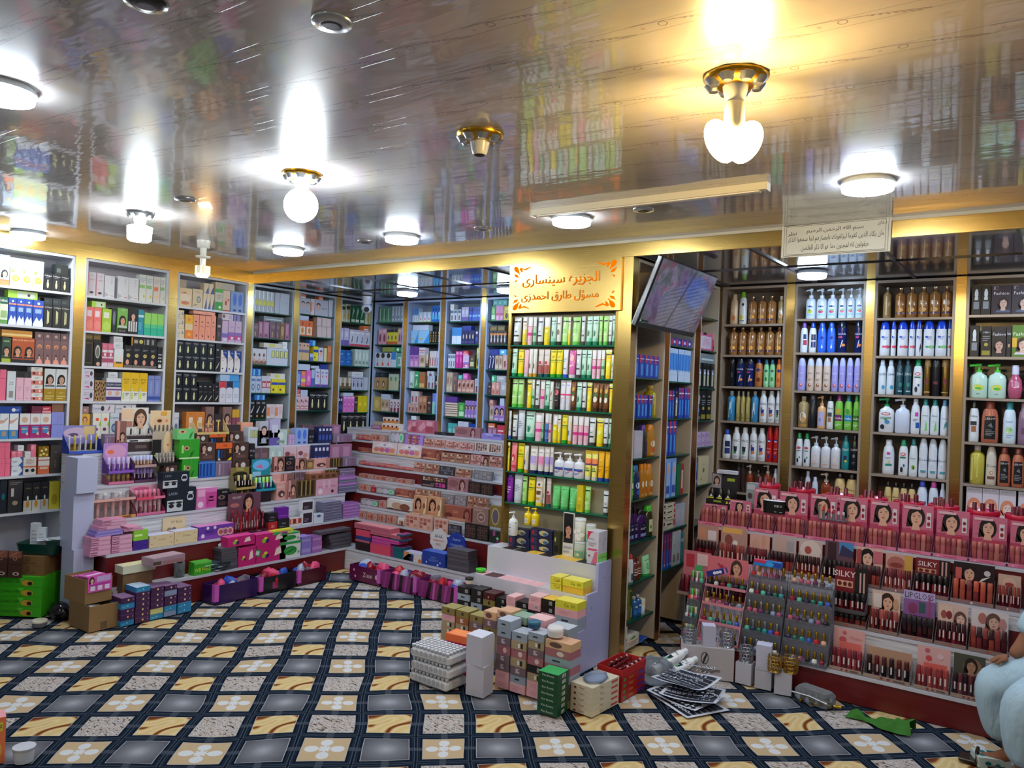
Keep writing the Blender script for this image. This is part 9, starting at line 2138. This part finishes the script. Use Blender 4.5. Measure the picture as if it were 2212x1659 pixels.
for k in range(4):
 loose(0, 'brow_pack', 'brown and copper cosmetic pack hanging before the green cartons, %s' % ('upper left', 'upper right', 'lower left', 'lower right')[k], (.20 + .075 * (k % 2) , 1.57 + .052 * (k % 2), .255 + .085 * (k // 2 == 0)), .085, .012, .083, gr, '4a2c24', 'r 0 .5 1 1 8a5444; o .5 .45 .16 b87a68; o .5 .45 .1 5a3428; p c8886a .1 .6 .2 .6 .8 .98 .7 .98' if k < 2 else 'e .6 .3 .25 .14 d8c0b8; e .6 .3 .12 .08 1a1210', group='copper cosmetic packs')
for k in range(2):
 loose(0, 'display_box', 'hidden brown display box behind the copper packs', (.19 + .075 * k, 1.595 + .052 * k, .003 + 0), .08, .02, .25, gr, '3a6a20', group='supports of the copper packs')
lidded('cosmetic_tin', 'round grey tin with cream lid on the carpet by the cartons', (85 - 830) * 3.568, (1352 - 1160) * 3.568, .003, .042, .04, '6a6a74', 'd0ccb8')
lidded('cream_jar', 'white screw-lid jar before the green cartons', (84 - 830) * 3.568, (1312 - 1160) * 3.568, .003, .036, .06, 'b8bcc4', 'c8ccd0')
o = lump('black_bag', .09, .06, .06, mat('121216', 'v'), 3)
o.location = (.50, 1.80, .002)
tag(o, 'crumpled black plastic bag beside the cardboard cartons', 'bag')
m_ = MB().box(-.2, .2, -.001, .001, 0, .30, mat('a8d0c0', 'g'))
o = m_.obj('plastic_sheet', None, (.22, 1.36, .003), math.radians(40))
tag(o, 'clear plastic sheet leaning at the left edge of the picture', 'sheet')
def pack(name, desc, n, x, y, w, d, h, col, art, top, right, rz=0.0, group=None, z=.004, cat='box', gap=.0008):
 for k in range(n):
  loose(0, name, '%s, %s from the floor' % (desc, ORD[k]), (x, y, z + (h + gap) * k), w, d, h, rz, col, art, top, cat, group=group, right=right)
 return z + (h + gap) * n
zt = pack('hair_colour_box', 'dark green lettered box of the green stack', 7, 3.703, 2.655, .112, .105, .0285, '0f4a2c', 't .5 .5 .36 d8e8dc Kiss_Beauty', 'r 0 0 1 1 3aa860', 'r .4 .2 .7 .8 d8dcd8; r .45 .25 .48 .75 222; r .55 .25 .6 .75 222', .05, 'dark green boxes')
zt = pack('bleach_box', 'cream and red lettered box of the cream stack', 5, 3.835, 2.845, .13, .24, .0275, 'd8d0b8', 't .5 .5 .5 a8202c ' + arabic('سونا') + '; e .2 .3 .06 .2 6a2a2a', 'r 0 0 1 1 d4ccb8', 't .35 .5 .5 a8202c ' + arabic('سونا') + '; r .7 .3 .95 .7 c84a48', -.08, 'cream lettered boxes')
o = lump('clear_bag', .055, .09, .016, mat('c0cce0', 'g'), 5)
o.location = (3.835, 2.845, zt)
tag(o, 'crumpled clear bag of sachets on the cream lettered boxes', 'bag')
pack('lip_balm_box', 'red lip balm box of the red stack', 4, 3.845, 3.112, .145, .25, .03, 'a81818', 't .5 .5 .5 d8b83a Lip_Balm; e .12 .5 .07 .3 4a8a3a', 'r 0 0 1 1 8a1414', 't .4 .5 .5 e0a828 Smile; e .12 .5 .05 .3 4a8a3a; r .7 .2 .95 .7 4a2a90', -.04, 'red lip balm boxes')
e = openbox('lip_balm_box', 'open red lip balm box full of wrapped sticks on top of the red stack', (3.845, 3.112, .1285), .15, .255, .038, -.04, 'b01a1a')
for k in range(24):
 o = tube_proto('stick', 'lip_balm', .0075, .075, '5a141c', 'c8b8bc' if k % 3 else '7a1c24', .25)
 o.location = (3.80 + .016 * (k % 6), 3.03 + .05 * (k // 6) - .02, .1405 + .0165 * (k % 2))
 o.rotation_euler = (-math.pi / 2, 0, .25 * math.sin(k))
 reg(o, 'wrapped maroon lip balm stick', 'open red box', 'lip balm', k, 0, 'wrapped lip balm sticks')
for k, (dx, h, rz) in enumerate(((0, .155, .12), (-.004, .15, -.05))):
 e_ = loose(0, 'paper_carton', 'white paper carton %s before the nearest powder boxes' % ('standing on the carpet', 'with a bent lid stacked on the other')[k], (3.29 + dx, 2.60, .004 + .156 * k), .105, .10, h, rz, 'c4c2d0')
m_ = MB()
m_.add([(-.052, -.05, .1505), (.052, -.05, .1505), (.05, .045, .158), (-.05, .045, .156)], [(0, 1, 2, 3)], mat('d0d0e0'))
m_.obj('lid_flap', e_)
for k in range(3):
 x, y, z = 3.03 + .008 * (k == 1), 2.575, .004 + .066 * k
 m_ = MB().bbox(-.135, .135, -.085, .085, 0, .048, mat('c8c8cc', 'k'), .02)
 for i in range(8):
  m_.box(-.125 + .032 * i, -.108 + .032 * i, -.0875, -.0855, .02, .044, mat('b4b4ba', 'k'))
 o = m_.obj('foam_tray', None, (x, y, z), .03 * (k - 1))
 tag(o, 'white foam tray of small vials, %s' % ('on the carpet', 'in the middle of its pile', 'topmost with vial caps showing')[k], 'tray', 'white foam trays')
 for i in range(10):
  for j in range(6 if k == 2 else 1):
   o = TUBES.get('vial')
   if o is None:
    o = TUBES['vial'] = MB().loft([(0, .0095, .0095), (.011, .0095, .0095)], mat('a8acb4', 'p'), 10).obj('vial')
    MB().loft([(.0112, .0105, .0105), (.0165, .0105, .0105)], mat('dadae0', 'p'), 10).obj('cap', o)
   else:
    o = copytree(o)
   o.location = (x - .118 + .0262 * i, y - .07 + .0275 * j, z + .0485)
   reg(o, 'white capped vial row %s' % ORD[j], '%s foam tray' % ('lowest', 'middle', 'topmost')[k], 'vial', i, 0, 'vials in the foam trays')
loose(0, 'tester_tray', 'black tray of clear pots lying at the edge of the foam trays', (2.85, 2.66, .004), .13, .1, .014, .5, '15171c', top='g .05 .05 .95 .95 4 5 4a4e5c,3a3e4a', fin='p')
for k in range(5):
 loose(0, 'lash_tray', '%s cosmetic pack of the small pile behind the foam trays' % ('red', 'pink lower', 'white', 'hot pink', 'orange')[k], (3.03 + .012 * (k % 3), 2.80 - .01 * k, .004 + .045 * k), .16, .1, .04, .2 * (k % 3) - .1, ('c8182c', 'e87888', 'd0c8d8', 'e81878', 'f07038')[k], top='r .1 .1 .9 .9 %s' % ('d83048', 'f098a0', 'b8c8e0', 'f04898', 'f89050')[k], group='packs behind the foam trays')
wr = math.radians(24)
wx, wy = 4.105, 3.655
loose(0, 'carton', 'large white carton with black emblem before the nail polish racks', (wx, wy, .004), .29, .12, .175, wr, 'b4aeb4', 'e .45 .66 .075 .2 2a2a2c; e .45 .66 .06 .17 b4aeb4; p 2a2a2c .41 .52 .44 .5 .5 .8 .47 .83; p 2a2a2c .42 .62 .44 .6 .47 .72 .45 .74; t .46 .4 .06 2a2a2c MALKA; l .38 .2 .75 .34 4a4a4e 3')
def holder(x, y, z, c, desc):
 o = MB().loft([(0, .036, .036), (.003, .036, .036), (.003, .031, .031), (.0045, .03, .03)], mat(c, 'm'), 20).obj('candle_holder', None, (x, y, z))
 m_ = MB()
 for q in range(5):
  zz = .008 + .0185 * q
  m_.tube([(.036 * math.cos(math.tau * k / 20), .036 * math.sin(math.tau * k / 20), zz + .003 * (k % 2)) for k in range(21)], .0022, mat(c, 'm'), 5)
 for k in range(14):
  a = math.tau * k / 14
  m_.tube([(.036 * math.cos(a + .12 * (q % 2)), .036 * math.sin(a + .12 * (q % 2)), .004 + .0135 * q) for q in range(7)], .0018, mat(c, 'm'), 5)
  for q in range(4):
   a2 = a + math.tau / 28 * (q % 2)
   m_.loft([(-.004, .001, .001), (0, .0042, .0042), (.004, .001, .001)], mat(c, 'm'), 6, T=Matrix.Translation((.0368 * math.cos(a2), .0368 * math.sin(a2), .018 + .0185 * q)))
 m_.obj('filigree', o)
 tag(o, desc, 'candle holder', 'filigree candle holders')
def wp(t, back=.0):
 return wx + t * math.cos(wr) - back * math.sin(wr), wy + t * math.sin(wr) + back * math.cos(wr)
holder(*wp(-.098), .1805, 'b0b4bc', 'silver filigree holder on the left end of the white emblem carton')
holder(*wp(.108), .1805, 'b0b4bc', 'silver filigree holder on the right end of the white emblem carton')
loose(0, 'paper_carton', 'small white carton standing on the white emblem carton', (*wp(.005), .1805), .07, .07, .112, wr + .1, 'b8b8d0', top='r 0 0 1 1 c8c8e4')
for k, (x, y) in enumerate(((4.315, 3.70), (4.42, 3.70), (4.525, 3.69))):
 loose(0, 'paper_carton', 'small white carton on the carpet before the racks, %s from the emblem carton' % ORD[k], (x, y, .004), .088, .08, .115, .12 * (k - 1) + .1, 'bab8c4', 'r .1 .86 .85 .9 9a98a8' if k == 1 else '')
holder(4.315, 3.70, .1205, 'b0b4bc', 'silver filigree holder on the first small floor carton')
loose(0, 'paper_carton', 'small white carton stacked on the middle floor carton', (4.415, 3.70, .1205), .08, .078, .12, .2, 'bebed4', top='r 0 0 1 1 ccccea')
holder(4.487, 3.655, .1205, 'c09a48', 'gold filigree holder beside the stacked small carton')
holder(4.56, 3.695, .1205, 'c09a48', 'gold filigree holder at the right end of the small cartons')
e = tag(empty('polish_pouch', (4.70, 3.655, .004), -.3), 'clear vinyl pouch of gold nail polish bottles on the carpet', 'pouch')
MB().bbox(-.10, .10, -.055, .055, 0, .075, mat('c8ccd0', 'g'), .04).obj('pouch', e)
MB().tube([(-.1, -.056, .04), (0, -.062, .05), (.1, -.056, .04)], .003, mat('e0e0e8', 'p')).obj('zip', e)
for k in range(8):
 o = polish(('2a1418', '1c1c22', '4a1c24')[k % 3], 'b8902c')
 o.location = (4.64 + .042 * (k % 4), 3.66 + .03 * (k // 4) - .012 * (k % 4), .02 + .022 * (k // 4))
 o.rotation_euler = (math.pi / 2, 0, .6 * k)
 reg(o, 'gold-capped nail polish', 'clear pouch on the carpet', 'nail polish', k, 0, 'polishes in the pouch')
import mathutils
vs_ = []
for j in range(15):
 for i in range(27):
  x, y = -.15 + .3 * i / 26, -.05 + .1 * j / 14
  w_ = mathutils.noise.noise(Vector((x * 16, y * 22, 2)))
  z = .018 + .03 * max(0, w_) + .016 * math.sin(x * 48 + y * 20) + (.028 if x > .06 else 0) * math.cos(y * 25)
  vs_.append((x + .02 * w_, y * (1 + .35 * math.sin(x * 21)) + .012 * w_, max(.004, z * (1 - (abs(j - 7) / 7) ** 4))))
fs = [(j * 27 + i, j * 27 + i + 1, (j + 1) * 27 + i + 1, (j + 1) * 27 + i) for j in range(14) for i in range(26)]
o = MB().add(vs_, fs, mat('2c6a10', 'k'), True).obj('cloth', None, (5.02, 3.60, .002), -.1)
tag(o, 'crumpled green cloth lying before the dark red base', 'cloth')
def stencil(k, x, y, z, rz, w, d, sag):
 m_ = MB()
 n = 14
 def P(a, b, L):
  u, v = (a - .5) * w, (b - .5) * d
  return (u, v, z + sag * (math.cos(a * 3 + k) * .5 + .5) * (.6 + .5 * math.sin(b * 4 + k)) + .0006 * L)
 P.curved = True
 g_ = [P(i / n, j / n, 0) for j in range(n + 1) for i in range(n + 1)]
 m_.add(g_, [(j * (n + 1) + i, j * (n + 1) + i + 1, (j + 1) * (n + 1) + i + 1, (j + 1) * (n + 1) + i) for j in range(n) for i in range(n)], mat('c4c8d8', 'k'), True)
 a = []
 for r in range(7):
  y0 = .06 + .125 * r
  a.append('r .06 %.3f .94 %.3f 1c2434' % (y0, y0 + .10))
 for r in range(7):
  y0 = .06 + .125 * r
  for c in range(9):
   x0 = .1 + .095 * c
   if (r + k) % 3 == 0:
    a.append('e %.3f %.3f .036 .04 c4c8d8;e %.3f %.3f .02 .022 1c2434' % (x0 + .02, y0 + .05, x0 + .02, y0 + .05))
   elif (r + k) % 3 == 1:
    a.append('p c4c8d8 %.3f %.3f %.3f %.3f %.3f %.3f %.3f %.3f' % (x0, y0 + .05, x0 + .03, y0 + .012, x0 + .06, y0 + .05, x0 + .03, y0 + .088))
   else:
    a.append('r %.3f %.3f %.3f %.3f c4c8d8' % (x0, y0 + .02, x0 + .012, y0 + .085))
 draw(m_, ';'.join(a), P, 'k', w / d)
 o = m_.obj('stencil_sheet', None, (x, y, 0), rz)
 tag(o, 'black and white henna stencil sheet, %s of the loose pile' % ('lowest', 'second', 'third', 'topmost')[k], 'sheet', 'henna stencil sheets')
stencil(0, 4.19, 3.21, .006, -.5, .30, .27, .010)
stencil(1, 4.15, 3.24, .022, -.2, .30, .26, .020)
stencil(2, 4.19, 3.25, .044, .15, .29, .25, .030)
stencil(3, 4.13, 3.30, .078, -.35, .28, .24, .045)
for k in range(3):
 o, d = product('zinc', .06, .17)
 o.location = (3.90 + .045 * k, 3.40 + .02 * k, .05 + .035 * (k == 1))
 o.rotation_euler = (-1.15, .15 * k, -.5)
 reg(o, 'white bottle lying', 'in the clear bag by pillar', 'bottle', k, 0, 'white bottles in the clear bag')
o = lump('clear_bag', .10, .095, .085, mat('c4cad4', 'g'), 11, 20, .25)
o.location = (3.93, 3.36, .002)
tag(o, 'clear plastic bag of white bottles leaning at the pillar foot', 'bag')
loose(0, 'hair_dye_box', 'orange cosmetic box with portrait in the near left corner', (2.235, .765, .004), .085, .05, .185, -.30, 'e8784a', 'r 0 .3 .6 1 d8d038; f .4 .4 .5 2a1a16 e0b090; o .2 .75 .08 6a4a78', right='r .2 .7 .8 .9 d8c83a; l .25 .72 .75 .88 2a2a10 4; e .5 .3 .3 .15 d8a848', top='r 0 0 1 1 e89aa0')
o = MB().loft([(0, .035, .035), (.05, .04, .04), None, (.0505, .042, .042), (.06, .042, .042)], mat('c8ccd8', 'p'), 22).obj('cream_jar', None, (2.325, .83, .004))
tag(o, 'white jar beside the orange box in the near left corner', 'jar')
loose(0, 'tissue_pack', 'white and teal crumpled pack on the carpet by the sandal', (5.50, 3.46, .003), .13, .1, .045, .4, 'c0d0d0', 'e .3 .5 .1 .2 1a6a70; e .6 .4 .08 .2 2a8a8a', top='r .45 .35 .9 .9 0f4a50; e .66 .62 .1 .14 c8d03a; e .2 .3 .1 .1 1f7a80; e .3 .7 .08 .1 1f7a80')
def skin(name, pts, edges, m, parent, sub=2, n=0):
 me = bpy.data.meshes.new(name)
 me.from_pydata([p[:3] for p in pts], edges, [])
 o = link(bpy.data.objects.new(name, me))
 md = o.modifiers.new('body', 'SKIN')
 md.use_smooth_shade = True
 for v, p in zip(me.skin_vertices[0].data, pts):
  v.radius = (p[3], p[4] if len(p) > 4 else p[3])
 me.skin_vertices[0].data[0].use_root = True
 s_ = o.modifiers.new('smooth', 'SUBSURF')
 s_.levels = s_.render_levels = sub
 me.materials.append(m)
 if parent:
  o.parent = parent
 return o
pe = tag(empty('person', (5.885, 3.37, 0)), 'seated person in pale blue tunic and trousers at the right edge, forearm on lap', 'person')
SK = mat('8a5a40', 'k')
def rel(L):
 return [(p[0] - 5.95, p[1] - 3.38) + tuple(p[2:]) for p in L]
body = rel([(5.95, 3.40, .43, .12), (5.97, 3.42, .62, .12), (5.98, 3.42, .82, .14, .11), (5.97, 3.41, .93, .07), (5.95, 3.40, 1.01, .05), (5.94, 3.39, 1.12, .085), (5.93, 3.38, 1.20, .06),
   (5.76, 3.45, .43, .085), (5.545, 3.46, .37, .062), (5.60, 3.47, .22, .045), (5.645, 3.47, .075, .034), (5.58, 3.46, .035, .03), (5.52, 3.45, .028, .022),
   (5.80, 3.28, .43, .085), (5.66, 3.20, .39, .06), (5.68, 3.22, .22, .045), (5.70, 3.23, .075, .034), (5.64, 3.22, .035, .03), (5.58, 3.21, .028, .022),
   (5.90, 3.55, .87, .06), (5.74, 3.56, .70, .042), (5.66, 3.48, .535, .032), (5.63, 3.45, .50, .028),
   (5.96, 3.26, .87, .06), (5.92, 3.18, .66, .045), (5.80, 3.22, .54, .034)])
be = [(0, 1), (1, 2), (2, 3), (3, 4), (4, 5), (5, 6), (0, 7), (7, 8), (8, 9), (9, 10), (10, 11), (11, 12), (0, 13), (13, 14), (14, 15), (15, 16), (16, 17), (17, 18), (2, 19), (19, 20), (20, 21), (21, 22), (2, 23), (23, 24), (24, 25)]
skin('body', body, be, SK, pe)
CL = NT('pale_blue_cotton')
x_, y_, z_ = CL.xyz()
nz = CL.noise(CL.vec(CL.M('MULTIPLY', x_, 14.0), CL.M('MULTIPLY', y_, 14.0), CL.M('MULTIPLY', z_, 5.0)), 1.0, 3.0)
CL.b.inputs['Base Color'].default_value = (.40, .56, .68, 1)
CL.b.inputs['Roughness'].default_value = .85
bp_ = CL.n('Bump')
bp_.inputs['Strength'].default_value = .9
bp_.inputs['Distance'].default_value = .03
CL.put(bp_.inputs['Height'], nz)
CL.put(CL.b.inputs['Normal'], bp_.outputs[0])
skin('tunic', rel([(5.95, 3.40, .46, .16), (5.97, 3.42, .62, .155), (5.98, 3.42, .82, .165, .14), (5.97, 3.41, .90, .10), (5.905, 3.55, .87, .085), (5.745, 3.555, .71, .072), (5.675, 3.495, .585, .058), (5.965, 3.26, .87, .085), (5.925, 3.18, .67, .07), (5.83, 3.215, .575, .05), (5.78, 3.44, .46, .12), (5.80, 3.29, .46, .12)]),
  [(0, 1), (1, 2), (2, 3), (2, 4), (4, 5), (5, 6), (2, 7), (7, 8), (8, 9), (0, 10), (0, 11)], CL.m, pe)
skin('trousers', rel([(5.93, 3.39, .43, .15), (5.76, 3.45, .43, .115), (5.55, 3.46, .365, .098), (5.585, 3.465, .24, .085), (5.62, 3.47, .115, .075), (5.80, 3.28, .43, .115), (5.665, 3.20, .385, .095), (5.69, 3.22, .24, .085), (5.705, 3.23, .115, .075)]),
  [(0, 1), (1, 2), (2, 3), (3, 4), (0, 5), (5, 6), (6, 7), (7, 8)], CL.m, pe)
HR = mat('1a1412', 'k')
MB().loft([(1.10, .075, .085, -.005, .005), (1.16, .098, .10, 0, .005), (1.23, .085, .088, 0, .005), (1.275, .04, .04, 0, .005)], HR, 16).obj('hair', pe)
for q, (hx, hy, hz, dx) in enumerate(((5.63, 3.45, .50, -1), (5.80, 3.22, .54, -1))):
 for f in range(5):
  a = (f - 2) * .017
  L_ = (.06, .075, .08, .074, .045)[f] if f else .05
  bx = hx - 5.95 - .01
  pts = [(bx, hy - 3.38 + a * .8, hz - .004, .0105), (bx - L_ * .5, hy - 3.38 + a * 1.1, hz - .012, .009), (bx - L_ * .85, hy - 3.38 + a * 1.15, hz - .035, .008)]
  skin('finger', pts, [(0, 1), (1, 2)], SK, pe, 1)
for yy, xx in ((3.455, 5.565), (3.215, 5.625)):
 m_ = MB().bbox(-.12, .06, -.042, .042, .0, .016, mat('2a1a12', 'p'), .03)
 m_.tube([(-.05, -.044, .014), (-.05, -.025, .055), (-.05, .025, .055), (-.05, .044, .014)], .008, mat('3a2416', 'p'))
 m_.obj('sandal', pe).location = (xx - 5.95, yy - 3.38, .003)
e = tag(empty('stool', (5.915, 3.39, 0)), 'low dark wooden stool under the seated person', 'stool')
MB().bbox(-.13, .13, -.14, .14, .225, .25, mat('3a2418', 'p'), .02).obj('seat', e)
for sx in (-1, 1):
 for sy in (-1, 1):
  MB().cyl(sx * .1, sy * .11, .0, .2245, .016, mat('3a2418', 'p')).obj('leg', e)
finish_labels()
